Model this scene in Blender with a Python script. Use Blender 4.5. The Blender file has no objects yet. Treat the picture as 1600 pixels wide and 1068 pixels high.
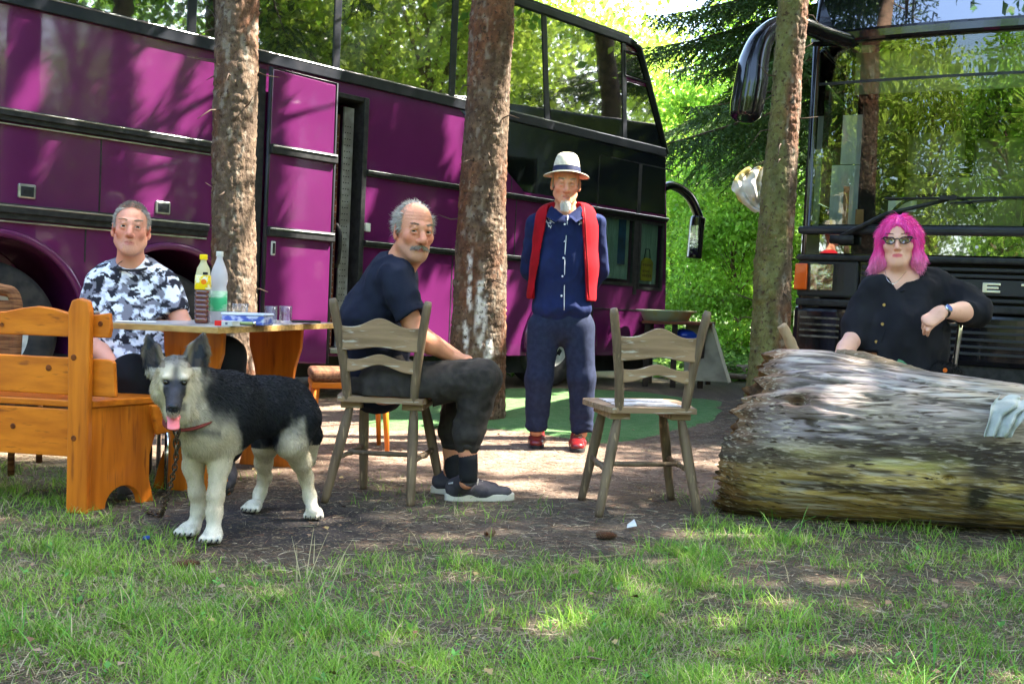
import bpy, math, random
import numpy as np
from mathutils import Matrix, Vector
SC=bpy.context.scene; COL=SC.collection
rng=np.random.default_rng(7); random.seed(7)
V=lambda *a: np.array(a,float)
# ------------------------------------------------------------------ camera
F=1650.; PT=math.atan(71/1650); RL=math.radians(2.0); CAM=V(0,0,.92)
FW=V(0,math.cos(PT),-math.sin(PT)); _r=V(1,0,0); _u=np.cross(_r,FW)
RT=_r*math.cos(RL)+_u*math.sin(RL); UP=-_r*math.sin(RL)+_u*math.cos(RL)
cd=bpy.data.cameras.new("camera"); cam=bpy.data.objects.new("camera",cd); COL.objects.link(cam)
m=Matrix.Identity(4)
for i in range(3): m[i][0]=RT[i]; m[i][1]=UP[i]; m[i][2]=-FW[i]; m[i][3]=CAM[i]
cam.matrix_world=m; cd.sensor_width=36; cd.lens=F/1600*36; cd.clip_end=2000; cd.clip_start=.05
SC.camera=cam
# ------------------------------------------------------------------ sky, sun, exposure
SUN_AZ=V(.93,.19); SUN_AZ/=np.linalg.norm(SUN_AZ); SUN_EL=math.radians(51)
SUN=V(SUN_AZ[0]*math.cos(SUN_EL),SUN_AZ[1]*math.cos(SUN_EL),math.sin(SUN_EL))
w=bpy.data.worlds.new("World"); SC.world=w; w.use_nodes=True
nt=w.node_tree; bg=nt.nodes['Background']; sky=nt.nodes.new('ShaderNodeTexSky')
sky.sky_type='NISHITA'; sky.sun_disc=False; sky.sun_elevation=SUN_EL
sky.sun_rotation=math.atan2(SUN[0],SUN[1]); sky.air_density=1.0; sky.dust_density=2.5
nt.links.new(sky.outputs[0],bg.inputs[0]); bg.inputs[1].default_value=.15
sl=bpy.data.lights.new("sun",'SUN'); so=bpy.data.objects.new("sun",sl); COL.objects.link(so)
sl.energy=4.1; sl.angle=math.radians(.5); sl.color=(1,.94,.84)
so.rotation_euler=Vector(-SUN).to_track_quat('-Z','Y').to_euler()
SC.view_settings.view_transform='Standard'; SC.view_settings.look='None'
SC.view_settings.exposure=3.3; SC.view_settings.gamma=1
SC.cycles.max_bounces=8; SC.cycles.transparent_max_bounces=12
# ------------------------------------------------------------------ picture measurements -> places
def ray(px,py): return FW+RT*(px-800)/F-UP*(py-534)/F
def W(px,py,y): d=ray(px,py); return CAM+d*(y/d[1])
def G(px,py,z=0.): d=ray(px,py); return CAM+d*((z-CAM[2])/d[2])
def proj(p):
    q=np.asarray(p,float)-CAM; z=q@FW; z=np.where(np.abs(z)<1e-6,1e-6,z)
    return 800+F*(q@RT)/z, 534-F*(q@UP)/z
def unit(v): v=np.asarray(v,float); return v/(np.linalg.norm(v)+1e-12)
# ------------------------------------------------------------------ numpy noise
def _h(i,j,k,s):
    n=(i*374761393+j*668265263+k*2147483647%4294967291+s*974634777).astype(np.int64)
    n=(n^(n>>13))*1274126177; n&=0xffffffff; n^=n>>16
    return (n&0xffff)/65535.
def vn(p,s=0):
    p=np.asarray(p,float); i=np.floor(p).astype(np.int64); f=p-i; f=f*f*(3-2*f)
    x,y,z=i[...,0],i[...,1],i[...,2]; r=0
    for a in (0,1):
        for b in (0,1):
            for c in (0,1):
                wt=(f[...,0] if a else 1-f[...,0])*(f[...,1] if b else 1-f[...,1])*(f[...,2] if c else 1-f[...,2])
                r=r+wt*_h(x+a,y+b,(z+c)*7919,s)
    return r*2-1
def fbm(p,s=0,o=4):
    r=0;a=1;t=0
    for k in range(o): r=r+a*vn(np.asarray(p)*2**k,s+k*13); t+=a; a*=.5
    return r/t
def sstep(a,b,x): t=np.clip((x-a)/(b-a),0,1); return t*t*(3-2*t)
# ------------------------------------------------------------------ materials
def _set(b,k,v):
    if k in b.inputs: b.inputs[k].default_value=v
MATS={}
def M(name,col=(.5,.5,.5),rough=.6,col2=None,ns=8.,lo=.4,hi=.6,stretch=(1,1,1),bump=0,bs=60.,bstretch=None,metal=0,coat=0,sss=0,attr=None,trans=0,spec=.22,detail=5,col3=None,ns3=30.,lo3=.55,hi3=.7,sheen=0,transl=0,alpha=1,ior=1.45):
    if name in MATS: return MATS[name]
    m=bpy.data.materials.new(name); MATS[name]=m; m.use_nodes=True; t=m.node_tree; b=t.nodes['Principled BSDF']; N=t.nodes.new; L=t.links.new
    _set(b,'Base Color',(*col,1)); _set(b,'Roughness',rough); _set(b,'Metallic',metal); _set(b,'Coat Weight',coat); _set(b,'Coat Roughness',.05)
    _set(b,'Subsurface Weight',sss); _set(b,'Subsurface Radius',(.012,.005,.003)); _set(b,'Subsurface Scale',1.); _set(b,'Transmission Weight',trans); _set(b,'Specular IOR Level',spec); _set(b,'Sheen Weight',sheen); _set(b,'Alpha',alpha); _set(b,'IOR',ior)
    tc=N('ShaderNodeTexCoord')
    def tex(sc,st,dt=detail):
        mp=N('ShaderNodeMapping'); mp.inputs['Scale'].default_value=st; L(tc.outputs['Object'],mp.inputs[0])
        n=N('ShaderNodeTexNoise'); n.inputs['Scale'].default_value=sc; n.inputs['Detail'].default_value=dt; L(mp.outputs[0],n.inputs[0]); return n
    cs=None
    if attr:
        a=N('ShaderNodeAttribute'); a.attribute_name=attr; cs=a.outputs['Color']
    def mixin(cs,c,sc,l,h,st):
        n=tex(sc,st); r=N('ShaderNodeMapRange'); r.inputs[1].default_value=l; r.inputs[2].default_value=h; L(n.outputs[0],r.inputs[0])
        x=N('ShaderNodeMix'); x.data_type='RGBA'; L(r.outputs[0],x.inputs[0])
        if cs is None: x.inputs[6].default_value=(*col,1)
        else: L(cs,x.inputs[6])
        x.inputs[7].default_value=(*c,1); return x.outputs[2]
    if col2 is not None: cs=mixin(cs,col2,ns,lo,hi,stretch)
    if col3 is not None: cs=mixin(cs,col3,ns3,lo3,hi3,stretch)
    if cs is not None: L(cs,b.inputs['Base Color'])
    if bump:
        n=tex(bs,bstretch or stretch,6); bm=N('ShaderNodeBump'); bm.inputs['Strength'].default_value=1.; bm.inputs['Distance'].default_value=bump; L(n.outputs[0],bm.inputs['Height']); L(bm.outputs[0],b.inputs['Normal'])
    if transl:
        o=t.nodes['Material Output']; tr=N('ShaderNodeBsdfTranslucent'); mx=N('ShaderNodeMixShader'); mx.inputs[0].default_value=transl
        if cs is not None: L(cs,tr.inputs[0])
        else: tr.inputs[0].default_value=(*col,1)
        L(b.outputs[0],mx.inputs[1]); L(tr.outputs[0],mx.inputs[2]); L(mx.outputs[0],o.inputs[0])
    return m
def glass(name,tint=(.8,.85,.85),refl=.1,rough=.0,wav=0.0):
    if name in MATS: return MATS[name]
    m=bpy.data.materials.new(name); MATS[name]=m; m.use_nodes=True; t=m.node_tree; t.nodes.clear(); N=t.nodes.new; L=t.links.new
    o=N('ShaderNodeOutputMaterial'); g=N('ShaderNodeBsdfGlossy'); g.inputs['Roughness'].default_value=rough; tr=N('ShaderNodeBsdfTransparent'); tr.inputs[0].default_value=(*tint,1)
    fr=N('ShaderNodeLayerWeight'); fr.inputs[0].default_value=.5; pw=N('ShaderNodeMath'); pw.operation='POWER'; pw.inputs[1].default_value=4.; L(fr.outputs['Facing'],pw.inputs[0]); ma=N('ShaderNodeMath'); ma.operation='ADD'; ma.inputs[1].default_value=refl; ma.use_clamp=True; L(pw.outputs[0],ma.inputs[0])
    mx=N('ShaderNodeMixShader'); L(ma.outputs[0],mx.inputs[0]); L(tr.outputs[0],mx.inputs[1]); L(g.outputs[0],mx.inputs[2]); L(mx.outputs[0],o.inputs[0])
    if wav:
        tc=N('ShaderNodeTexCoord'); n=N('ShaderNodeTexNoise'); n.inputs['Scale'].default_value=1.3; L(tc.outputs['Object'],n.inputs[0]); bm=N('ShaderNodeBump'); bm.inputs['Distance'].default_value=wav; L(n.outputs[0],bm.inputs['Height']); L(bm.outputs[0],g.inputs['Normal'])
    return m
# ------------------------------------------------------------------ objects
def root(name,label,cat,loc=(0,0,0),rz=0,group=None,mat=None):
    o=bpy.data.objects.new(name,None); COL.objects.link(o); o.empty_display_size=.1
    if mat is not None: o.matrix_world=mat
    else: o.location=loc; o.rotation_euler=(0,0,rz)
    o['label']=label; o['category']=cat
    if group: o['group']=group
    o['_m']=1; del o['_m']
    return o
def tag(o,label=None,cat=None,group=None,kind=None):
    if label: o['label']=label
    if cat: o['category']=cat
    if group: o['group']=group
    if kind: o['kind']=kind
    return o
def rootm(o):
    m=Matrix.Identity(4)
    while o is not None: m=o.matrix_basis@m; o=o.parent
    return m
def mk(name,verts,faces,mats,parent=None,smooth=True,world=False,mi=None,color=None,bevel=0,seg=2,cname='Col',loc=None):
    verts=np.asarray(verts,float).reshape(-1,3)
    if world and parent is not None:
        mi_=np.array(rootm(parent).inverted()); verts=verts@mi_[:3,:3].T+mi_[:3,3]
    if loc is not None: verts=verts-np.asarray(loc,float)
    me=bpy.data.meshes.new(name)
    if isinstance(faces,np.ndarray):
        k=faces.shape[1]; nf=len(faces)
        me.vertices.add(len(verts)); me.vertices.foreach_set('co',verts.astype(np.float32).ravel())
        me.loops.add(nf*k); me.loops.foreach_set('vertex_index',faces.astype(np.int32).ravel())
        me.polygons.add(nf); me.polygons.foreach_set('loop_start',np.arange(0,nf*k,k,dtype=np.int32))
        try: me.polygons.foreach_set('loop_total',np.full(nf,k,dtype=np.int32))
        except Exception: pass
        me.update(calc_edges=True); me.validate()
    else:
        me.from_pydata([tuple(v) for v in verts],[],[tuple(int(i) for i in f) for f in faces]); me.update()
    if not isinstance(mats,(list,tuple)): mats=[mats]
    for q in mats: me.materials.append(q)
    if mi is not None: me.polygons.foreach_set('material_index',np.asarray(mi,dtype=np.int32))
    if smooth: me.polygons.foreach_set('use_smooth',np.ones(len(me.polygons),dtype=bool))
    if color is not None:
        a=me.color_attributes.new(cname,'FLOAT_COLOR','POINT'); c=np.ones((len(verts),4),np.float32); c[:,:3]=color; a.data.foreach_set('color',c.ravel())
    o=bpy.data.objects.new(name,me); COL.objects.link(o)
    if parent is not None: o.parent=parent
    if loc is not None: o.location=loc
    if bevel:
        b=o.modifiers.new('bevel','BEVEL'); b.width=bevel; b.segments=seg; b.limit_method='ANGLE'; b.angle_limit=math.radians(40)
    return o
class MB:
    def __init__(s): s.v=[]; s.f=[]; s.m=[]; s.c=0; s.n=0
    def add(s,v,f):
        v=np.asarray(v,float).reshape(-1,3); s.v.append(v)
        for q in f: s.f.append(tuple(i+s.n for i in q)); s.m.append(s.c)
        s.n+=len(v); return s
    def mat(s,i): s.c=i; return s
    def box(s,c,d,R=None):
        x,y,z=[k/2 for k in d]
        v=np.array([[-x,-y,-z],[x,-y,-z],[x,y,-z],[-x,y,-z],[-x,-y,z],[x,-y,z],[x,y,z],[-x,y,z]],float)
        if R is not None: v=v@np.asarray(R).T
        return s.add(v+np.asarray(c,float),[(0,3,2,1),(4,5,6,7),(0,1,5,4),(1,2,6,5),(2,3,7,6),(3,0,4,7)])
    def bx(s,x0,x1,y0,y1,z0,z1): return s.box(((x0+x1)/2,(y0+y1)/2,(z0+z1)/2),(abs(x1-x0),abs(y1-y0),abs(z1-z0)))
    def tube(s,path,r,n=12,cap=True,flat=1.,up=None):
        P=np.asarray(path,float); K=len(P); r=np.broadcast_to(np.asarray(r,float),(K,)); v=[]
        T=np.gradient(P,axis=0); T/=np.linalg.norm(T,axis=1)[:,None]+1e-9
        u=np.cross(T[0],up if up is not None else (V(0,0,1) if abs(T[0][2])<.9 else V(1,0,0))); u=unit(u)
        for i in range(K):
            u=unit(u-T[i]*(u@T[i])); w_=np.cross(T[i],u)
            a=np.linspace(0,2*math.pi,n,endpoint=False); v.append(P[i]+r[i]*(np.cos(a)[:,None]*u+flat*np.sin(a)[:,None]*w_))
        f=[(i*n+j,i*n+(j+1)%n,(i+1)*n+(j+1)%n,(i+1)*n+j) for i in range(K-1) for j in range(n)]
        if cap: f.append(tuple(range(n-1,-1,-1))); f.append(tuple((K-1)*n+j for j in range(n)))
        return s.add(np.concatenate(v),f)
    def lathe(s,prof,c=(0,0,0),n=24,R=None,cap=True):
        a=np.linspace(0,2*math.pi,n,endpoint=False); v=np.array([[r*math.cos(t),r*math.sin(t),z] for r,z in prof for t in a])
        if R is not None: v=v@np.asarray(R).T
        K=len(prof); f=[(i*n+j,i*n+(j+1)%n,(i+1)*n+(j+1)%n,(i+1)*n+j) for i in range(K-1) for j in range(n)]
        if cap: f.append(tuple(range(n-1,-1,-1))); f.append(tuple((K-1)*n+j for j in range(n)))
        return s.add(v+np.asarray(c,float),f)
    def prism(s,pts,o,ax,ay,an,th):
        # outline pts (a,b) in plane o+a*ax+b*ay, extruded th along an
        o,ax,ay,an=[np.asarray(q,float) for q in (o,ax,ay,an)]; n=len(pts)
        b=np.array([o+p[0]*ax+p[1]*ay for p in pts]); t=b+an*th
        return s.add(np.concatenate([b,t]),[tuple(range(n-1,-1,-1)),tuple(range(n,2*n))]+[(i,(i+1)%n,n+(i+1)%n,n+i) for i in range(n)])
    def build(s,name,mats,parent=None,smooth=False,**k): return mk(name,np.concatenate(s.v),s.f,mats,parent,smooth,mi=s.m,**k)
def autosmooth(o,ang=40):
    me=o.data; 
    try:
        me.polygons.foreach_set('use_smooth',np.ones(len(me.polygons),dtype=bool)); me.set_sharp_from_angle(angle=math.radians(ang))
    except Exception: pass
    return o
def boolcut(o,cutters):
    for c in cutters:
        b=o.modifiers.new('b','BOOLEAN'); b.operation='DIFFERENCE'; b.solver='EXACT'; b.object=c
    dg=bpy.context.evaluated_depsgraph_get(); dg.update()
    me=bpy.data.meshes.new_from_object(o.evaluated_get(dg)); o.modifiers.clear(); o.data=me
    for c in cutters: bpy.data.objects.remove(c)
    return o
def copytree(o,parent=None):
    c=o.copy(); COL.objects.link(c); c.parent=parent
    for ch in [q for q in bpy.data.objects if q.parent==o]: copytree(ch,c)
    return c
def wob(path,n=12):  # catmull-ish resample
    P=np.asarray(path,float); t=np.linspace(0,len(P)-1,n*(len(P)-1)+1); out=[]
    for q in t:
        i=min(int(q),len(P)-2); f=q-i; p0=P[max(i-1,0)];p1=P[i];p2=P[i+1];p3=P[min(i+2,len(P)-1)]
        out.append(.5*((2*p1)+(-p0+p2)*f+(2*p0-5*p1+4*p2-p3)*f*f+(-p0+3*p1-3*p2+p3)*f**3))
    return np.array(out)
# ------------------------------------------------------------------ implicit surfaces
class S:
    def __init__(s): s.ops=[]
    def op(s,fn,c,r,k=.02,mode=0): s.ops.append((fn,np.asarray(c,float),float(r),k,mode)); return s
    def cap(s,a,b,ra,rb=None,k=.02,mode=0):
        a=np.asarray(a,float); b=np.asarray(b,float); rb=ra if rb is None else rb; ba=b-a; L=ba@ba+1e-12
        def fn(p):
            h=np.clip((p-a)@ba/L,0,1); return np.linalg.norm(p-a-h[:,None]*ba,axis=1)-(ra+(rb-ra)*h)
        return s.op(fn,(a+b)/2,math.sqrt(L)/2+max(ra,rb),k,mode)
    def chain(s,pts,rs,k=.02,mode=0):
        for i in range(len(pts)-1): s.cap(pts[i],pts[i+1],rs[i],rs[i+1],k,mode)
        return s
    def ecap(s,a,b,wa,ta,wb,tb,side,k=.02,mode=0):
        # capsule with elliptic section: half-width w along side, half-thickness t across
        a=np.asarray(a,float); b=np.asarray(b,float); ba=b-a; L=ba@ba+1e-12; d=ba/math.sqrt(L); sd=np.asarray(side,float); sd=unit(sd-d*(sd@d)); nn=np.cross(d,sd)
        def fn(p):
            q=p-a; t=(q@ba)/L; h=np.clip(t,0,1); q=q-h[:,None]*ba; w_=wa+(wb-wa)*h; th=ta+(tb-ta)*h; ww=(w_+th)/2
            x=q@sd/w_; y=q@nn/th; z=q@d/ww; k0=np.sqrt(x*x+y*y+z*z)+1e-9; k1=np.sqrt((x/w_)**2+(y/th)**2+(z/ww)**2)+1e-9
            return k0*(k0-1)/k1
        return s.op(fn,(a+b)/2,math.sqrt(L)/2+max(wa,wb,ta,tb),k,mode)
    def ell(s,c,r,R=None,k=.02,mode=0):
        c=np.asarray(c,float); r=np.asarray(r,float); Rm=None if R is None else np.asarray(R)
        def fn(p):
            q=p-c
            if Rm is not None: q=q@Rm
            k0=np.linalg.norm(q/r,axis=1)+1e-9; k1=np.linalg.norm(q/r**2,axis=1)+1e-9; return k0*(k0-1)/k1
        return s.op(fn,c,r.max(),k,mode)
    def box(s,c,h,R=None,rd=.01,k=.02,mode=0):
        c=np.asarray(c,float); h=np.asarray(h,float); Rm=None if R is None else np.asarray(R)
        def fn(p):
            q=p-c
            if Rm is not None: q=q@Rm
            q=np.abs(q)-h+rd; return np.linalg.norm(np.maximum(q,0),axis=1)+np.minimum(q.max(axis=1),0)-rd
        return s.op(fn,c,np.linalg.norm(h),k,mode)
    def plane(s,c,n,k=.01,mode=1):
        c=np.asarray(c,float); n=unit(n); return s.op(lambda p:(p-c)@n,c,99,k,mode)
    def __call__(s,p,pad=.08):
        d=np.full(len(p),9.)
        for fn,c,r,k,mode in s.ops:
            if r<50:
                q=p-c; mk_=np.einsum('ij,ij->i',q,q)<(r+pad+k)**2
                if not mk_.any(): continue
                P=p[mk_]
            else: mk_=slice(None); P=p
            e=fn(P); a=d[mk_]
            if mode==0:
                h=np.maximum(k-np.abs(a-e),0)/k; d[mk_]=np.minimum(a,e)-h*h*k*.25
            elif mode==1: # subtract
                e=-e; h=np.maximum(k-np.abs(a-e),0)/k; d[mk_]=np.maximum(a,e)+h*h*k*.25
        return d
def mesh_sdf(f,h=.006,disp=None,lo=None,hi=None):
    if lo is None:
        a=[(c-r,c+r) for fn,c,r,k,mo in f.ops if mo==0 and r<50]; lo=np.min([q[0] for q in a],0)-.02; hi=np.max([q[1] for q in a],0)+.02
    lo=np.asarray(lo,float); hi=np.asarray(hi,float)
    B=8; nb=np.ceil((hi-lo)/(h*B)).astype(int); N=nb*B+1; D=np.full(N,9.,np.float32)
    bc=np.stack(np.meshgrid(*[np.arange(n) for n in nb],indexing='ij'),-1).reshape(-1,3)
    cen=lo+(bc+.5)*h*B; rad=h*B*.87; dc=f(cen,pad=rad*1.6)
    dm=.03 if disp else .01
    g=np.stack(np.meshgrid(*[np.arange(B+1)]*3,indexing='ij'),-1).reshape(-1,3)
    ins=dc<-(rad*1.25+dm)
    for q in bc[ins]: D[q[0]*B:q[0]*B+B+1,q[1]*B:q[1]*B+B+1,q[2]*B:q[2]*B+B+1]=-9
    near=(~ins)&(dc<rad*1.25+dm)
    blocks=bc[near]
    for s0 in range(0,len(blocks),600):
        q=blocks[s0:s0+600]; idx=(q[:,None,:]*B+g[None]).reshape(-1,3); p=lo+idx*h
        d=f(p,pad=h*4+.02)
        if disp is not None:
            nr=np.abs(d)<.06
            if nr.any(): d[nr]+=disp(p[nr])
        D[idx[:,0],idx[:,1],idx[:,2]]=d
    sg=D<0; cnt=np.zeros(N-1,np.int8)
    cs=[(a,b,c) for a in(0,1) for b in(0,1) for c in(0,1)]
    sl_=lambda a,n: slice(a,n-1+a)
    for a,b,c in cs: cnt+=sg[sl_(a,N[0]),sl_(b,N[1]),sl_(c,N[2])]
    act=np.argwhere((cnt>0)&(cnt<8))
    vid=np.full(N-1,-1,np.int32); vid[act[:,0],act[:,1],act[:,2]]=np.arange(len(act))
    acc=np.zeros((len(act),3)); n_=np.zeros(len(act))
    for a,b,c in cs:
        for ax in range(3):
            if (a,b,c)[ax]: continue
            e=[a,b,c]; e2=list(e); e2[ax]=1
            d0=D[act[:,0]+e[0],act[:,1]+e[1],act[:,2]+e[2]]; d1=D[act[:,0]+e2[0],act[:,1]+e2[1],act[:,2]+e2[2]]
            mk_=(d0<0)!=(d1<0); t=np.zeros(len(act)); t[mk_]=(d0[mk_]/(d0[mk_]-d1[mk_])); pt=np.array(e,float)[None]+np.zeros((len(act),3)); pt[:,ax]+=t
            acc[mk_]+=pt[mk_]; n_[mk_]+=1
    vs=lo+(act+acc/n_[:,None])*h
    F_=[]
    for ax in range(3):
        o=[(0,1,2),(1,2,0),(2,0,1)][ax]; s0=[slice(0,None)]*3
        a=[slice(None)]*3; b=[slice(None)]*3; a[ax]=slice(0,-1); b[ax]=slice(1,None)
        x0=sg[tuple(a)]; x1=sg[tuple(b)]; ed=np.argwhere(x0!=x1)
        ok=(ed[:,o[1]]>0)&(ed[:,o[2]]>0)&(ed[:,o[1]]<N[o[1]]-1)&(ed[:,o[2]]<N[o[2]]-1); ed=ed[ok]
        fl=sg[ed[:,0],ed[:,1],ed[:,2]]
        def cell(du,dv):
            q=ed.copy(); q[:,o[1]]-=du; q[:,o[2]]-=dv; return vid[q[:,0],q[:,1],q[:,2]]
        Q=np.stack([cell(1,1),cell(0,1),cell(0,0),cell(1,0)],1)
        Q[~fl]=Q[~fl][:,::-1]; F_.append(Q)
    Q=np.concatenate(F_); Q=Q[(Q>=0).all(1)]
    return vs,Q
def vnormals(v,f):
    n=np.zeros_like(v); fn=np.cross(v[f[:,2]]-v[f[:,0]],v[f[:,3]]-v[f[:,1]])
    for i in range(4): np.add.at(n,f[:,i],fn)
    return n/(np.linalg.norm(n,axis=1)[:,None]+1e-12)
def strands(p,d,ln,wd,droop=0,seg=3,side=None):
    # p base, d direction (unit), ln length, wd width -> tapering ribbons (n strands)
    n=len(p); ln=np.broadcast_to(ln,(n,)); wd=np.broadcast_to(wd,(n,))
    if side is None:
        side=np.cross(d,rng.normal(size=(n,3))); side/=np.linalg.norm(side,axis=1)[:,None]+1e-9
    dr=np.asarray(droop); vs=[]; 
    if dr.ndim==0: drv=np.zeros((n,3)); drv[:,2]=-float(dr)
    else: drv=np.broadcast_to(dr,(n,3))
    for i in range(seg+1):
        t=i/seg; c=p+d*(ln*t)[:,None]+drv*(ln*t*t)[:,None]; w_=(wd*(1-.92*t)**.8)[:,None]*side*.5
        vs+= [c-w_,c+w_]
    v=np.stack(vs,1).reshape(-1,3); K=2*(seg+1); b=(np.arange(n)*K)[:,None,None]; q=np.array([[2*i,2*i+1,2*i+3,2*i+2] for i in range(seg)])[None]
    return v,(b+q).reshape(-1,4),np.repeat(np.arange(n),K)
# ================================================================== GROUND
def py_bound(px):
    return np.interp(px,[-400,0,130,250,330,480,620,780,900,1060,1110,1250,1600,2200],[760,748,790,800,852,868,852,862,880,822,800,828,856,870])
def gmask(x,y):
    """0..1 how grassy the ground is"""
    P=np.stack([x,y,0*x],-1); px,py=proj(P); yy=np.where(y<1,1,y)
    b=py_bound(px); n=fbm(P*2.2,3); n2=fbm(P*7,9,3)
    g=sstep(-14,22,py-b+n*26)
    g=np.where(y<2.2,1,g)
    bare=np.exp(-((py-905-(px-1300)*.06)/26)**2)*sstep(1060,1140,px)
    g=g*(1-.75*bare)
    g=g*(.32+.68*sstep(-.25,.22,n+.6*n2))
    back=.10*sstep(0,.4,n)+.45*sstep(10.5,13,y)
    left=.5*np.exp(-((py-735)/40)**2)*sstep(330,200,px)
    return np.clip(np.maximum(g,np.maximum(back,left)*(y>4.2)),0,1)
def axis(a,b,s,big):
    q=np.arange(a,b,s); e=[]
    st=s
    while (e[-1] if e else b)<big: st*=1.35; e.append((e[-1] if e else b)+st)
    l=[]; st=s
    while (l[-1] if l else a)>-big: st*=1.35; l.append((l[-1] if l else a)-st)
    return np.concatenate([l[::-1],q,e])
def gz(x,y):
    P=np.stack([x,y,0*x],-1); return fbm(P*1.1,21,3)*.012+fbm(P*9,22,2)*.004*sstep(8,3,y)
ax_=axis(-3.6,4.2,.03,400); ay_=axis(2.0,9.0,.03,400)
X,Y=np.meshgrid(ax_,ay_,indexing='ij'); Z=gz(X,Y)
nx,ny=X.shape; vid=np.arange(nx*ny).reshape(nx,ny)
Fq=np.stack([vid[:-1,:-1],vid[1:,:-1],vid[1:,1:],vid[:-1,1:]],-1).reshape(-1,4)
vx=X.ravel(); vy=Y.ravel(); Pg=np.stack([vx,vy,0*vx],-1); gm=gmask(vx,vy)
px_,py_=proj(Pg); px_=np.where(vy<.5,800,px_)
n1=fbm(Pg*3,31)[:,None]; n2=fbm(Pg*14,33,3)[:,None]
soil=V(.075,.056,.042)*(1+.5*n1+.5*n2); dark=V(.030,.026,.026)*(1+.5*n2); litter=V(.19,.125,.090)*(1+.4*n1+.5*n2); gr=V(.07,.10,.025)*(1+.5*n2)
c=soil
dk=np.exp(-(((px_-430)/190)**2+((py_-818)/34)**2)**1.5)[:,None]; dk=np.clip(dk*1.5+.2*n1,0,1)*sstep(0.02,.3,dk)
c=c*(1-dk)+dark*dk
lt=(sstep(4.7,5.6,vy+n1[:,0]*.4)*sstep(2.5,.2,vx)) [:,None]; c=c*(1-lt)+litter*lt
fa=sstep(12,14,vy)[:,None]; c=c*(1-fa)+V(.06,.075,.03)*fa
c=c*(1-gm[:,None]*.7)+gr*gm[:,None]*.7
gmat=M('ground',(.1,.08,.06),.95,col2=(.16,.13,.09),ns=90,lo=.56,hi=.66,attr='Col',bump=.012,bs=70,col3=(.02,.017,.014),ns3=45,lo3=.6,hi3=.72)
g=mk('ground',np.stack([vx,vy,Z.ravel()],-1),Fq,gmat,color=np.clip(c,0.004,1)); tag(g,kind='structure')
# carpet
def carpet():
    pts=[(600,622),(700,610),(850,606),(1000,612),(1080,622),(1128,628),(1118,655),(1060,672),(990,690),(935,693),(872,684),(780,672),(690,668),(600,672),(560,655)]
    q=np.array([G(*p)[:2] for p in pts]); q=wob(np.vstack([np.c_[q,0*q[:,0]],[*q[0],0]]),5)[:-1,:2]; q=q+.05*np.stack([vn(np.c_[q*5,q[:,0]*0],1),vn(np.c_[q*5,q[:,0]*0],2)],-1)+.02*np.stack([vn(np.c_[q*17,q[:,0]*0],3),vn(np.c_[q*17,q[:,0]*0],4)],-1)
    c=q.mean(0); v=[];f=[];R=14; n=len(q)
    for i in range(R+1):
        t=i/R; p=c+(q-c)*t; z=.014+gz(p[:,0],p[:,1])+.008*fbm(np.c_[p*2.5,p[:,0]*0],5,3)-(.02 if i==R else 0); v.append(np.c_[p,z])
    f=[((i)*n+j,(i)*n+(j+1)%n,(i+1)*n+(j+1)%n,(i+1)*n+j) for i in range(R) for j in range(n)]
    f=[a[::-1] for a in f]
    return mk('carpet',np.concatenate(v),f,M('carpet',(.085,.19,.060),.95,col2=(.13,.22,.09),ns=14,lo=.4,hi=.65,bump=.006,bs=260,col3=(.03,.09,.02),ns3=150,lo3=.5,hi3=.7),smooth=True)
tag(carpet(),'green artificial turf carpet lying on the soil behind the chairs','carpet')
# grass
def grassmesh(name,N,x0,x1,y0,y1,hmin,hmax,dens,wd,col,seg=3,lean=.55,mat='grass'):
    y=y0+(y1-y0)*rng.random(N)**1.15; hw=(.52*y+.75); x=rng.uniform(-1,1,N)*hw; x=np.clip(x,x0,x1)
    k=rng.random(N)<dens(x,y); x=x[k];y=y[k]; n=len(x)
    P=np.stack([x,y,0*x],-1); cl=fbm(P*6,41,3); hf=(.55+.8*sstep(-.35,.5,cl))
    ln=rng.uniform(hmin,hmax,n)*hf; a=rng.uniform(0,2*np.pi,n); bend=rng.uniform(.1,1,n)**1.0*lean*1.6
    d=np.stack([np.cos(a)*bend,np.sin(a)*bend,np.ones(n)],-1); d/=np.linalg.norm(d,axis=1)[:,None]
    dr=np.stack([np.cos(a)*.35,np.sin(a)*.35,-.35*bend-.05],-1)
    sd=np.stack([-np.sin(a),np.cos(a),0*a],-1)+rng.normal(size=(n,3))*.3; sd/=np.linalg.norm(sd,axis=1)[:,None]
    v,f,ix=strands(np.stack([x,y,gz(x,y)-.004],-1),d,ln,wd*rng.uniform(.6,1.3,n),dr,seg,sd)
    hue=fbm(P*1.6,55,3)*.5+rng.normal(size=n)*.35; t=sstep(-.6,.9,hue)[:,None]; cc=np.array(col[0])*(1-t)+np.array(col[1])*t
    dry=rng.random(n)<(.15+.30*(cl<-.2)); cc[dry]=V(.44,.37,.22)*rng.uniform(.6,1.2,(dry.sum(),1))
    return mk(name,v,f,M(mat,(.1,.2,.05),.5,attr='Col',transl=.3),color=cc[ix],smooth=True)
tag(grassmesh('grass',290000,-3.4,4.2,2.05,5.2,.020,.068,lambda x,y:gmask(x,y)**1.3,.0036,[(.11,.26,.025),(.36,.54,.08)]),'short green meadow grass of the foreground','grass',kind='stuff')
tag(grassmesh('tall_grass',11000,-3.4,4.2,2.05,5.2,.08,.15,lambda x,y:gmask(x,y)*sstep(.1,.45,fbm(np.stack([x,y,0*x],-1)*2.6,77,3)),.0046,[(.09,.28,.04),(.28,.50,.09)],seg=4,lean=.5),'longer arching grass blades in tufts','grass',kind='stuff')
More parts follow.
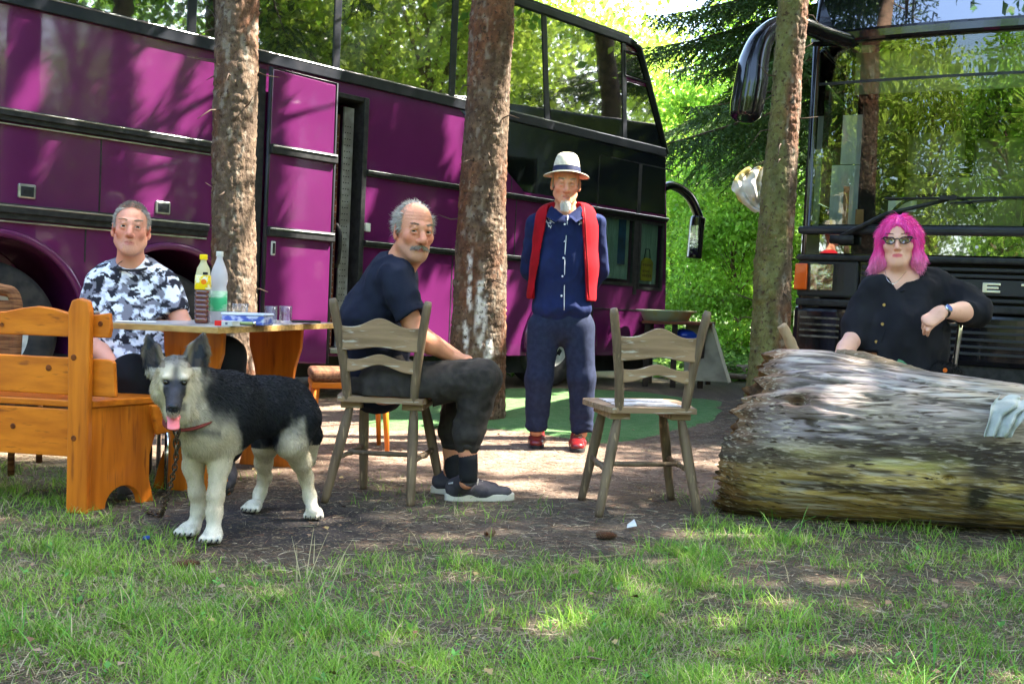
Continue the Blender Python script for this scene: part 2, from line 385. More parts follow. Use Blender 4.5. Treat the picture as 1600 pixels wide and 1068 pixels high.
# dead grass and needle litter lying on the soil
def litter_mesh():
    N=90000; y=2.2+8*rng.random(N)**1.6; x=rng.uniform(-1,1,N)*(.52*y+.2); n=N
    a=rng.uniform(0,2*np.pi,n); d=np.stack([np.cos(a),np.sin(a),rng.uniform(-.02,.22,n)],-1)
    ln=rng.uniform(.015,.07,n); cc=np.array([[.28,.20,.13],[.44,.36,.25],[.15,.10,.07],[.22,.12,.08]])[rng.integers(0,4,n)]*rng.uniform(.6,1.2,(n,1))
    px,py=proj(np.stack([x,y,0*x],-1)); dk=(((px-430)/190)**2+((py-818)/34)**2)<1; keep=~(dk&(rng.random(n)<.85)); x,y,d,ln,cc=x[keep],y[keep],d[keep],ln[keep],cc[keep]
    v,f,ix=strands(np.stack([x,y,gz(x,y)+.003],-1),d,ln,rng.uniform(.0012,.0028,len(x)),.08,2)
    return mk('dry_litter',v,f,M('litter',(.2,.15,.1),.8,attr='Col'),color=cc[ix])
tag(litter_mesh(),'dry straw and spruce needles strewn over the bare soil','litter',kind='stuff')
def leafquads(p,d,nrm,ln,wd,fold=.25):
    n=len(p); s=np.cross(d,nrm); s/=np.linalg.norm(s,axis=1)[:,None]+1e-9; ln=np.broadcast_to(ln,(n,))[:,None]; wd=np.broadcast_to(wd,(n,))[:,None]
    v=np.stack([p,p+d*ln*.45+s*wd*.5+nrm*wd*fold,p+d*ln,p+d*ln*.45-s*wd*.5+nrm*wd*fold],1).reshape(-1,3)
    f=np.arange(n*4).reshape(n,4); return v,f,np.repeat(np.arange(n),4)
def rdir(n): q=rng.normal(size=(n,3)); return q/np.linalg.norm(q,axis=1)[:,None]
def fallen():
    N=230; y=2.4+5.2*rng.random(N)**1.3; x=rng.uniform(-1,1,N)*(.5*y); a=rng.uniform(0,6.28,N)
    d=np.stack([np.cos(a),np.sin(a),rng.uniform(0,.3,N)],-1); nn=np.stack([rng.normal(size=N)*.3,rng.normal(size=N)*.3,np.ones(N)],-1); nn/=np.linalg.norm(nn,axis=1)[:,None]
    sz=rng.uniform(.012,.034,N); v,f,ix=leafquads(np.stack([x,y,gz(x,y)+.012+.012*(y<4)],-1),d,nn,sz,sz*.75,.2)
    cc=np.array([[.27,.17,.10],[.34,.25,.11],[.17,.09,.05],[.30,.20,.13]])[rng.integers(0,4,N)]*rng.uniform(.6,1.1,(N,1))
    return mk('fallen_leaves',v,f,M('litter'),color=cc[ix],smooth=False)
tag(fallen(),'scattered dry brown and yellow leaves on the ground','leaf',kind='stuff')
def weeds():
    vs=[];fs=[];cs=[];n0=0
    def plant(x,y,k,ln,wd,col,up=.5):
        nonlocal n0
        a=rng.uniform(0,6.28,k); d=np.stack([np.cos(a),np.sin(a),rng.uniform(.1,up*2,k)],-1); d/=np.linalg.norm(d,axis=1)[:,None]
        nn=np.stack([-np.cos(a)*.5,-np.sin(a)*.5,np.ones(k)],-1); nn/=np.linalg.norm(nn,axis=1)[:,None]; L=ln*rng.uniform(.6,1.2,k)
        v,f,ix=leafquads(np.stack([x+0*a,y+0*a,gz(np.full(k,x),np.full(k,y))+.01+rng.uniform(0,.03,k)],-1),d,nn,L,L*wd,.12); vs.append(v);fs.append(f+n0);n0+=len(v);cs.append(np.repeat(np.array(col)[None]*rng.uniform(.7,1.3,(k,1)),4,0))
    for i in range(120):
        y=2.3+2.2*rng.random(); x=rng.uniform(-1,1)*.5*y
        if gmask(np.array([x]),np.array([y]))[0]<.3: continue
        plant(x,y,rng.integers(3,7),rng.uniform(.012,.028),rng.uniform(.35,.7),(.12,.30,.06))
    for px,py in [(400,935),(640,995),(1420,900),(860,1000),(1010,1040),(250,1030),(505,985),(700,600),(712,606),(765,600),(800,590),(820,597),(850,592)]:
        q=G(px,py); plant(q[0],q[1],8,.032*q[1]/2.8,.28,(.14,.34,.06),.7)
    for i in range(0): pass
    return mk('weeds',np.concatenate(vs),np.concatenate(fs),M('grass'),color=np.concatenate(cs))
tag(weeds(),'small broad leafed weeds growing among the grass','weeds',kind='stuff')
def cover():
    N=26000; y=rng.uniform(12.5,26,N); x=.14*y+rng.uniform(0,1,N)*.16*y; z=np.abs(rng.normal(size=N))*.10+.12*sstep(14,20,y)
    d=rdir(N); d[:,2]=np.abs(d[:,2])*.4; nn=rdir(N); nn[:,2]=np.abs(nn[:,2])+1.; nn/=np.linalg.norm(nn,axis=1)[:,None]; s=rng.uniform(.06,.13,N)
    v,f,ix=leafquads(np.stack([x,y,z],-1),d,nn,s,s*.7,.1); cc=np.array([.16,.30,.05])*rng.uniform(.5,1.4,(N,1))
    return mk('undergrowth',v,f,M('grass'),color=cc[ix],smooth=False)
tag(cover(),'low sunlit leafy undergrowth between the two buses','undergrowth',kind='stuff')
# ================================================================== PURPLE BUS
O1,A1=None,None
_g=W(1040,480,12.2)
def bmat(org,fx,tilt):
    x=unit([fx[0],fx[1],0]); y=np.cross([0,0,1],x); z=V(0,0,1); x2=x*math.cos(tilt)-z*math.sin(tilt); z2=x*math.sin(tilt)+z*math.cos(tilt)
    m=Matrix.Identity(4)
    for i in range(3): m[i][0]=x2[i];m[i][1]=y[i];m[i][2]=z2[i];m[i][3]=org[i]
    return m
B1=root('purple_bus','purple double decker coach with dark upper windows and an open side door','bus',mat=bmat((_g[0],12.2,0),(.685,.728),.015))
PUR=M('purple_paint',(.118,.014,.086),.24,col2=(.092,.011,.068),ns=1.2,lo=.3,hi=.7,coat=.9,bump=.0022,bs=1.4,metal=.1,col3=(.17,.03,.13),ns3=400,lo3=.62,hi3=.75)
BLK=M('black_gloss',(.006,.006,.008),.10,coat=.45,bump=.0015,bs=1.5,spec=.3)
RUB=M('black_rubber',(.016,.016,.017),.5,bump=.0006,bs=80,col2=(.03,.03,.03),ns=20)
TRM=M('dark_trim',(.018,.02,.026),.3,col2=(.03,.03,.036),ns=6,bump=.0005,bs=40)
ALU=M('aluminium_trim',(.45,.45,.45),.3,metal=.9,col2=(.3,.3,.3),ns=12)
GLD=M('tinted_glass',(.006,.008,.008),.015,ior=3.0,bump=.0012,bs=1.1,spec=.5,coat=1.)
DRK=M('dark_inside',(.012,.012,.012),.8,col2=(.02,.02,.02))
WHT=M('white_plastic',(.6,.6,.58),.4,col2=(.5,.5,.48),ns=20)
def cutbox(x0,x1,y0,y1,z0,z1,par,mat=None): return MB().bx(x0,x1,y0,y1,z0,z1).build('cut',mat or DRK,par)
def cutcyl(x,z,r,y0,y1,par):
    a=np.linspace(0,2*math.pi,48,endpoint=False); return MB().prism([(x+r*math.cos(t),z+r*math.sin(t)) for t in a[::-1]],(0,y0,0),(1,0,0),(0,0,1),(0,1,0),y1-y0).build('cut',DRK,par)
def bus1():
    par=B1
    prof=[(-12,.30),(-12,3.55),(-11.8,3.74),(-.95,3.74),(-.76,3.68),(-.16,2.58),(-.08,1.9),(-.02,1.0),(0,.30)]
    body=MB().prism(prof[::-1],(0,0,0),(1,0,0),(0,0,1),(0,1,0),2.5).build('body',[PUR],par)
    cuts=[cutcyl(-7.45,.5,.59,-.1,.75,par),cutcyl(-6.22,.5,.59,-.1,.75,par),cutcyl(-1.85,.42,.52,-.1,.75,par),cutbox(-4.82,-4.50,-.1,1.3,.36,2.44,par),cutbox(-1.22,-.68,-.1,.45,1.09,1.80,par),cutbox(-.57,-.14,-.1,.45,1.06,1.79,par)]
    bpy.context.view_layer.update(); boolcut(body,cuts)
    if len(body.data.materials)<2: body.data.materials.append(DRK)
    bv=body.modifiers.new('bv','BEVEL'); bv.width=.03; bv.segments=3; bv.limit_method='ANGLE'; bv.angle_limit=math.radians(50)
    autosmooth(body,30)
    # upper black front panel (painted) and roof edge
    MB().prism([(-3.42,2.57),(-3.0,2.24),(-2.5,1.91),(-.12,1.91),(-.17,2.57)][::-1],(0,-.006,0),(1,0,0),(0,0,1),(0,1,0),.02).build('black_front_panel',GLD,par,bevel=.004)
    MB().bx(-12,-.92,-.035,.12,3.66,3.74).bx(-12,-.95,-.02,.3,3.73,3.77).build('roof_rail',TRM,par,bevel=.012)
    MB().tube([(-.93,-.02,3.70),(-.78,-.02,3.66),(-.55,-.015,3.28),(-.17,-.01,2.6)],.035,8).build('roof_rail',TRM,par,smooth=True)
    # windows of the upper deck
    xs=[-12,-10.0,-8.6,-7.43,-6.13,-4.83,-3.53,-2.28,-1.0]
    for i in range(len(xs)-1):
        x0,x1=xs[i]+.03,xs[i+1]-.03; sh=.14 if i==6 else 0; s0=.14 if i==7 else 0
        pts=[(x0-0 +s0*.6,2.66),(x1+sh*.6+(.1 if i==7 else 0),2.66),(x1-sh*.4-(.07 if i==7 else 0),3.66),(x0-s0*.6,3.66)]
        MB().prism(pts[::-1],(0,-.010,0),(1,0,0),(0,0,1),(0,1,0),.012).build('upper_window',GLD,par,bevel=.003)
    for i,x in enumerate(xs[1:]):
        sl=[0,0,0,0,0,0,.12,.1][i]; MB().prism([(x-.035+sl*.5,2.64),(x+.035+sl*.5,2.64),(x+.035-sl*.5,3.67),(x-.035-sl*.5,3.67)][::-1],(0,-.020,0),(1,0,0),(0,0,1),(0,1,0),.012).build('window_pillar',TRM,par,bevel=.004)
    MB().prism([(-.92,2.66),(-.24,2.66),(-.55,3.27),(-.98,3.27)][::-1],(0,-.010,0),(1,0,0),(0,0,1),(0,1,0),.012).build('front_upper_window',GLD,par,bevel=.003)
    qw=MB().prism([(-1.0,3.34),(-.58,3.34),(-.76,3.58),(-1.03,3.56)][::-1],(0,-.012,0),(1,0,0),(0,0,1),(0,1,0),.012).build('quarter_window',GLD,par,bevel=.003)
    MB().tube([(-1.01,-.02,3.32),(-.56,-.02,3.32),(-.75,-.02,3.60),(-1.04,-.02,3.58),(-1.01,-.02,3.32)],.012,6).build('frame',TRM,qw)
    MB().bx(-12,-.17,-.035,.02,2.56,2.65).mat(1).bx(-12,-.17,-.040,-.0,2.640,2.652).build('window_sill_trim',[TRM,ALU],par,bevel=.006)
    # rub rails
    def rail(x0,x1,z,h,dbl=0):
        b=MB().bx(x0,x1,-.035,.0,z-h/2,z+h/2).bx(x0,x1,-.052,-.03,z-h*.12,z+h*.40); b.mat(1).bx(x0,x1,-.056,-.048,z+h*.28,z+h*.40)
        if dbl: b.bx(x0,x1,-.022,0,z-h/2-.022,z-h/2-.010)
        b.build('rub_rail',[RUB,ALU],par,bevel=.005)
    rail(-12,-5.56,1.86,.085,1); rail(-4.48,-.1,1.85,.05); rail(-12,-5.95,1.245,.10,1); rail(-4.48,-1.36,1.255,.055)
    for x,z0,z1 in [(-6.77,1.30,1.80),(-3.42,.3,1.22),(-2.68,1.9,2.55),(-8.4,1.3,1.8),(-6.86,.95,1.2),(-3.3,1.28,1.82),(-2.6,1.28,1.82)]: MB().bx(x-.005,x+.005,-.003,.01,z0,z1).build('panel_seam',RUB,par)
    for a in ((-1.36,-1.345,-.006,.01,.3,2.42),(-.66,-.60,-.008,.01,.98,2.42),(-1.34,-.03,-.006,.01,2.42,2.435),(-1.34,-.03,-.006,.01,.80,.81)): MB().bx(*a).build('panel_seam',RUB,par)
    MB().bx(-5.9,-4.95,-.004,.01,.36,1.19).build('shadow_gap',RUB,par)
    # wheel arch rims, wheels
    for cx,cz,R in [(-7.45,.5,.59),(-6.22,.5,.59),(-1.85,.42,.52)]:
        a=np.linspace(-.15,math.pi+.15,30); MB().tube([(cx+(R+.015)*math.cos(t),-.012,cz+(R+.015)*math.sin(t)) for t in a],.03,8,flat=1).build('wheel_arch',PUR,par,smooth=True)
    TY=M('tyre',(.022,.022,.024),.75,bump=.002,bs=30,col2=(.045,.042,.04),ns=10)
    HUB=M('wheel_paint',(.55,.54,.50),.4,col2=(.35,.33,.30),ns=9)
    for cx in (-7.45,-6.22,-1.85):
        w_=root('wheel','',''); del w_['label']; del w_['category']; w_.parent=par; w_.location=(cx,.10,.45)
        RX=np.array([[1,0,0],[0,0,1],[0,-1,0]],float)
        MB().lathe([(.27,.0),(.30,-.02),(.42,-.025),(.462,.0),(.475,.04),(.475,.22),(.45,.27),(.27,.28)],n=56,R=RX@np.diag([1,1,1]),cap=False).build('tyre',TY,w_,smooth=True)
        MB().lathe([(.02,.035),(.09,.035),(.10,.06),(.15,.07),(.25,.035),(.275,.0),(.29,-.008),(.295,.03),(.27,.06),(.1,.12)],n=48,R=RX,cap=True).build('rim',HUB,w_,smooth=True)
        for k in range(10):
            a=k*math.pi/5; c,s=math.cos(a),math.sin(a); MB().box((.205*c,.048,.205*s),(.045,.02,.065),R=[[c,0,-s],[0,1,0],[s,0,c]]).build('rim_slot',RUB,w_,bevel=.006)
    # latches
    for x,z in [(-7.26,1.385),(-6.30,1.375)]:
        l=MB().bx(x-.058,x+.058,-.012,.01,z-.048,z+.048).build('hatch_handle',ALU,par,bevel=.01); MB().bx(x-.042,x+.042,-.016,-.01,z-.034,z+.030).build('recess',TRM,l,bevel=.003); MB().bx(x-.026,x+.026,-.019,-.012,z-.018,z+.010).build('catch',RUB,l,bevel=.002)
    MB().bx(-4.46,-4.405,-.02,.0,1.36,1.43).bx(-4.49,-4.465,-.012,0,1.365,1.425).build('keypad',WHT,par,bevel=.004)
    # open door leaf
    d=root('side_door','',''); del d['label']; del d['category']; d.parent=par
    MB().prism([(-5.52,.27),(-4.88,.24),(-4.89,2.50),(-5.50,2.52)][::-1],(0,-.115,0),(1,0,0),(0,0,1),(0,1,0),.045).build('door_panel',PUR,d,bevel=.015,seg=3)
    MB().tube([(-5.505,-.105,.27),(-5.505,-.105,2.52),(-4.885,-.105,2.51),(-4.875,-.105,.25)],.016,8).build('door_seal',TRM,d,smooth=True)
    for z in (1.905,1.275):
        MB().bx(-5.50,-4.87,-.15,-.11,z-.04,z+.035).mat(1).bx(-5.49,-4.88,-.158,-.145,z+.01,z+.026).build('rub_rail',[RUB,ALU],d,bevel=.006)
    h=MB().bx(-5.455,-5.415,-.125,-.11,1.09,1.20).build('door_handle',WHT,d,bevel=.008); MB().bx(-5.445,-5.425,-.130,-.12,1.105,1.185).build('recess',RUB,h)
    MB().bx(-5.60,-5.53,-.08,-.0,.3,2.5).build('door_gap_strip',RUB,par)
    # doorway
    MB().bx(-4.83,-4.80,-.02,.3,.36,2.44).bx(-4.53,-4.48,-.03,.2,.36,2.47).bx(-4.83,-4.48,-.02,.2,2.43,2.47).build('door_frame',RUB,par,bevel=.006)
    GP=M('grey_panel',(.30,.30,.30),.6,col2=(.18,.17,.16),ns=9); BP=M('brown_panel',(.12,.035,.02),.7,col2=(.06,.02,.015),ns=12)
    hb=MB().bx(-4.66,-4.56,.07,.09,.36,2.38); hb.mat(1)
    for i in range(34):
        for x in (-4.645,-4.62,-4.595): hb.bx(x-.004,x+.004,.066,.072,.5+i*.052,.508+i*.052)
    hb.build('inner_panel',[GP,DRK],par); MB().bx(-4.80,-4.53,.55,.60,2.0,2.43).build('inner_panel',GP,par); hb=MB().bx(-4.80,-4.72,.05,.07,.36,2.3); hb.mat(1)
    for i in range(34):
        for x in (-4.785,-4.76,-4.735): hb.bx(x-.004,x+.004,.046,.052,.4+i*.052,.408+i*.052)
    hb.build('inner_panel',[BP,GP],par)
    MB().tube(wob([(-4.69,.08,1.05),(-4.70,.02,1.1),(-4.70,.01,1.3),(-4.69,.08,1.4)],5),.016,8).build('grab_handle',RUB,par,smooth=True)
    MB().bx(-4.80,-4.5,-.05,.3,.33,.37).build('door_step',ALU,par,bevel=.004)
    # lower front windows with curtains
    CUR=M('curtain',(.50,.56,.50),.9,col2=(.36,.42,.38),ns=5,stretch=(8,1,1)); BLU=M('blue_cloth',(.02,.09,.25),.9,col2=(.01,.05,.15),ns=6)
    GLT=glass('clear_bus_glass',(.75,.85,.82),.10,.01)
    for x0,x1,z0,z1 in [(-1.22,-.68,1.09,1.80),(-.57,-.14,1.06,1.79)]:
        w_=MB().bx(x0,x1,.004,.010,z0,z1).build('lower_window',GLT,par)
        MB().bx(x0-.025,x0+.012,-.01,.02,z0-.02,z1+.02).bx(x1-.012,x1+.025,-.01,.02,z0-.02,z1+.02).bx(x0+.012,x1-.012,-.01,.02,z0-.02,z0+.012).bx(x0+.012,x1-.012,-.01,.02,z1-.012,z1+.02).build('frame',RUB,w_)
        n=30; xx=np.linspace(x0+.02,x1-.02,n); yy=.045+.012*np.sin(xx*70); v=[(a,b,c) for a,b in zip(xx,yy) for c in (z0+.05,z1)]
        mk('curtain',v,[(2*i,2*i+1,2*i+3,2*i+2) for i in range(n-1)],CUR,w_)
    MB().bx(-.93,-.80,.022,.027,1.3,1.79).build('blue_curtain',BLU,par)
    yb=MB().prism([(-.50,1.14),(-.28,1.14),(-.27,1.36),(-.33,1.40),(-.44,1.40),(-.49,1.36)][::-1],(0,.014,0),(1,0,0),(0,0,1),(0,1,0),.02).build('yellow_bag',M('yellow_plastic',(.75,.50,.01),.5,col2=(.55,.36,.01),ns=8),par,bevel=.01)
    MB().tube([(-.44,.022,1.39),(-.42,.022,1.50),(-.35,.022,1.50),(-.33,.022,1.39)],.006,6).build('handle',RUB,yb)
    t=MB()
    for r_,z in enumerate((1.32,1.25,1.20)):
        for k in range(5-r_%2): t.bx(-.47+k*.035,-.455+k*.035,.0115,.0135,z-.013,z+.013)
    t.build('print',M('brown_print',(.25,.08,.01),.6),yb)
    MB().tube([(-.98,-.012,.78),(-.98,-.03,.72),(-.95,-.03,.66),(-1.0,-.03,.62),(-1.02,-.012,.60)],.014,6).build('door_handle',RUB,par,smooth=True)
    MB().bx(-11.9,-.1,.15,2.4,.12,.31).build('underbody',DRK,par)
    # mirror
    pts=[W(1032,296,12.3),W(1050,290,12.35),W(1075,305,12.4),W(1090,335,12.4),W(1094,360,12.4)]
    MB().tube(wob(pts,6),[.085]*len(wob(pts,6)),12,flat=.6).build('mirror_arm',BLK,par,smooth=True,world=True)
    mm=MB().tube(wob([W(1091,338,12.4),W(1089,350,12.4),W(1087,372,12.4),W(1085,395,12.4),W(1084,404,12.4)],5),[.08]+[.13]*19+[.08],16,flat=.7).build('mirror',BLK,par,smooth=True,world=True)
    a=W(1079,352,12.24);b=W(1091,352,12.26);c_=W(1090,398,12.26);d_=W(1077,398,12.24)
    mk('mirror_glass',[a,b,c_,d_],[(0,1,2,3)],M('mirror_glass',(.8,.85,.85),.06,metal=1.,bump=.004,bs=8),mm,world=True,smooth=False)
bus1()
# ================================================================== DARK BUS
_g=W(1243,480,8.1)
B2=root('dark_bus','black double decker coach seen from the front, big windscreen above a louvred grille','bus',mat=bmat((_g[0],8.1,0),(.89,-.45),.01))
def bus2():
    par=B2
    body=MB().prism([(.05,.3),(.05,3.0),(.22,3.4),(12,3.4),(12,.3)],(0,0,0),(0,1,0),(0,0,1),(1,0,0),2.5).build('body',[BLK],par)
    cuts=[cutbox(.06,2.44,.0,3.2,1.50,2.89,par),cutbox(-.1,2.6,.35,1.6,1.75,2.7,par),cutbox(-.1,2.6,1.8,3.0,1.75,2.7,par)]
    bpy.context.view_layer.update(); boolcut(body,cuts)
    if len(body.data.materials)<2: body.data.materials.append(DRK)
    bv=body.modifiers.new('bv','BEVEL'); bv.width=.03; bv.segments=3; bv.limit_method='ANGLE'; bv.angle_limit=math.radians(50); autosmooth(body,30)
    def curve(x): return .10*(2*x/2.5-1)**2   # the front bulges gently towards the middle
    def strip(name,x0,x1,z0,z1,mat,y=0.,th=.03,n=24,parent=par,bev=.004,dy=0):
        v=[];xs=np.linspace(x0,x1,n)
        for x in xs:
            c=curve(x)+y
            v+=[(x,c,z0),(x,c+dy,z1),(x,c+dy+th,z1),(x,c+th,z0)]
        f=[]
        for i in range(n-1):
            a=4*i;b=a+4
            for k in range(4): f.append((a+k,b+k,b+(k+1)%4,a+(k+1)%4))
        f+= [(0,1,2,3),(4*n-1,4*n-2,4*n-3,4*n-4)]
        f=[q[::-1] for q in f]
        return mk(name,v,f,mat,parent,smooth=False,bevel=bev)
    strip('upper_windscreen',.04,2.46,2.99,3.38,GLD,-.03,dy=.14)
    bd=strip('brow_band',-.02,2.52,2.90,3.0,BLK,-.075,.1,bev=.025)
    ws=strip('windscreen',.05,2.45,1.55,2.90,glass('windscreen_glass',(.80,.84,.80),.055,.005,.004),-.03,.006,bev=0)
    strip('tint_band',.06,2.44,2.60,2.62,TRM,-.036,.003,bev=0)
    for x in (.0,2.44): strip('corner_pillar',x,x+.065,1.52,2.9,BLK,-.03,.1,n=3,bev=.02)
    strip('ledge',-.03,2.53,1.475,1.535,TRM,-.09,.1,bev=.02)
    fp=strip('front_panel',-.01,2.51,1.33,1.48,GLD,-.03,.05)
    MB().lathe([(.012,0),(.012,.006)],c=(1.24,curve(1.24)-.038,1.395),n=16,R=[[1,0,0],[0,0,1],[0,-1,0]]).build('washer_nozzle',WHT,fp)
    strip('ledge',-.03,2.53,1.275,1.32,RUB,-.075,.09,bev=.015)
    strip('grille_back',-.01,2.51,.95,1.28,DRK,.02,.05)
    GR=M('grey_plastic',(.030,.031,.033),.45,bump=.0008,bs=120)
    x0=.46
    for i,z in enumerate((1.235,1.19,1.145)): strip('grille_slat',x0,2.04,z-.013,z+.013,GR,-.04,.05,bev=.006)
    bnd=strip('letter_band',.46,2.04,1.055,1.165,GR,-.052,.03,bev=.004)
    for i,z in enumerate((1.02,.975)): strip('grille_slat',x0,2.04,z-.013,z+.013,GR,-.04,.05,bev=.006)
    for x0_ in (0,):
        h=strip('headlight',-.02,.44,1.0,1.275,GR,-.055,.09,n=8,bev=.02)
        y0=curve(.2)-.062
        MB().prism([(.09,1.055),(.31,1.055),(.325,1.075),(.325,1.225),(.31,1.245),(.09,1.245)],(0,y0,0),(1,0,0),(0,0,1),(0,1,0),.02).build('reflector',M('reflector',(.75,.72,.66),.12,metal=.9,bump=.012,bs=22,col2=(.35,.28,.2),ns=14),h)
        MB().prism([(.08,1.045),(.32,1.045),(.338,1.07),(.338,1.23),(.32,1.255),(.08,1.255)],(0,y0-.012,0),(1,0,0),(0,0,1),(0,1,0),.008).build('lens',glass('lens_glass',(.95,.95,.92),.06,.02),h)
        MB().prism([(-.035,1.05),(.065,1.05),(.065,1.25),(-.03,1.25)],(0,y0-.012,0),(1,0,0),(0,0,1),(0,1,0),.04).build('indicator',M('orange_lens',(.65,.09,.005),.2,bump=.002,bs=60,coat=.5),h,bevel=.01)
    strip('ledge',-.02,2.52,.93,.985,RUB,-.07,.1,bev=.012)
    bp=strip('bumper',-.04,2.54,.55,.93,BLK,-.05,.12,bev=.04)
    for z in (.84,.79,.745,.70): strip('bumper_slat',.02,.32,z-.008,z+.008,M('worn_slat',(.16,.14,.11),.5,col2=(.06,.05,.04),ns=14),-.066,.02,n=4,parent=bp,bev=.003)
    for i in range(5): strip('bumper_slat',.95,2.4,.83-i*.05,.85-i*.05,GR,-.066,.02,parent=bp,bev=.003)
    strip('lower_apron',-.0,2.5,.30,.56,RUB,-.01,.05)
    sp=strip('lettered_strip',.9,2.4,.41,.455,M('strip_dark',(.02,.02,.02),.4),-.03,.03,bev=.003)
    # lettering
    def text(s,x,z,size,mat,y,parent,ext=.004,sp=1.0):
        cu=bpy.data.curves.new('letters','FONT'); cu.body=s; cu.size=size; cu.extrude=ext; cu.space_character=sp
        o=bpy.data.objects.new('letters',cu); COL.objects.link(o); dg=bpy.context.evaluated_depsgraph_get()
        me=bpy.data.meshes.new_from_object(o.evaluated_get(dg)); bpy.data.objects.remove(o)
        me.materials.clear(); me.materials.append(mat); o=bpy.data.objects.new('letters',me); COL.objects.link(o); o.parent=parent
        o.location=(x,y,z); o.rotation_euler=(math.pi/2,0,0); return o
    CH=M('chrome_letters',(.80,.78,.68),.25,metal=.6)
    def letter(ch,x):
        b=MB(); w_=.115;h=.068;t=.02; z=1.077; y=curve(x)-.064
        def r(x0,x1,z0,z1): b.bx(x+x0*w_,x+x1*w_,y,y+.014,z+z0*h,z+z1*h)
        if ch=='E': r(0,.25,0,1);r(.25,1,0,.24);r(.25,.9,.38,.62);r(.25,1,.76,1)
        if ch=='T': r(0,1,.76,1);r(.38,.62,0,.76)
        if ch=='S': r(0,1,0,.24);r(.78,1,.24,.5);r(0,1,.38,.62);r(0,.22,.5,.8);r(0,1,.76,1)
        if ch=='R': r(0,.25,0,1);r(.25,1,.76,1);r(.25,1,.38,.60);r(.78,1,.55,.8);r(.6,.9,0,.38)
        if ch=='A': r(0,.25,0,1);r(.75,1,0,1);r(.25,.75,.76,1);r(.25,.75,.3,.5)
        b.build('letter',CH,bnd,bevel=.002)
    for k,ch in enumerate('SETRA'): letter(ch,1.295+(k-1)*.245)
    text('Reisebus-Setzer-Schmeiko GmbH  Tel.: 04791/92',1.0,.420,.036,M('grey_letters',(.35,.34,.30),.5),curve(1.6)-.045,sp)
    # interior
    CR=M('cream_panel',(.30,.28,.20),.8,col2=(.22,.21,.16),ns=4); OL=M('olive_seat',(.30,.27,.13),.9,col2=(.22,.2,.1),ns=5)
    MB().bx(.10,.32,.55,.57,1.55,2.06).bx(.12,.30,.8,.82,2.1,2.5).build('curtain',M('pale_curtain',(.62,.68,.62),.9,col2=(.5,.56,.5),ns=4,stretch=(6,1,1)),par)
    MB().bx(.33,.60,.45,1.2,1.53,2.55).build('cabin_wall',DRK,par,bevel=.02); MB().bx(.62,1.05,.9,1.0,2.02,2.36).bx(1.1,2.3,1.2,1.3,2.0,2.35).build('seat_back',CR,par,bevel=.04)
    MB().bx(.62,1.5,.8,1.1,1.55,2.0).build('seat',OL,par,bevel=.05); MB().bx(.3,2.4,.20,.22,2.55,2.86).build('sun_blind',M('sun_blind',(.28,.27,.17),.8,transl=.3),par)
    MB().bx(.1,2.4,.12,.5,1.50,1.56).build('dashboard',RUB,par,bevel=.015)
    MB().bx(.60,.80,.16,.165,1.66,1.74).build('paper_sheet',M('white_paper',(.7,.7,.66),.8),par); MB().bx(.27,.31,.16,.18,1.56,1.85).bx(.36,.42,.2,.22,1.56,1.68).build('wood_strip',M('light_wood',(.42,.22,.10),.7,col2=(.3,.15,.07),ns=12),par)
    MB().tube(wob([(.6,.13,1.60),(.72,.11,1.73),(.95,.1,1.78),(1.15,.11,1.73),(1.25,.13,1.62)],6),.014,8).build('steering_wheel',RUB,par,smooth=True)
    # wipers
    y=-.06
    w1=MB().tube([(1.04,y+.03,1.735),(.62,y-.02,1.62),(.30,y-.02,1.44)],[.012,.016,.024],8); w1.bx(.235,.40,y-.05,y,1.40,1.46); w1.build('wiper_arm',RUB,par,smooth=True,bevel=0)
    MB().tube([(.60,y+.02,1.738),(1.5,y-.02,1.74),(2.3,y+.02,1.74)],.008,6).bx(.98,1.09,y-.03,y,1.725,1.755).build('wiper_blade',RUB,par)
    MB().tube([(1.05,y-.02,1.70),(1.35,y-.02,1.725)],.008,6).build('wiper_arm',RUB,par)
    # mirror
    P_=[(1330,66,8.0),(1285,52,7.9),(1250,40,7.8),(1218,40,7.75),(1192,60,7.7),(1178,95,7.7),(1173,130,7.7),(1168,160,7.7),(1164,182,7.7),(1162,192,7.7)]
    rr=[.07,.075,.085,.09,.105,.135,.150,.150,.135,.06]
    q=wob([W(*p) for p in P_],5); r_=np.interp(np.linspace(0,1,len(q)),np.linspace(0,1,len(rr)),rr)
    MB().tube(q,r_,20,flat=.75).build('mirror',BLK,par,smooth=True,world=True)
bus2()
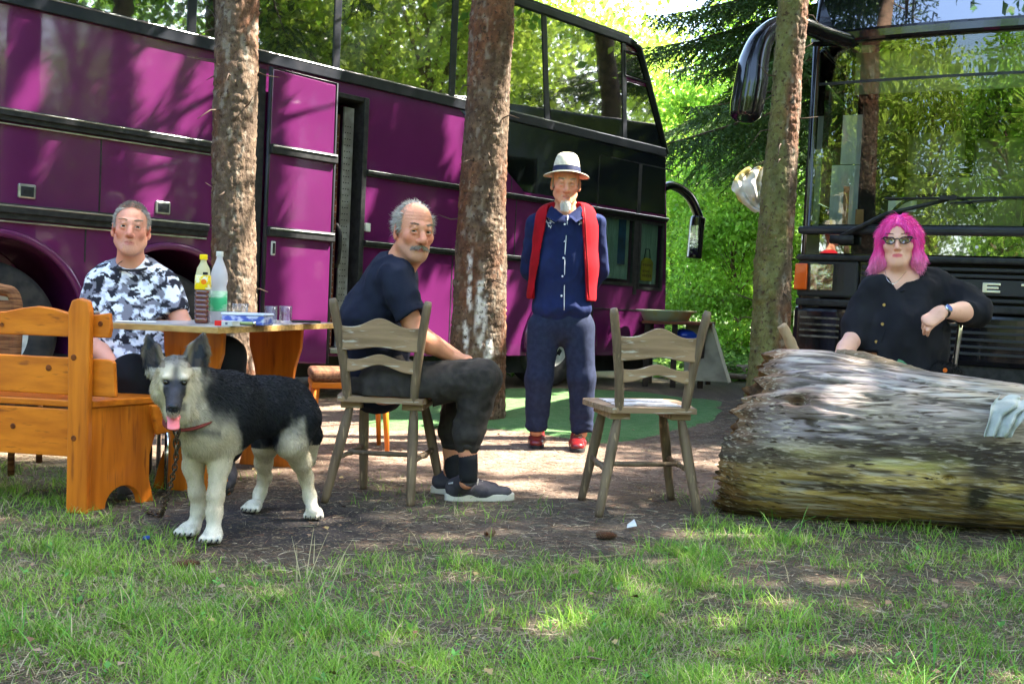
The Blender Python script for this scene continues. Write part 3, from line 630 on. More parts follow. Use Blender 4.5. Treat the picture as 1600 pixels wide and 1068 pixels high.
# ================================================================== TREES
def trunk(pts,rs,seed,n=80,dens=90,moss=None,resin=None,amp=.012):
    q=wob(pts,dens); K=len(q); r=np.interp(np.linspace(0,1,K),np.linspace(0,1,len(rs)),rs)
    a=np.linspace(0,2*math.pi,n,endpoint=False); ca,sa=np.cos(a),np.sin(a)
    base=np.stack([q[:,0][:,None]+r[:,None]*ca,q[:,1][:,None]+r[:,None]*sa,np.repeat(q[:,2][:,None],n,1)],-1).reshape(-1,3)
    rad=np.stack([np.tile(ca,K),np.tile(sa,K),np.zeros(n*K)],-1)
    s=base*V(1,1,.55); big=fbm(s*3.2,seed,3); cell=1-np.abs(vn(s*38,seed+1)); cell2=1-np.abs(vn(s*85+9,seed+2)); fl=sstep(.55,.95,cell)*.6+.4*sstep(.5,1,cell2)
    d=amp*(1.6*big+ .9*(1-fl))+.003*vn(s*120,seed+3)
    knot=sstep(.62,.8,vn(s*V(1,1,1.8)*5,seed+7)); d+=knot*.012
    v=base+rad*d[:,None]; f=[];ii=np.arange(K-1)[:,None]*n; jj=np.arange(n)[None]; f=np.stack([ii+jj,ii+(jj+1)%n,ii+n+(jj+1)%n,ii+n+jj],-1).reshape(-1,4)
    grey=V(.135,.092,.060); red=V(.165,.070,.036); dk=V(.06,.04,.028); t=sstep(-.15,.35,fbm(s*5,seed+4,3))[:,None]
    c=grey*(1-t)+red*t; c=c*(.65+.6*sstep(-.4,.5,fbm(s*30,seed+5,3)))[:,None]; fd=(fl*.55)[:,None]; c=c*(1-fd)+dk*fd
    lich=sstep(.35,.6,vn(s*40,seed+6))[:,None]*.35; c=c*(1-lich)+V(.34,.31,.25)*lich
    if moss is not None:
        mm=(sstep(-.1,.5,rad@unit(moss)+.8*fbm(s*4,seed+8,3)))[:,None]*.75; c=c*(1-mm)+V(.115,.125,.038)*(.6+.8*np.clip(fbm(s*20,seed+9)[:,None]+.5,0,1))*mm
    if resin is not None:
        px,py=proj(base+rad*0); 
        for (rx,ry,rw,rh) in resin:
            w_=np.exp(-((px-rx)/rw)**2-((py-ry)/rh)**2)*(rad[:,1]<.2); w_=(sstep(.25,.6,w_*(.7+.9*fbm(base*V(40,40,12),seed+11,3))))[:,None]; c=c*(1-w_)+V(.62,.60,.55)*w_
    return v,f,np.clip(c,.01,1),q,r
BARK=M('spruce_bark',(.2,.12,.08),.9,attr='Col',bump=.012,bs=70,bstretch=(1,1,.5),col2=(.26,.17,.11),ns=55,lo=.62,hi=.76,col3=(.05,.03,.02),ns3=38,lo3=.56,hi3=.68)
def twigs(q,r,k,z0,z1,seed,L=(.05,.22)):
    R_=np.random.default_rng(seed); out=[]
    for i in range(k):
        z=R_.uniform(z0,z1); j=int(np.argmin(abs(q[:,2]-z))); a=R_.uniform(0,6.28); d=V(math.cos(a),math.sin(a),R_.uniform(-.5,.3)); l=R_.uniform(*L); p=q[j]+d*r[j]*.85
        out.append(MB().tube([p,p+d*l*.5+V(0,0,R_.normal()*.01),p+d*l+V(0,0,R_.normal()*.04)],[.006,.004,.0015],6))
    return out
NEED=M('spruce_needles',(.03,.07,.02),.6,attr='Col',transl=.2)
def boughs(org,axis_pts,n,L,z0,z1,seed,den=1.,keep=None,tip=.09,w_=.010):
    """spruce branches around a trunk; returns needle mesh arrays and the wood MB"""
    R_=np.random.default_rng(seed); P=[];D=[];LN=[];wood=MB()
    for i in range(n):
        z=R_.uniform(z0,z1); t=(z-z0)/(z1-z0+1e-9); az=R_.uniform(0,2*math.pi); l=L*(1-.75*t)*R_.uniform(.6,1.1)
        j=int(np.argmin(abs(axis_pts[:,2]-z))); o=axis_pts[j]; h=V(math.cos(az),math.sin(az),0)
        m_=max(6,int(l/.09)); s=np.linspace(0,1,m_); br=o+h*(s*l)[:,None]+V(0,0,1)*((-.30*s+.02*s*s-.12*s**2)*l+.10*l*s**4)[:,None]
        wood.tube(br[::3] if m_>8 else br,np.linspace(.03,.005,len(br[::3] if m_>8 else br)),5,cap=False)
        sd=V(-h[1],h[0],0)
        for k in range(2,m_):
            for sg_ in (-1,1):
                if R_.random()>den: continue
                tl=(.45*l*(1-s[k])+.12)*R_.uniform(.5,1.1); dd=unit(h*.55+sd*sg_+V(0,0,-.25-.35*R_.random())); mm=max(3,int(tl/.035))
                tt=np.linspace(.05,1,mm); pts=br[k]+dd*(tl*tt)[:,None]+V(0,0,-.28*tl)*(tt**2)[:,None]
                for e in (-1,0,1):
                    nd=unit(dd+e*.8*h+V(0,0,-.15)); P.append(pts); D.append(np.repeat(nd[None],mm,0)+R_.normal(size=(mm,3))*.35); LN.append(np.full(mm,tip)*R_.uniform(.7,1.3,mm))
    P=np.concatenate(P);D=np.concatenate(D);LN=np.concatenate(LN); D/=np.linalg.norm(D,axis=1)[:,None]
    if keep is not None: k_=keep(P); P,D,LN=P[k_],D[k_],LN[k_]
    v,f,ix=strands(P,D,LN,w_*np.ones(len(P)),.15,1); c=V(.035,.075,.018)*R_.uniform(.6,1.6,(len(P),1))+V(.03,.03,0)*R_.random((len(P),1))
    return v,f,c[ix],wood
T1=dict(b=G(362,664),t=W(370,0,6.25),w=(.150,.140,.125)); 
def bus_keep(p):
    """crown gaps cut by a mask to place sun patches on coach side and floor"""
    m=np.array(B1.matrix_world); n1=m[:3,1]; t=((p-m[:3,3])@n1)/(SUN@n1); q=p-t[:,None]*SUN; px,py=proj(q)
    nn=vn(np.stack([(px*.90+py*.43)/17,(py*.90-px*.43)/95,0*px],-1),71)*.7+vn(np.stack([(px*.90+py*.43)/9,(py*.90-px*.43)/50,0*px],-1),72)*.35
    pr=np.full(len(p),-.45)
    for x0,x1,y0,y1,a in ((-60,72,-40,190,.25),(200,345,35,222,.45),(200,268,224,350,1.5),(50,95,210,330,.25),(0,50,260,340,.1),(398,520,90,570,1.2),(690,740,150,270,.8),(545,600,280,350,.4),(585,740,425,565,.35),(775,835,410,565,.3),(935,1050,440,560,.35),(500,700,-60,110,.2)):
        pr=np.where((px>x0)&(px<x1)&(py>y0)&(py<y1),a,pr)
    lit=(pr+nn>.20)&(np.abs(t)<30)
    g=p-SUN*(p[:,2]/SUN[2])[:,None]; gn=fbm(g*V(1.3,1.3,0),61,3); sunny=((g[:,1]>5.0)&(g[:,0]>-4.6)&(g[:,0]<.6)&(gn>-.12))|((np.abs(g[:,1]-6.02)<.28)&(g[:,0]<-1.9)&(g[:,0]>-4))|((np.abs(g[:,1]-7.45)<.32)&(g[:,0]<-.5)&(g[:,0]>-2.6))
    sunny&=(g[:,1]<12.2+1.063*(g[:,0]-1.77)-.4); return ~(lit|sunny)
def spruce(name,label,base,top,rs,seed,zc,Lb,nb,**k):
    base=np.array(base);top=np.array(top); d=(top-base)/(top[2]-base[2]); far=base+d*13
    pts=[base-V(0,0,.05),base+d*.7+V(.01,0,0),base+d*1.5,base+d*2.4,base+d*3.2]
    v,f,c,q,r=trunk(pts,rs,seed,**k)
    o=root('spruce_tree',label,'tree',loc=tuple(base),group='spruce trunks standing among the sitters')
    mk('trunk',v,f,BARK,o,world=True,color=c)
    hi=wob([base+d*3.2,base+d*7,far],10); mk_=MB().tube(hi,np.linspace(rs[-1],.03,len(hi)),14); mk_.build('upper_trunk',M('plain_bark',(.15,.09,.06),.9,bump=.01,bs=20,col2=(.08,.05,.035)),o,smooth=True,world=True)
    for tw in twigs(q,r,26,.8,3.1,seed): tw.build('twig',M('dead_twig',(.08,.055,.04),.9),o,world=True,smooth=True)
    hx=wob([base+d*z for z in np.linspace(3,13,5)],12)
    v,f,c,wd=boughs(base,hx,nb,Lb,zc,12.5,seed,den=1.,tip=.10,w_=.020,keep=bus_keep); mk('crown',v,f,NEED,o,world=True,color=c,smooth=False); wd.build('branch',MATS['plain_bark'],o,world=True)  # needles dropped to shape the sun streaks this crown casts
    return o
spruce('a','spruce trunk with peeling reddish bark rising right behind the pine table','tree' and G(360,690),W(371,0,6.3),[.135,.124,.118,.114,.108],100,4.6,2.3,40)
spruce('b','thick spruce trunk between the sitting man and the man in the straw hat',G(738,652),W(770,0,7.6),[.24,.195,.165,.15,.135],200,5.0,2.7,64,resin=[(752,490,10,60),(735,440,5,70),(763,545,7,30),(728,520,5,40)])
spruce('c','mossy spruce trunk in front of the black bus mirror',G(1189,692),W(1240,0,7.2),[.142,.124,.108,.092,.082],300,5.0,2.6,60,moss=(-.8,-.3,0))
# spruce with hanging boughs behind
def hang():
    o=root('spruce_tree','spruce whose drooping boughs hang into the gap between the buses','tree',loc=(4.6,15.5,0))
    q=wob([(4.6,15.5,-.1),(4.6,15.5,4),(4.5,15.5,9),(4.5,15.5,13)],14); MB().tube(q,np.linspace(.22,.05,len(q)),14).build('trunk',MATS['plain_bark'],o,smooth=True,world=True)
    v,f,c,wd=boughs(None,q,90,3.8,3.7,10,401,den=1.,tip=.10,w_=.022); mk('crown',v,f,NEED,o,world=True,color=c,smooth=False); wd.build('branch',MATS['plain_bark'],o,world=True)
hang()
# broadleaf trees
def leafcloud(n,R,cen,clumps,ls,seed,low=0.,col=(.10,.22,.03),hang=0):
    R_=np.random.default_rng(seed); cc=R_.normal(size=(clumps,3)); cc/=np.linalg.norm(cc,axis=1)[:,None]; cc*=(R_.uniform(.35,1,(clumps,1))**.5); cc=cc*np.array(R)+np.array(cen); cr=R_.uniform(.35,.95,clumps)*np.mean(R)*.30; ct=R_.uniform(.6,1.45,clumps)
    i=R_.integers(0,clumps,n); p=cc[i]+R_.normal(size=(n,3))*cr[i][:,None]*V(1,1,.6)
    if hang: p[:,2]-=R_.random(n)**.7*hang; 
    d=R_.normal(size=(n,3)); d[:,2]-=.6; d/=np.linalg.norm(d,axis=1)[:,None]; nn=R_.normal(size=(n,3)); nn[:,2]+=.7; nn/=np.linalg.norm(nn,axis=1)[:,None]
    k=p[:,2]>low; p,d,nn,i=p[k],d[k],nn[k],i[k]; s=ls*R_.uniform(.6,1.3,len(p)); v,f,ix=leafquads(p,d,nn,s,s*.62,.15)
    c=np.array(col)*ct[i][:,None]*R_.uniform(.7,1.35,(len(p),1)); return v,f,c[ix],cc
LEAF=M('tree_leaves',(.1,.22,.03),.45,attr='Col',transl=.42)
def broadtree(label,loc,H,R,n,ls,seed,col,clumps=60,low=1.2,name='broadleaf_tree',cat='tree',group=None,hang=0,tr=.14):
    o=root(name,label,cat,loc=tuple(loc),group=group); cen=(0,0,H-R[2]*.95)
    v,f,c,cc=leafcloud(n,R,cen,clumps,ls,seed,low,col,hang); mk('crown',v,f,LEAF,o,color=c,smooth=False)
    b=MB(); t=wob([(0,0,-.1),(.1,0,H*.3),(-.05,.1,H*.6),(.05,0,H*.92)],8); b.tube(t,np.linspace(tr,.02,len(t)),10)
    for k in range(0,min(len(cc),26)):
        j=int(np.clip((cc[k][2]*.65)/(H*.92)*len(t),2,len(t)-2)); m_=(t[j]+cc[k])/2+V(0,0,.2); b.tube([t[j],m_,cc[k]],[tr*.35,tr*.2,.01],5,cap=False)
    b.build('trunk',MATS['plain_bark'],o,smooth=True); return o
G1=(.22,.40,.04); G2=(.12,.26,.035); G3=(.34,.46,.06)
GRP='broadleaf trees filling the wood behind the buses'
prot=broadtree('bright green broadleaf tree seen above the purple bus roof','000' and (-.6,24,0),8.6,(3.2,3.0,3.8),26000,.15,11,G3,70,group=GRP)
p2=broadtree('leafy tree right behind the nose of the purple bus','000' and (4.6,21.5,0),7.2,(2.3,2.2,3.4),26000,.12,12,G1,70,.3,group=GRP)
p3=broadtree('darker leafy tree in the gap beside the mossy trunk',(4.35,19.2,0),4.6,(1.3,1.3,2.3),22000,.10,13,G2,50,.1,group=GRP)
for i,(x,y,pr,lb) in enumerate([(2.4,30,prot,'tall pale tree in the distance above the purple bus nose'),(5.4,34,prot,'distant tree at the end of the gap between the buses'),(4.2,28,p3,'low dark tree deep in the gap'),(6.4,25,p2,'bright leafy tree in the middle of the gap'),(-4,27,prot,'tree top hidden mostly behind the purple bus roof'),(3.2,40,prot,'farthest pale tree over the purple bus')]):
    c=copytree(pr); c.location=(x,y,-.2*(i%3)); c.rotation_euler=(0,0,i*1.7+.5); c['label']=lb
sh=broadtree('leafy bush standing at the edge of the clearing beside the bus nose',(3.55,17.0,0),2.9,(1.0,1.0,1.6),17000,.085,14,G1,50,.05,'bush','bush',tr=.03)
c=copytree(sh); c.location=(4.9,16.2,0); c.rotation_euler=(0,0,2); c.scale=(.8,.8,.72); c['label']='low round bush to the left of the mossy trunk'
# unseen canopy trees added to shade clearing and coach; then the wood mirrored in the glass
def sun_keep(p):  # drops leaves whose shadow would land on ground meant to be sunny
    q=p-SUN*(p[:,2]/SUN[2])[:,None]; q[:,2]=0; n=fbm(q*.9,61,3); n2=fbm(q*3.1,62,2)
    return (q[:,1]+.5*n+.25*n2<5.5)&(n2+.35*n<.58)
def canopy(loc,H,R,n,seed,label,keep=sun_keep,off=(0,0)):
    o=root('broadleaf_tree',label,'tree',loc=loc,group='unseen trees added to shade the clearing'); v,f,c,cc=leafcloud(n,R,(off[0],off[1],H),80,.17,seed,3.9,G2)
    P=v.reshape(-1,4,3); k=keep(P.mean(1)+np.array(loc)); v=P[k].reshape(-1,3); c=c.reshape(-1,4,3)[k].reshape(-1,3); mk('crown',v,np.arange(len(v)).reshape(-1,4),LEAF,o,color=c,smooth=False)
    MB().tube([(0,0,0),(.1+off[0]*.2,.1+off[1]*.2,H*.5),(off[0],off[1],H*1.1)],[.25,.18,.06],10).build('trunk',MATS['plain_bark'],o,smooth=True)
canopy((7.2,4.2,0),9.0,(4.3,3.6,3.0),24000,21,'unseen broad tree beside the dark bus, added to shade the foreground')
canopy((3.6,1.2,0),8.0,(3.4,3.2,2.6),18000,22,'unseen broad tree right of the log, added to shade the foreground')
canopy((11.,4.8,0),12.5,(4.0,3.6,3.0),18000,23,'unseen tall tree behind the dark bus, added to shade the foreground')
canopy((8.6,12.6,0),8.8,(4.4,3.4,3.3),42000,24,'unseen spreading tree over the dark bus, added to shade the purple bus side',bus_keep,(-3.4,-1.6))  # added crown, shaped to throw streaked shade on the purple coach
OUT='wood around the clearing, mirrored in the coach windows'
k=0
for (x,y) in [(11,9),(12,2),(17,8),(18,1),(23,6),(19,-5),(21,13),(-7,-13),(-12,-12),(-3,-16),(-17,-9),(3,-14),(-9,-20),(-20,-15),(8,-14),(11,-8),(-20,-2),(-16,5)]:
    c=copytree((prot,p2)[k%2]); c.location=(x,y,-.3); c.rotation_euler=(0,0,k*2.1); s=1.0+.35*((k*7)%4)/3; c.scale=(s,s,s*1.1); c['label']='leafy tree of the wood around the clearing, seen mirrored in the glass'; c['group']=OUT; k+=1
for (x,y) in [(10,14),(14,6.5),(12,6),(-1,-11),(-15,-7)]:
    s_=[o for o in bpy.data.objects if o.name=='spruce_tree.001'][0]; c=copytree(s_); c.location=(x,y,-.1); c.rotation_euler=(0,0,k); c['label']='dark spruce of the wood around the clearing, seen mirrored in the glass'; c['group']=OUT+' (spruces)'; k+=1
# ================================================================== FURNITURE
def woodmat(name,c1,c2,ns=3,st=(1,14,14),rough=.45,c3=None,bump=.0006,coat=0):
    return M(name,c1,rough,col2=c2,ns=ns,lo=.35,hi=.65,stretch=st,bump=bump,bs=ns*8,col3=c3,ns3=ns*2.2,lo3=.60,hi3=.72,coat=coat)
PINE=woodmat('pine_varnished',(.66,.185,.012),(.47,.115,.008),2.2,(1,12,12),.4,(.28,.07,.01),coat=.25)
PINEZ=woodmat('pine_varnished_upright',(.63,.175,.012),(.44,.105,.008),2.2,(12,12,1),.4,(.28,.07,.01),coat=.25)
KNOT=M('pine_knot',(.10,.025,.006),.5,col2=(.2,.05,.01),ns=60)
CH=woodmat('worn_wood',(.33,.215,.125),(.18,.115,.065),2.4,(1,13,13),.6,(.50,.46,.40),.0010)
CHD=woodmat('worn_wood_upright',(.20,.14,.09),(.10,.07,.045),2.4,(13,13,1.5),.5,(.34,.24,.14),.0010)
CHROME=M('chrome_tube',(.75,.75,.76),.12,metal=1.,col2=(.6,.6,.6),ns=14)
def frm(ax,ay):  # 3x3 matrix with columns x,y,z
    x=unit(ax); z=V(0,0,1); y=np.cross(z,x); return np.stack([x,y,z],1)
# ------------------------------------------------------------------ old wooden chairs
def chair(label,near_l,near_r,far_l,far_r,seatz=.455,top=.885,lean=(0,0),pat=0):
    """legs given as ground points; the back is on the near side; built in world coordinates"""
    nl,nr,fl,fr_=[V(p[0],p[1],0) for p in (near_l,near_r,far_l,far_r)]
    c=(nl+nr+fl+fr_)/4; X_=unit(nr-nl); Y_=unit(V(-X_[1],X_[0],0)); 
    o=root('wooden_chair',label,'chair',loc=tuple(c),rz=math.atan2(X_[1],X_[0]),group='old wooden chairs with wavy back slats')
    L=lambda x,y,z: c+X_*x+Y_*y+V(0,0,z)
    # seat: rounded trapezoid, wider at the front (far) side
    out=[(-.155,-.185),(.155,-.185),(.19,-.17),(.225,.12),(.215,.20),(.17,.225),(0,.235),(-.17,.225),(-.215,.20),(-.225,.12),(-.19,-.17)]
    q=wob(np.array([(*p,0) for p in out]+[(*out[0],0)]),4)[:-1,:2]
    MB().prism([tuple(p) for p in q],c+V(0,0,seatz-.012),X_,Y_,V(0,0,1),.024).build('seat',CH,o,world=True,bevel=.006)
    for sx in (-1,1): MB().box(L(sx*.135,.0,seatz-.028),(.09,.30,.03),R=np.stack([X_,Y_,V(0,0,1)],1)).build('batten',CH,o,world=True,bevel=.004)
    if pat: MB().box(c+Y_*.03+V(0,0,seatz+.0145),(.30,.30,.003),R=np.stack([X_,Y_,V(0,0,1)],1)).build('painted_seat_pattern',M('worn_white_paint',(.58,.57,.58),.6,col2=(.22,.18,.16),ns=9,lo=.47,hi=.55,stretch=(1,3,1),bump=.001,bs=40),o,world=True)
    def leg(g,sx,sy):
        a=L(sx*.14,sy*.13,seatz-.03); m=a+(g-a)*.5; b=MB(); b.tube(wob([a,m+unit(g-a)*0,g],6),[.015,.018,.021,.023,.0235,.023,.0225,.022,.021,.020,.0195,.0185,.017],14); return b.build('leg',CHD,o,world=True,smooth=True)
    leg(nl,-1,-1);leg(nr,1,-1);leg(fl,-1,1);leg(fr_,1,1)
    def at(g,sx,sy,z): a=L(sx*.14,sy*.13,seatz-.03); return a+(g-a)*((a[2]-z)/a[2])
    zs=.19
    for sx,n_,f_ in ((-1,nl,fl),(1,nr,fr_)): MB().tube([at(n_,sx,-1,zs),at(f_,sx,1,zs+.015)],[.011,.011],8).tube([at(n_,sx,-1,zs)*.5+at(f_,sx,1,zs+.015)*.5+V(0,0,0)-V(0,0,.0),at(n_,sx,-1,zs)*.4+at(f_,sx,1,zs)*.6+V(0,0,.007)],.0155,8).build('side_stretcher',CHD,o,world=True,smooth=True)
    a=(at(nl,-1,-1,zs)+at(fl,-1,1,zs+.015))/2; b=(at(nr,1,-1,zs)+at(fr_,1,1,zs+.015))/2; MB().tube([a,(a+b)/2,b],[.010,.012,.010],8).build('cross_stretcher',CHD,o,world=True,smooth=True)
    ps=[]
    for sx in (-1,1):
        a=L(sx*.145,-.165,seatz-.01); t=L(sx*.205+lean[0],-.235+lean[1],top); m=(a+t)/2+X_*sx*.0-Y_*.0
        pp=wob([a,a+(t-a)*.4-X_*sx*.008,t],8); ps.append((a,t)); MB().tube(pp,[.019]*3+[.0205]*8+[.019]*5+[.0145],14).build('back_post',CHD,o,world=True,smooth=True)
    def P(s,z): a,t=ps[s]; f=(z-a[2])/(t[2]-a[2]); return a+(t-a)*f
    for z0,h0,cr,n_ in ((.715,.105,.045,0),(.598,.058,.030,1)):
        a=P(0,z0);b=P(1,z0); n=26; v=[]
        for i in range(n):
            t=i/(n-1); x=2*t-1; p=a+(b-a)*t-Y_*(.022*(1-x*x)); up=cr*(math.exp(-(x/.42)**2)); lo=(.018+.02*n_)*(math.exp(-(x/.5)**2)) ; hh=h0*.92
            up2=up+.010*(abs(x)**4)
            for dy in (-.008,.008): v.append(p+Y_*dy+V(0,0,-hh/2+lo))
            for dy in (.008,-.008): v.append(p+Y_*dy+V(0,0,hh/2+up2))
        f=[]
        for i in range(n-1):
            for k in range(4): f.append((4*i+k,4*i+(k+1)%4,4*i+4+(k+1)%4,4*i+4+k))
        f+=[(3,2,1,0),(4*n-4,4*n-3,4*n-2,4*n-1)]; f=[q_[::-1] for q_ in f]
        mk('back_slat',v,f,CH,o,world=True,smooth=False,bevel=.004)
    return o
chair('weathered empty wooden chair with a grey slatted back beside the log',G(935,808),G(1091,808),G(908,781),G(1048,779),lean=(0,0),pat=1)
_c2=[G(507,784),G(641,791),G(568,764),G(690,770)]
chair('worn wooden chair the man with the moustache is sitting on',*_c2,lean=(0,0))
# ------------------------------------------------------------------ pine corner bench
def bench():
    N=G(125,800); ux=unit(V(-.985,.17,0)); uy=unit(V(.17,.985,0)); Z=V(0,0,1)
    o=root('pine_bench','varnished orange pine bench with a wavy backrest, seen from behind','bench',loc=tuple(N),rz=0)
    Pn=lambda a,b,z: N+ux*a+uy*b+V(0,0,z)
    def board(name,out,b0,th,mat=PINE,par=o): return MB().prism(out,Pn(0,b0,0),ux,Z,uy,th).build(name,mat,par,world=True,bevel=.006,seg=3)
    w=lambda a0,a1,zf,n=26:[(a,zf(a)) for a in np.linspace(a0,a1,n)]
    # post
    pst=MB().prism([(-.045,0),(.045,0),(.045,.42),(.05,.80),(.035,.845),(0,.855),(-.035,.845),(-.045,.80)],Pn(0,-.03,0),ux,Z,uy,.035).build('end_post',PINEZ,o,world=True,bevel=.008,seg=3)
    # backrest slats
    top=lambda a:.800+.016*math.cos((a-.20)*2*math.pi/.40)
    board('backrest_slat',[(-.105,.70),(-.112,.74),(-.105,.80)]+w(-.08,1.7,top)+[(1.7,.685)],.008,.026)
    board('backrest_slat',[(-.135,.465),(-.125,.60),(-.118,.612)]+w(-.09,1.7,lambda a:.615)+[(1.7,.465)],.012,.026)
    # seat and frame
    ud=unit(V(.56,.83,0)); S0=Pn(-.03,0,0); so_=[S0,S0+ud*.40,S0+ud*.40+ux*2.1,S0+ux*1.75]; MB().prism([((q-N)@ux,(q-N)@np.array([-ux[1],ux[0],0])) for q in so_],Pn(0,0,.418),ux,np.array([-ux[1],ux[0],0]),Z,.028).build('seat',PINE,o,world=True,bevel=.006,seg=3)
    MB().box(Pn(.87,.012,.315),(1.66,.026,.19),R=frm(ux,uy)).build('seat_apron',PINE,o,world=True,bevel=.004)
    MB().prism([(.27,.29),(.37,.30),(.40,.417),(.24,.417)],Pn(-.06,.01,0),ud,Z,V(ud[1],-ud[0],0),.024).build('bracket',PINE,o,world=True,bevel=.006)
    # end panel with arched foot
    arc=[(.36-.11*0,0)]
    out=[(.0,0),(.085,0)]+[(.175+.085*math.cos(t),.0+.085*math.sin(t)) for t in np.linspace(math.pi,0,14)]+[(.325,0),(.30,.10),(.30,.2),(.345,.34),(.37,.417),(0,.417)]
    MB().prism(out[::-1],Pn(-.02,0.006,0),ud,Z,ux,.028).build('end_panel',PINEZ,o,world=True,bevel=.004)
    MB().prism([(x+.0,z) for x,z in out][::-1],Pn(1.55,0,0),uy,Z,ux,.028).build('end_panel',PINEZ,o,world=True,bevel=.004)
    for a,b,z,nn in [(.30,-.0185,.55,0),(.62,-.0185,.52,0),(.33,-.0225+.0,.735,0),(.05,-.0325,.16,0),(.42,.0005,.30,0)]:
        pass
    k=MB()
    for a,z,b in [(.155,.57,.010),(.56,.52,.010),(.36,.735,.006),(.71,.56,.010),(-.07,.755,.006),(.30,.33,-.003),(.62,.27,-.003),(.014,.30,-.031),(.02,.62,-.031)]:
        pt=Pn(a,b,z); k.lathe([(.010*(1+.3*math.sin(a*50)),0),(.009,.0015)],c=pt,n=12,R=np.stack([ux,Z,-uy],1))
    k.build('knots',KNOT,o,world=True,smooth=False)
bench()
# ------------------------------------------------------------------ table
TA=V(-1.235,4.40,0); TW=unit(V(-.965,.26,0)); TL=unit(V(.26,.965,0)); TB=.50; TLn=1.12
def TP(a,b,z=.75): return TA+TW*a+TL*b+V(0,0,z)
def table():
    o=root('pine_table','pine trestle table with a grey sheeted top carrying bottles and glasses','table',loc=tuple(TP(.25,.55,0)))
    Z=V(0,0,1); TOP=M('grey_sheet',(.42,.41,.40),.35,col2=(.28,.26,.25),ns=6,bump=.001,bs=12,coat=.2)
    R=np.stack([TW,TL,Z],1)
    MB().box(TP(.245,.56,.735),(.52,1.14,.026),R=R).build('table_board',woodmat('ply_edge',(.52,.33,.12),(.35,.2,.07),4,(1,12,12),.5),o,world=True,bevel=.002)
    MB().box(TP(.245,.56,.7500),(.512,1.13,.004),R=R).build('top_sheet',TOP,o,world=True)
    # panels
    out=[(-.15,.72),(.15,.72),(.145,.62),(.115,.52),(.095,.40),(.11,.25),(.16,.12),(.19,0),(-.19,0),(-.16,.12),(-.11,.25),(-.095,.40),(-.115,.52),(-.145,.62)]
    for b in (.22,.98): MB().prism(out,TP(.245,b,0),TW,Z,TL,.03).build('leg_panel',PINEZ,o,world=True,bevel=.005)
    MB().box(TP(.245,.60,.30),(.025,.76,.12),R=R).build('stretcher',PINE,o,world=True,bevel=.004)
table()
def ontable(px,py): return G(px,py,.752)
Z3=V(0,0,.752)
def tplace(px,y):   # table point under pixel column px at depth y
    p=W(px,500,y); return V(p[0],p[1],.752)
def bottle_tea():
    p=tplace(316,4.70); o=root('bottle','square ribbed bottle of dark iced tea with a yellow label and yellow cap','bottle',loc=tuple(p)); s=.97
    n=32
    def sq(prof,mat,name,par,e=.5):
        b=MB(); a=np.linspace(0,2*math.pi,n,endpoint=False); rr=1/(np.abs(np.cos(a))**4+np.abs(np.sin(a))**4)**.25
        v=[];
        for r,z,q in prof: k=1+(rr-1)*q; v+= [(r*k[i]*math.cos(a[i]),r*k[i]*math.sin(a[i]),z) for i in range(n)]
        K=len(prof); f=[(i*n+j,i*n+(j+1)%n,(i+1)*n+(j+1)%n,(i+1)*n+j) for i in range(K-1) for j in range(n)]+[tuple(range(n-1,-1,-1)),tuple((K-1)*n+j for j in range(n))]
        b.add(v,f); return b.build(name,mat,par,smooth=True)
    TEA=M('dark_tea',(.085,.010,.004),.08,coat=1.,col2=(.13,.02,.006),ns=9,spec=.6)
    pr=[(.026,0,1)]
    for i in range(7): z=.008+i*.0205; pr+=[(.031,z,1),(.031,z+.013,1),(.0285,z+.016,1),(.0285,z+.0185,1)]
    sq(pr,TEA,'liquid',o)
    sq([(.0305,.155,1),(.031,.175,.8),(.031,.215,.6),(.027,.245,.2),(.018,.262,0),(.0135,.272,0),(.0135,.285,0)],M('clear_plastic',(.75,.72,.45),.1,coat=1,transl=.3,alpha=.6),'bottle_neck',o)
    lb=sq([(.0315,.150,1),(.0325,.152,1),(.0330,.19,.8),(.0325,.212,.6),(.0315,.214,.6)],M('yellow_label',(.80,.58,.01),.35,col2=(.8,.75,.5),ns=18,lo=.5,hi=.53),'label',o)
    MB().lathe([(.012,.0),(.012,.003)],c=(.012,-.033,.185),n=14,R=[[1,0,0],[0,0,1],[0,-1,0]]).build('print',M('orange_print',(.8,.20,.01),.4),lb)
    MB().box((.018,-.030,.222),(.022,.006,.012)).build('print',RUB,lb,bevel=.002)
    MB().lathe([(.0165,.283),(.017,.285),(.017,.302),(.015,.306)],n=24).build('cap',M('yellow_cap',(.85,.62,.01),.35),o,smooth=False)
bottle_tea()
def bottle_water():
    p=tplace(341,4.80); o=root('bottle','waisted clear plastic water bottle with a green and white label','bottle',loc=tuple(p))
    MB().lathe([(.028,0),(.035,.006),(.0365,.02),(.0355,.03),(.036,.04),(.0365,.052),(.0365,.148),(.034,.158),(.0325,.168),(.0365,.185),(.0385,.20),(.037,.225),(.030,.25),(.020,.275),(.0145,.29),(.0135,.30),(.0135,.312)],n=32).build('bottle_body',M('cloudy_plastic',(.78,.76,.78),.12,coat=1,transl=.3,alpha=.55,bump=.001,bs=40,sss=0),o,smooth=True)
    MB().lathe([(.0370,.055),(.0378,.057),(.0378,.145),(.0370,.147)],n=32,cap=False).build('label',M('green_label',(.06,.42,.18),.4,col2=(.75,.80,.70),ns=9,lo=.45,hi=.58,stretch=(.6,.6,1.6)),o,smooth=True)
    MB().lathe([(.0158,.302),(.0162,.304),(.0162,.322),(.0145,.325)],n=24).build('cap',WHT,o)
bottle_water()
GLS=glass('drinking_glass',(.93,.95,.95),.06,.0)
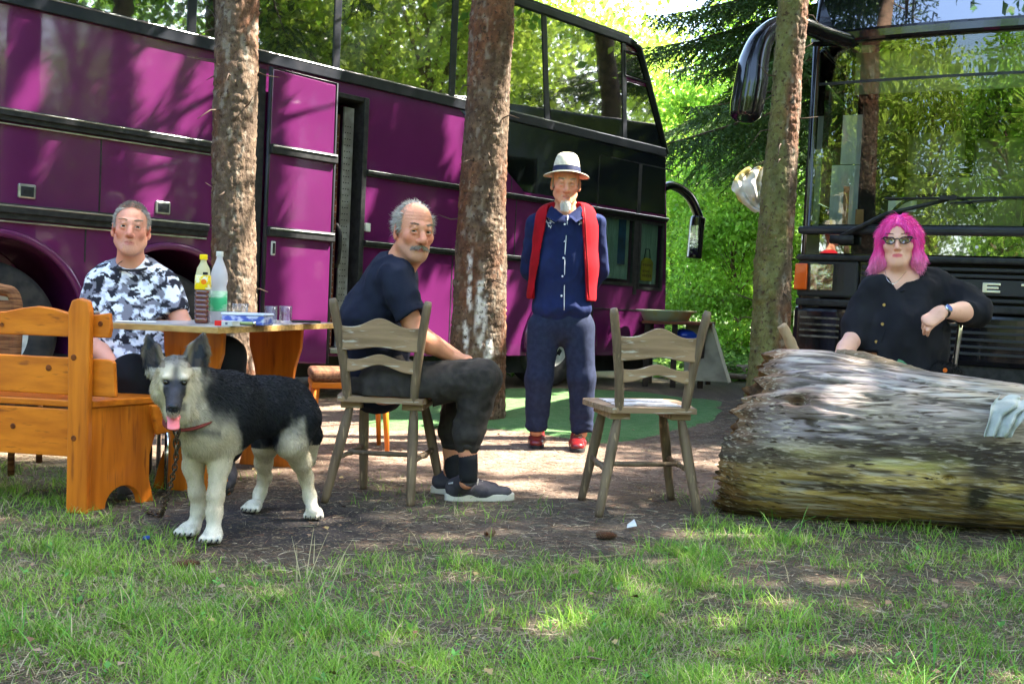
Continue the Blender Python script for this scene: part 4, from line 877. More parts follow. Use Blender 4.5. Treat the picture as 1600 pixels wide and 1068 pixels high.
for px,y,h,lb in [(423,5.05,.082,'leftmost tumbler of the pair on the right half of the table'),(446,5.12,.084,'rightmost empty glass tumbler near the flat black phone')]:
    p=tplace(px,y); o=root('drinking_glass',lb,'glass',loc=tuple(p),group='clear glass tumblers on the table'); MB().lathe([(.0,0),(.028,.0),(.0315,h),(.0295,h),(.0265,.008),(0,.008)],n=28,cap=False).build('tumbler',GLS,o,smooth=True)
p=tplace(375,5.3); o=root('drinking_glass','short fluted glass behind the tin box','glass',loc=tuple(p))
v=[];n=48;a=np.linspace(0,2*math.pi,n,endpoint=False)
for r,z in [(.030,0),(.040,.085),(.038,.085),(.028,.01)]: v+=[((r+.0016*math.cos(t*16))*math.cos(t),(r+.0016*math.cos(t*16))*math.sin(t),z) for t in a]
mk('tumbler',v,[(i*n+j,i*n+(j+1)%n,(i+1)*n+(j+1)%n,(i+1)*n+j) for i in range(3) for j in range(n)]+[tuple(range(n-1,-1,-1)),tuple(3*n+j for j in range(n))],GLS,o)
# tin box
p=tplace(387,4.72); o=root('tin_box','flat white and blue tin box on the near corner of the table','box',loc=tuple(p),rz=-.12)
MB().bx(-.098,.098,-.06,.06,0,.042).build('box_body',M('blue_print_tin',(.50,.52,.72),.35,col2=(.08,.12,.45),ns=22,lo=.45,hi=.56,stretch=(1,1,2)),o,bevel=.006,seg=3)
MB().bx(-.101,.101,-.063,.063,.042,.054).build('lid',M('tin_lid',(.68,.70,.80),.3,col2=(.5,.55,.75),ns=9),o,bevel=.005,seg=3)
p=tplace(352,4.52); o=root('cigarette_pack','red and white cigarette pack lying flat on the table edge','pack',loc=tuple(p),rz=-.35)
MB().bx(-.0,.055,-.028,.028,0,.022).build('pack_body',WHT,o,bevel=.002); MB().bx(-.035,-.0005,-.028,.028,0,.022).build('red_lid',M('red_card',(.65,.02,.02),.4),o,bevel=.002)
t=MB(); t.bx(.02,.032,-.0285,-.0275,.006,.016).build('print',BLU_ if False else M('grey_print',(.1,.1,.15),.5),o)
p=tplace(386,4.56); o=root('lighter','small green and white lighter beside the red pack','lighter',loc=tuple(p),rz=.12)
MB().tube([(-.03,0,.012),(.025,0,.012)],.011,12,flat=.7).build('lighter_body',M('green_lighter',(.30,.36,.16),.3),o,smooth=True); MB().tube([(.026,0,.012),(.038,0,.012)],.010,10).build('lighter_top',CHROME,o,smooth=True)
p=tplace(478,5.18); o=root('phone','flat black phone lying at the far right of the table','phone',loc=tuple(p),rz=.3)
MB().bx(-.07,.07,-.035,.035,.004,.016).build('phone_body',RUB,o,bevel=.004); MB().bx(-.067,.067,-.032,.032,.0155,.0175).build('phone_screen',BLK,o)
p=tplace(212,4.60); o=root('sheet_of_paper','loose white paper lying on the left end of the table','paper',loc=tuple(p),rz=.2)
mk('paper',[(-.08,-.05,.002),(.09,-.05,.003),(.08,.06,.004),(-.07,.06,.002),(-.08,-.05,.001),(.09,-.05,.002),(.08,.06,.003),(-.07,.06,.001)],[(0,1,2,3),(7,6,5,4)],MATS['white_paper'],o,smooth=False)
# ------------------------------------------------------------------ upholstered chair behind the sitter
def brown_chair():
    c=W(528,575,6.05); c=V(c[0]+.06,c[1],0); o=root('upholstered_chair','low chair with a ribbed brown upholstered seat, half behind the sitting man','chair',loc=tuple(c),rz=.25)
    MB().bx(-.22,.22,-.2,.2,.41,.475).build('seat_cushion',M('brown_fabric',(.11,.045,.025),.95,col2=(.20,.10,.05),ns=3,stretch=(20,.5,30),bump=.002,bs=60),o,bevel=.025,seg=4)
    MB().bx(-.215,.215,-.195,.195,.375,.41).build('seat_frame',PINE,o,bevel=.006)
    for x,y in ((-.19,-.17),(.19,-.17),(-.19,.17),(.19,.17)): MB().tube([(x,y,.38),(x*1.12,y*1.12,0)],[.02,.013],10).build('leg',PINEZ,o,smooth=True)
brown_chair()
# second chair back peeking at the left edge
def cane_chair():
    p=W(-8,500,4.9); o=root('wicker_chair','brown woven wicker chair back at the left edge behind the bench','chair',loc=(p[0]-.04,p[1],0),rz=.1)
    b=M('wicker',(.26,.12,.05),.8,col2=(.13,.055,.025),ns=6,stretch=(1,1,18),lo=.45,hi=.55,bump=.003,bs=90)
    q=MB().tube(wob([(-.20,0,.40),(-.20,.02,.78),(-.12,.02,.865),(.05,.02,.87),(.125,.02,.80),(.12,0,.40)],8),.028,10); q.bx(-.19,.11,-.005,.03,.42,.82).build('woven_back',b,o,smooth=False)
    MB().bx(-.22,.15,-.02,.42,.38,.42).build('seat',b,o,bevel=.01)
    for x,y in ((-.19,0),(.12,0),(-.19,.38),(.12,.38)): MB().tube([(x,y,.38),(x,y,0)],.016,8).build('leg',b,o,smooth=True)
cane_chair()
# ------------------------------------------------------------------ log
def log():
    A=V(1.02,4.74,.352); B=V(3.1,4.25,.305); Lg=np.linalg.norm(B-A); d=unit(B-A); s=V(0,0,1); t=unit(np.cross(s,d))  # t points towards +y or camera
    o=root('fallen_log','huge weathered barkless log with a ragged broken end, grey above and mossy yellow below','log',loc=(A[0],A[1],0))
    K=420;n=300; u=np.linspace(0,1,K); a=np.linspace(0,2*math.pi,n,endpoint=False); U,An=np.meshgrid(u,a,indexing='ij')
    R=np.interp(U,[0,.03,.12,.3,.6,1],[.335,.36,.368,.345,.31,.295])
    cy=np.cos(An);sz=np.sin(An)
    # hump near the broken end, flat towards the right
    R=R*(1+.05*np.exp(-((U-.06)/.10)**2)*np.clip(sz,0,1)-.03*np.clip(sz,0,1)*sstep(.15,.6,U))
    Pn=np.stack([U*Lg,cy*.37,sz*.37],-1)
    gr=fbm(Pn*V(3.2,24,24),501,4); g2=fbm(Pn*V(9,60,60),502,3); big=fbm(Pn*V(1.2,3,3),503,3)
    R=R+.016*big+.005*gr+.003*g2
    crack=np.clip(1-np.abs(fbm(Pn*V(.9,9,9),505,2))*9,0,1); R=R-.012*crack*sstep(-.2,.4,vn(Pn*V(2,5,5),506)); cr2=sstep(.045,.012,np.abs(fbm(Pn*V(1.1,15,15)+3,541,3)))*sstep(-.1,.25,vn(Pn*V(2.2,6,6),542)); R=R-.007*cr2
    # knots
    for (ku,ka,kr,kd) in [(.085,-.50+math.pi,.055,.03),(.40,.25+math.pi,.035,.022)]:
        dd=((U-ku)*Lg/(kr*1.5))**2+(((An-ka+math.pi)%(2*math.pi)-math.pi)*.37/kr)**2; R=R+kd*np.exp(-dd)-kd*1.9*np.exp(-dd*7)
    jag=(.05*np.abs(vn(np.stack([An*0,cy*5,sz*5],-1),507))+.022*vn(np.stack([An*0,cy*14,sz*14],-1),508)+.012*vn(np.stack([An*0,cy*34,sz*34],-1),509)+.10*np.clip(-sz*.2+.15,0,1)+.05*np.clip(.6-sz,0,2)*.5)
    x=U*Lg+(1-sstep(0,.45,U))*.17*sstep(-.25,1.,sz)-(1-sstep(0,.10,U))*(.06-jag*1.1)*1.0-(.10*(1-sz)*.5*(1-U)**6)
    v=A+x[...,None]*d+(R*cy)[...,None]*t+(R*sz)[...,None]*s
    v=v.reshape(-1,3); v[:,2]=np.maximum(v[:,2],-.01)
    ii=np.arange(K-1)[:,None]*n; jj=np.arange(n)[None]; f=np.stack([ii+jj,ii+(jj+1)%n,ii+n+(jj+1)%n,ii+n+jj],-1).reshape(-1,4)
    # colours follow the wood itself
    h=(v[:,2]/.72).reshape(U.shape); tn=sstep(.1,.6,U+.4*fbm(Pn*V(2,5,5),530,2))[...,None]; G_=V(.215,.18,.185)*(1-tn)+V(.34,.27,.20)*tn; Yl=V(.40,.29,.105); Br=V(.20,.115,.03); 
    hz=h+.14*fbm(Pn*V(2,6,6),510,3); c=G_*np.ones(U.shape+(1,)); k=sstep(.62,.30,hz)[...,None]; c=c*(1-k)+Yl*k; k=sstep(.30,.10,hz+.1*fbm(Pn*V(1.5,9,9),511,3))[...,None]*.7; c=c*(1-k)+Br*k
    c=c*np.clip(1+1.0*gr+.4*g2,.15,2)[...,None]
    k=(sstep(.10,.30,fbm(Pn*V(2.2,18,18),512,4))*.9)[...,None]; c=c*(1-k)+V(.045,.035,.030)*k
    k=(sstep(.18,.4,fbm(Pn*V(3.4,32,32),513,3))*.6)[...,None]; c=c*(1-k)+V(.50,.46,.42)*k
    k=(sstep(.12,.35,fbm(Pn*V(1.6,5,5),514,2))*sstep(.55,.35,h)*.55)[...,None]; c=c*(1-k)+V(.33,.33,.06)*k
    dv=np.exp(-((U*Lg-.98-.03*vn(Pn*8,515))/.055)**2)*sstep(.62,.5,h); k=np.clip(dv*1.3*(.7+.6*vn(Pn*20,516)),0,1)[...,None]; c=c*(1-k)+V(.035,.03,.02)*k
    dd=((U-.085)*Lg/.10)**2+(((An-(-.50+math.pi)+math.pi)%(2*math.pi)-math.pi)*.37/.06)**2; k=(np.exp(-dd)*.9)[...,None]; c=c*(1-k)+V(.10,.05,.02)*k
    k=(cr2*.85)[...,None]; c=c*(1-k)+V(.04,.03,.022)*k
    k=(sstep(.38,.55,vn(Pn*V(14,40,40),543))*.35)[...,None]; c=c*(1-k)+V(.09,.065,.045)*k
    k=(sstep(.075,.0,U+.035*vn(Pn*V(9,9,9),517)+.012*vn(Pn*30,518)))[...,None]*.85; c=c*(1-k)+(V(.13,.065,.025)*(.5+np.clip(vn(Pn*16,519)+.5,0,1.3)[...,None]))*k
    k=(sstep(.10,.32,fbm(Pn*V(1.5,7,7),531,4))*sstep(.12,.3,h)*sstep(.85,.55,h)*.9)[...,None]; c=c*(1-k)+V(.05,.038,.03)*k
    LM=M('log_wood',(.3,.28,.25),.85,attr='Col',bump=.007,bs=5,bstretch=(.6,20,20),col2=(.50,.42,.33),ns=5,lo=.54,hi=.78,col3=(.045,.03,.02),ns3=3.6,lo3=.57,hi3=.66,stretch=(.55,20,20))
    mk('trunk',v,f,LM,o,world=True,color=np.clip(c.reshape(-1,3),.01,1))
    # broken end face, recessed and splintered
    r_=np.linspace(1,0,16); vv=[];
    for q in r_:
        rr=q; base=v.reshape(K,n,3)[0]; cen=base.mean(0); p=cen+(base-cen)*rr; p=p+d*(.07*np.sin(min(1,(1-q)*4)*1.57)+.05*fbm(np.stack([a*0,np.cos(a)*rr*4,np.sin(a)*rr*4],-1),520,4)*(1-q>0))[:,None]; vv.append(p)
    vv=np.concatenate(vv); m_=len(r_); ff=[(i*n+j,(i+1)*n+j,(i+1)*n+(j+1)%n,i*n+(j+1)%n) for i in range(m_-1) for j in range(n)]
    mk('broken_end',vv,ff,M('rotten_wood',(.17,.085,.03),.95,col2=(.05,.03,.015),ns=12,bump=.012,bs=40),o,world=True)
    b=MB(); R_=np.random.default_rng(5)
    for i in range(90):
        t_=R_.uniform(0,6.28); p=A+d*(.03+.17*float(sstep(-.25,1.,math.sin(t_)))+R_.uniform(-.02,.03))+t*.33*math.cos(t_)*R_.uniform(.75,1)+s*.33*math.sin(t_)*R_.uniform(.75,1); l=R_.uniform(.01,.045); w_=R_.uniform(.006,.016)
        b.tube([p+d*.05,p-d*l*.4,p-d*l+V(0,0,R_.normal()*.01)],[w_,w_*.7,.001],5)
    b.build('splinters',MATS['rotten_wood'],o,world=True)
log()
# branch, stub, cloth on the log
def limb(name,label,cat,pts,rs,mat,n=14):
    q=wob(pts,10); r=np.interp(np.linspace(0,1,len(q)),np.linspace(0,1,len(rs)),rs); b=MB().tube(q-q[0],r,n); v=np.concatenate(b.v); v+= .12*r.mean()*rng.normal(size=v.shape)*.5
    o=mk(name,v,b.f,mat); o.location=q[0]; tag(o,label,cat); return o
STK=woodmat('grey_branch',(.27,.20,.13),(.13,.09,.06),5,(1,10,10),.85,(.38,.32,.26),.003)
limb('dead_branch','thick dead grey branch lying along the top of the log','branch',[W(1306,553,4.80),W(1350,561,4.76),W(1420,581,4.68),W(1490,597,4.62),W(1525,606,4.58)],[.022,.034,.030,.022,.008],STK)
limb('wooden_stake','round wooden stake sticking up behind the left end of the log','stake',[W(1255,585,5.15),W(1243,552,5.12),W(1222,508,5.1)],[.026,.026,.024],woodmat('stake_wood',(.42,.30,.18),(.30,.2,.12),5,(8,8,1),.8))
def cloth(name,label,outline_px,y,thick,mat,bulge,seed,folds,fd=(1,0)):
    # rag: a grid warped over its support, outline given by rows of (left, right) pixels
    rows=len(outline_px); n=26; m=rows*6; v=[]
    L_=np.array([W(a[0],a[1],a[4]) for a in outline_px]); Rr=np.array([W(a[2],a[3],a[4]) for a in outline_px]); L_=wob(L_,6);Rr=wob(Rr,6); m=len(L_)
    for i in range(m):
        for j in range(n):
            t=j/(n-1); p=L_[i]*(1-t)+Rr[i]*t; w_=math.sin((t*fd[0]+i/m*fd[1])*folds+seed)*.5+vn(V(p[0]*22,p[1]*22,p[2]*22)[None],seed)[0]*.8; v.append(p+V(0,-1,.25)*(bulge*w_))
    v=np.array(v); f=np.array([(i*n+j,i*n+j+1,(i+1)*n+j+1,(i+1)*n+j) for i in range(m-1) for j in range(n-1)]); c=v[0].copy()
    o=mk(name,v,f,mat,loc=c); tag(o,*label); sd=o.modifiers.new('t','SOLIDIFY'); sd.thickness=thick; sb=o.modifiers.new('s','SUBSURF'); sb.levels=1; sb.render_levels=1; return o
cloth('rag',('pale green grey rag draped over the right side of the log','cloth'),[(1562,609,1640,611,4.46),(1556,622,1650,622,4.30),(1549,634,1650,632,4.215),(1545,652,1608,640,4.175),(1539,672,1595,656,4.15),(1538,681,1580,684,4.14)],4.4,.004,M('rag_cloth',(.46,.47,.43),.9,col2=(.32,.34,.31),ns=10,bump=.003,bs=60),.030,3,17)
cloth('hanging_cloth',('white and yellow cloth hanging out from behind the mossy trunk','cloth'),[(1165,262,1200,260,7.4),(1150,276,1200,275,7.38),(1144,292,1200,290,7.36),(1152,305,1200,310,7.36),(1165,318,1200,325,7.38),(1182,332,1200,338,7.4)],7.4,.006,M('stained_cloth',(.55,.52,.46),.9,col2=(.50,.38,.10),ns=7,lo=.5,hi=.60,bump=.004,bs=30),.035,5,17)
o=MB().prism([(-.03,0),(-.035,.035),(-.02,.06),(0,.052),(.02,.035),(.035,.01),(.04,-.005)],(0,0,0),(1,0,0),(0,.3,.95),(0,1,0),.004).build('leaf',M('green_leaf',(.07,.20,.10),.5,col2=(.05,.15,.07),ns=30),None); o.location=W(1412,580,4.97); tag(o,'single green leaf standing up on the log in front of the woman','leaf')
# furry dark bundle
def bundle():
    s=S(); c=W(1474,584,5.06); s.ell(c,(.075,.06,.05)); s.ell(c+V(-.05,0,-.01),(.05,.05,.035)); s.ell(c+V(.05,.01,-.015),(.05,.05,.04)); v,f=mesh_sdf(s,.007,disp=lambda p:.018*fbm(p*26,9,3))
    o=root('dark_bundle','dark fluffy bundle with a small orange spot behind the log, next to the woman','bundle',loc=tuple(c)); b=mk('fluffy_body',v,f,M('black_fluff',(.012,.011,.011),.95,bump=.004,bs=120),o,world=True)
    nn=vnormals(v,f); k=rng.integers(0,len(v),2200); dd=nn[k]+rng.normal(size=(2200,3))*.5; dd/=np.linalg.norm(dd,axis=1)[:,None]; q,g,_=strands(v[k],dd,rng.uniform(.01,.03,2200),.0016,.1,2); mk('fluff',q,g,MATS['black_fluff'],o,world=True)
    MB().lathe([(.011,0),(.009,.004),(0,.006)],c=c+V(-.018,-.062,.022),n=12,R=[[1,0,0],[0,0,1],[0,-1,0]]).build('orange_spot',M('orange_felt',(.75,.16,.02),.6),o,world=True)
bundle()
# ------------------------------------------------------------------ things beside the purple bus nose
def backtable():
    y=11.6; gp=lambda px,py:G(px,py)
    o=root('work_table','dark legged wooden table holding the plastic tub beside the purple bus','table',loc=tuple(G(1060,600)))
    z=.68; a=W(1003,497,11.3);b=W(1112,499,11.3); c=W(1118,494,12.0);d=W(1012,492,12.0)
    Rw=MATS['brown_panel']; P_=[V(p[0],p[1],z) for p in (a,b,c,d)]; P2=[p+V(0,0,.03) for p in P_]
    mk('table_top',P_+P2,[(3,2,1,0),(4,5,6,7),(0,1,5,4),(1,2,6,5),(2,3,7,6),(3,0,4,7)],woodmat('red_board',(.22,.07,.04),(.12,.04,.03),4,(1,9,9),.7),o,world=True,smooth=False,bevel=.004)
    for px,yy in ((1012,11.35),(1055,11.35),(1098,11.35),(1018,11.9),(1110,11.9)):
        p=W(px,500,yy); MB().bx(p[0]-.028,p[0]+.028,p[1]-.028,p[1]+.028,0,z).build('leg',M('dark_wood',(.03,.022,.018),.8,col2=(.06,.04,.03),ns=8),o,world=True,bevel=.004)
    t=root('plastic_tub','shallow pale green plastic tub standing on the dark legged table','tub',loc=(float((a+b)[0]/2)-.08,11.55,z+.03))
    n=40;an=np.linspace(0,2*math.pi,n,endpoint=False); v=[]
    for r,zz in [(.24,0),(.28,.09),(.33,.105),(.335,.12),(.28,.115),(.23,.02)]: v+=[(r*math.cos(q),r*.72*math.sin(q),zz) for q in an]
    mk('tub_body',v,[(i*n+j,i*n+(j+1)%n,(i+1)*n+(j+1)%n,(i+1)*n+j) for i in range(5) for j in range(n)]+[tuple(range(n-1,-1,-1)),tuple(5*n+j for j in range(n))],M('tub_plastic',(.42,.46,.36),.4,col2=(.45,.38,.12),ns=5,lo=.5,hi=.7),t)
    c=W(1072,524,11.5); bl=root('blue_sack','crumpled blue plastic sack under the table top','sack',loc=tuple(c)); s=S(); s.ell(c,(.13,.1,.07)); s.ell(c+V(.08,0,-.02),(.08,.08,.05)); v,f=mesh_sdf(s,.014,disp=lambda p:.02*fbm(p*14,4,3)); mk('sack',v,f,M('blue_plastic',(.02,.06,.45),.3,coat=.4),bl,world=True)
    MB().bx(c[0]-.25,c[0]+.25,c[1]-.1,c[1]+.15,c[2]-.10,c[2]-.07).build('lower_shelf',MATS['dark_wood'],o,world=True)
    # leaning board
    b0=root('leaning_board','sand coloured tapered board leaning against the work table','board',loc=tuple(G(1110,598)))
    q=[W(1068,594,11.25),W(1140,597,11.2),W(1112,508,11.45),W(1072,505,11.5)]; q2=[p+V(.0,.03,.01) for p in q]
    mk('board',q+q2,[(0,1,2,3),(7,6,5,4),(0,4,5,1),(1,5,6,2),(2,6,7,3),(3,7,4,0)],M('sand_board',(.33,.29,.21),.85,col2=(.22,.19,.14),ns=5,bump=.002,bs=14),b0,world=True,smooth=False,bevel=.004)
    w_=W(1140,597,11.2); w2=W(1113,506,11.45); MB().tube([w_,w2],.018,8).build('pale_edge',M('pale_lath',(.62,.52,.38),.8),b0,world=True)
    for px,py,l in ((1155,548,.5),(1168,558,.35)):
        c=G(px,py+45); limb('log_piece','short round log piece on the ground left of the big log' if px==1155 else 'thin stick of wood beside the short log piece','log',[c+V(-.3,.3,.1),c+V(0,0,.1),c+V(l,-.3,.1)],[.09,.095,.09] if px==1155 else [.03,.03,.02],STK)
    p=G(1165,515); 
backtable()
# small ground things
def cone(px,py,rz,L,label):
    c=G(px,py); o=root('spruce_cone',label,'cone',loc=(c[0],c[1],.017),rz=rz,group='spruce cones in the grass'); v=[];f=[];n0=0; N=150
    for i in range(N):
        t=i/N; a=i*2.4; r=.014*math.sin(math.pi*min(1,.12+t*.9))**.7; p=V((t-.5)*L,r*math.cos(a),r*math.sin(a)); out=V(.5,math.cos(a),math.sin(a)); sd=V(0,-math.sin(a),math.cos(a)); w_=.006
        v+=[p-sd*w_-out*.001,p+sd*w_-out*.001,p+out*.006+sd*.002,p+out*.006-sd*.002]; f.append((n0,n0+1,n0+2,n0+3)); n0+=4
    mk('scales',v,f,M('cone_scales',(.26,.16,.10),.8,col2=(.16,.09,.055),ns=60),o,smooth=False)
    MB().lathe([(.001,-L*.5),(.010,-L*.3),(.013,0),(.009,L*.35),(.001,L*.5)],n=10,R=[[0,0,1],[0,1,0],[-1,0,0]]).build('core',KNOT,o)
cone(290,888,.4,.085,'dark spruce cone in the grass in front of the dog'); cone(947,842,-.1,.08,'long pale spruce cone on the soil near the empty chair'); cone(765,838,1.2,.06,'small spruce cone at the edge of the bare soil')
o=mk('blue_disc',*(lambda b:(np.concatenate(b.v),b.f))(MB().lathe([(.012,0),(.013,.004),(.011,.011),(0,.012)],n=16)),M('blue_cap',(.02,.05,.22),.4)); c=G(229,847); o.location=(c[0],c[1],.012); tag(o,'small blue bottle cap in the grass left of the dog','cap')
o=mk('paper_scrap',[(-.02,0,0),(.02,-.005,.01),(.012,.03,.03),(-.015,.03,.008),(-.02,.002,-.002),(.02,-.003,.008),(.012,.032,.028),(-.015,.032,.006)],[(0,1,2,3),(7,6,5,4)],WHT,smooth=False); c=G(987,828); o.location=(c[0],c[1],.01); tag(o,'crumpled white paper scrap on the soil by the empty chair','scrap')
for i,(px,py,dx,L_,lb) in enumerate([(955,878,.30,.18,'thin dead stick on the soil below the empty chair'),(560,905,-.2,.12,'dead stick in front of the dog patch'),(912,1040,.05,.11,'short grey stick at the bottom of the grass'),(820,935,.25,.10,'dark twig lying in the middle of the grass')]):
    c=G(px,py); limb('dead_stick',lb,'stick',[c+V(-L_/2,0,.012),c+V(0,.01,.02),c+V(L_/2,dx*.3,.012)],[.004,.0035,.002],STK,6)
def stalks():
    P=[];D=[];L_=[]
    for px,py,dx,l in [(478,905,.1,.18),(470,905,-.25,.15),(482,905,.35,.17),(464,912,-.05,.13),(515,905,.5,.16),(520,910,.35,.13),(490,880,.0,.1),(600,905,.1,.09)]:
        P.append(G(px,py)); D.append(unit(V(dx,.1,1))); L_.append(l)
    v,f,ix=strands(np.array(P),np.array(D),np.array(L_),.0035,.05,4,side=np.tile(V(1,0,0),(len(P),1))); return mk('straw_stalks',v,f,M('straw',(.50,.42,.24),.7))
tag(stalks(),'pale dry straw stalks standing up in the grass before the dog','grass',kind='stuff')
# ================================================================== PEOPLE
SKIN=M('skin',(.5,.3,.2),.5,attr='Col',sss=.10,bump=.0014,bs=140,col2=(.50,.17,.10),ns=30,lo=.62,hi=1.1,spec=.35)
EYEW=M('eye_white',(.46,.41,.38),.3); IRIS=M('iris',(.05,.045,.03),.15); PUP=M('pupil',(.005,.005,.005),.1)
def basis(f,up=(0,0,1),tilt=0):
    f=unit(f); x=unit(np.cross(f,up)); u=np.cross(x,f); x2=x*math.cos(tilt)+u*math.sin(tilt); u2=np.cross(x2,f); return np.stack([x2,f,u2],1)  # columns: x(right of person), forward, up
class Head:
    def __init__(h,c,f,s=1.,tilt=0,w=1.,jaw=1.,chin=1.,nose=1.,brow=1.,cheek=1.): h.c=np.asarray(c,float); h.B=basis(f,tilt=tilt); h.s=s; h.w=w; h.jaw=jaw; h.chin=chin; h.nose=nose; h.brow=brow; h.cheek=cheek
    def P(h,x,y,z): return h.c+h.B@(V(x*h.w,y,z)*h.s)
    def loc(h,p): return ((p-h.c)@h.B)/h.s/V(h.w,1,1)
    def skin(h,S_):
        s=h.s; P=h.P; B=h.B
        S_.ell(P(0,-.012,.035),V(.074*h.w,.094,.086)*s,B,k=.02)
        S_.ell(P(0,.028,-.028),V(.057*h.w,.058,.080)*s,B,k=.03*s)
        for e in (-1,1):
            S_.cap(P(e*.050,.002,-.05),P(e*.020,.062,-.090),.020*s*h.jaw,.018*s*h.jaw,k=.025*s)
            S_.ell(P(e*.042,.056,-.016),V(.020,.018,.020)*s*h.cheek,B,k=.02*s)
        S_.ell(P(0,.071,-.096),V(.021,.017,.018)*s*h.chin,B,k=.018*s)
        S_.cap(P(0,.070,-.060),P(0,.068,-.072),.022*s,.020*s,k=.02*s)
        for e in (-1,1): S_.ell(P(e*.031,.100,.011),V(.0185,.018,.0125)*s,B,k=.014*s,mode=1)
        S_.cap(P(-.036,.074,.030),P(0,.081,.026),.0105*s*h.brow,.0115*s*h.brow,k=.012*s); S_.cap(P(.036,.074,.030),P(0,.081,.026),.0105*s*h.brow,.0115*s*h.brow,k=.012*s)
        n=h.nose
        S_.cap(P(0,.084,.016),P(0,.084+.024*n,-.026),.0085*s,.0125*s*n,k=.010*s)
        for e in (-1,1): S_.ell(P(e*.0125*n,.088+.006*n,-.031),V(.0085,.011,.0085)*s*n,B,k=.007*s)
        for e in (-1,1): S_.ell(P(e*.0065,.093+.012*n,-.041),V(.0035,.004,.0035)*s,B,k=.003*s,mode=1)
        S_.cap(P(-.021,.079,-.058),P(0,.086,-.055),.0042*s,.0066*s,k=.006*s); S_.cap(P(.021,.079,-.058),P(0,.086,-.055),.0042*s,.0066*s,k=.006*s)
        S_.cap(P(-.018,.080,-.0685),P(.018,.080,-.0685),.0070*s,k=.006*s); S_.ell(P(0,.084,-.0685),V(.012,.006,.007)*s,B,k=.005*s)
        S_.cap(P(-.022,.088,-.0625),P(.022,.088,-.0625),.0022*s,k=.004*s,mode=1)
        for e in (-1,1):
            S_.cap(P(e*.0175,.0795,.0165),P(e*.031,.0860,.0192),.0046*s,.0060*s,k=.005*s); S_.cap(P(e*.031,.0860,.0192),P(e*.0455,.0765,.0120),.0060*s,.0046*s,k=.005*s)
            S_.cap(P(e*.0185,.0785,.003),P(e*.031,.0835,.0005),.0036*s,.0046*s,k=.005*s); S_.cap(P(e*.031,.0835,.0005),P(e*.0450,.0745,.004),.0046*s,.0036*s,k=.005*s)
            E_=basis(B[:,0]*e*.9*0+B[:,1]*1.0,up=B[:,2]); 
            R=np.stack([unit(B[:,0]*e+B[:,1]*-.55),unit(B[:,1]+B[:,0]*e*.55),B[:,2]],1)
            S_.cap(P(e*.021,.094,-.036),P(e*.034,.078,-.064),.0026*s,.0022*s,k=.009*s,mode=1); S_.cap(P(e*.019,.0875,-.006),P(e*.038,.080,-.013),.0016*s,k=.007*s,mode=1)
            S_.ell(P(e*.080,-.010,.0),V(.0065,.0175,.031)*s,R,k=.008*s); S_.ell(P(e*.0875,-.004,.004),V(.004,.010,.018)*s,R,k=.004*s,mode=1); S_.ell(P(e*.078,.0,-.024),V(.006,.009,.011)*s,R,k=.006*s)
    def eyes(h,par,gaze=None,closed=False,iris=IRIS):
        for e in (-1,1):
            c=h.P(e*.031,.0725,.0090); r=.0137*h.s; g=h.B[:,1] if gaze is None else unit(np.asarray(gaze)-c)
            x=unit(np.cross(V(0,0,1),g)); u=np.cross(g,x); R=np.stack([x,u,g],1)
            if closed: 
                MB().lathe([(r*math.sin(t),r*math.cos(t)) for t in np.linspace(.01,math.pi-.01,12)],c=c,n=20,R=R).build('eyelid',SKIN,par,world=True,smooth=True,color=V(.46,.24,.16)); continue
            t0,t1=.20,.48; b=MB(); th=[.01,t0,t0+.001,t1,t1+.001]+list(np.linspace(.6,math.pi-.05,10)); 
            n=20; prof=[(r*math.sin(t),r*math.cos(t)) for t in th]; b.lathe(prof,c=c,n=n,R=R); mi=[2]*n+[1]*(2*n)+[1]*n+[0]*(n*(len(th)-5))+[2,0]
            ob=mk('eye',np.concatenate(b.v),b.f,[EYEW,iris,PUP],par,True,world=True,mi=mi[:len(b.f)]); 
    def tint(h,p,base,lips=(.45,.14,.11),red=(.66,.20,.13),redamt=.5,stub=None,stubamt=.4):
        q=h.loc(p); c=np.tile(np.asarray(base,float),(len(p),1)); near=(np.abs(q)<.16).all(1)
        def bl(col,w): nonlocal c; w=np.clip(w,0,1)[:,None]; c=c*(1-w)+np.asarray(col)*w
        g=lambda x,y,z,r: np.exp(-((q[:,0]-x)**2+(q[:,1]-y)**2+(q[:,2]-z)**2)/r**2)
        bl(red,(g(0,.105,-.028,.022)+g(.042,.065,-.02,.026)+g(-.042,.065,-.02,.026)+.7*g(.085,-.01,0,.03)+.7*g(-.085,-.01,0,.03)+.3*g(0,.085,.07,.03))*redamt*near)
        if stub is not None: bl(stub,sstep(-.035,-.06,q[:,2])*sstep(.0,.03,q[:,1])*sstep(-.125,-.105,q[:,2])*stubamt*near)
        lp=sstep(.0118,.0085,np.sqrt(((q[:,0])*.45)**2+((q[:,2]+.0625)*1.0)**2))*(q[:,1]>.07)*sstep(.026,.022,np.abs(q[:,0])); bl(lips,lp*.85*near)
        return c
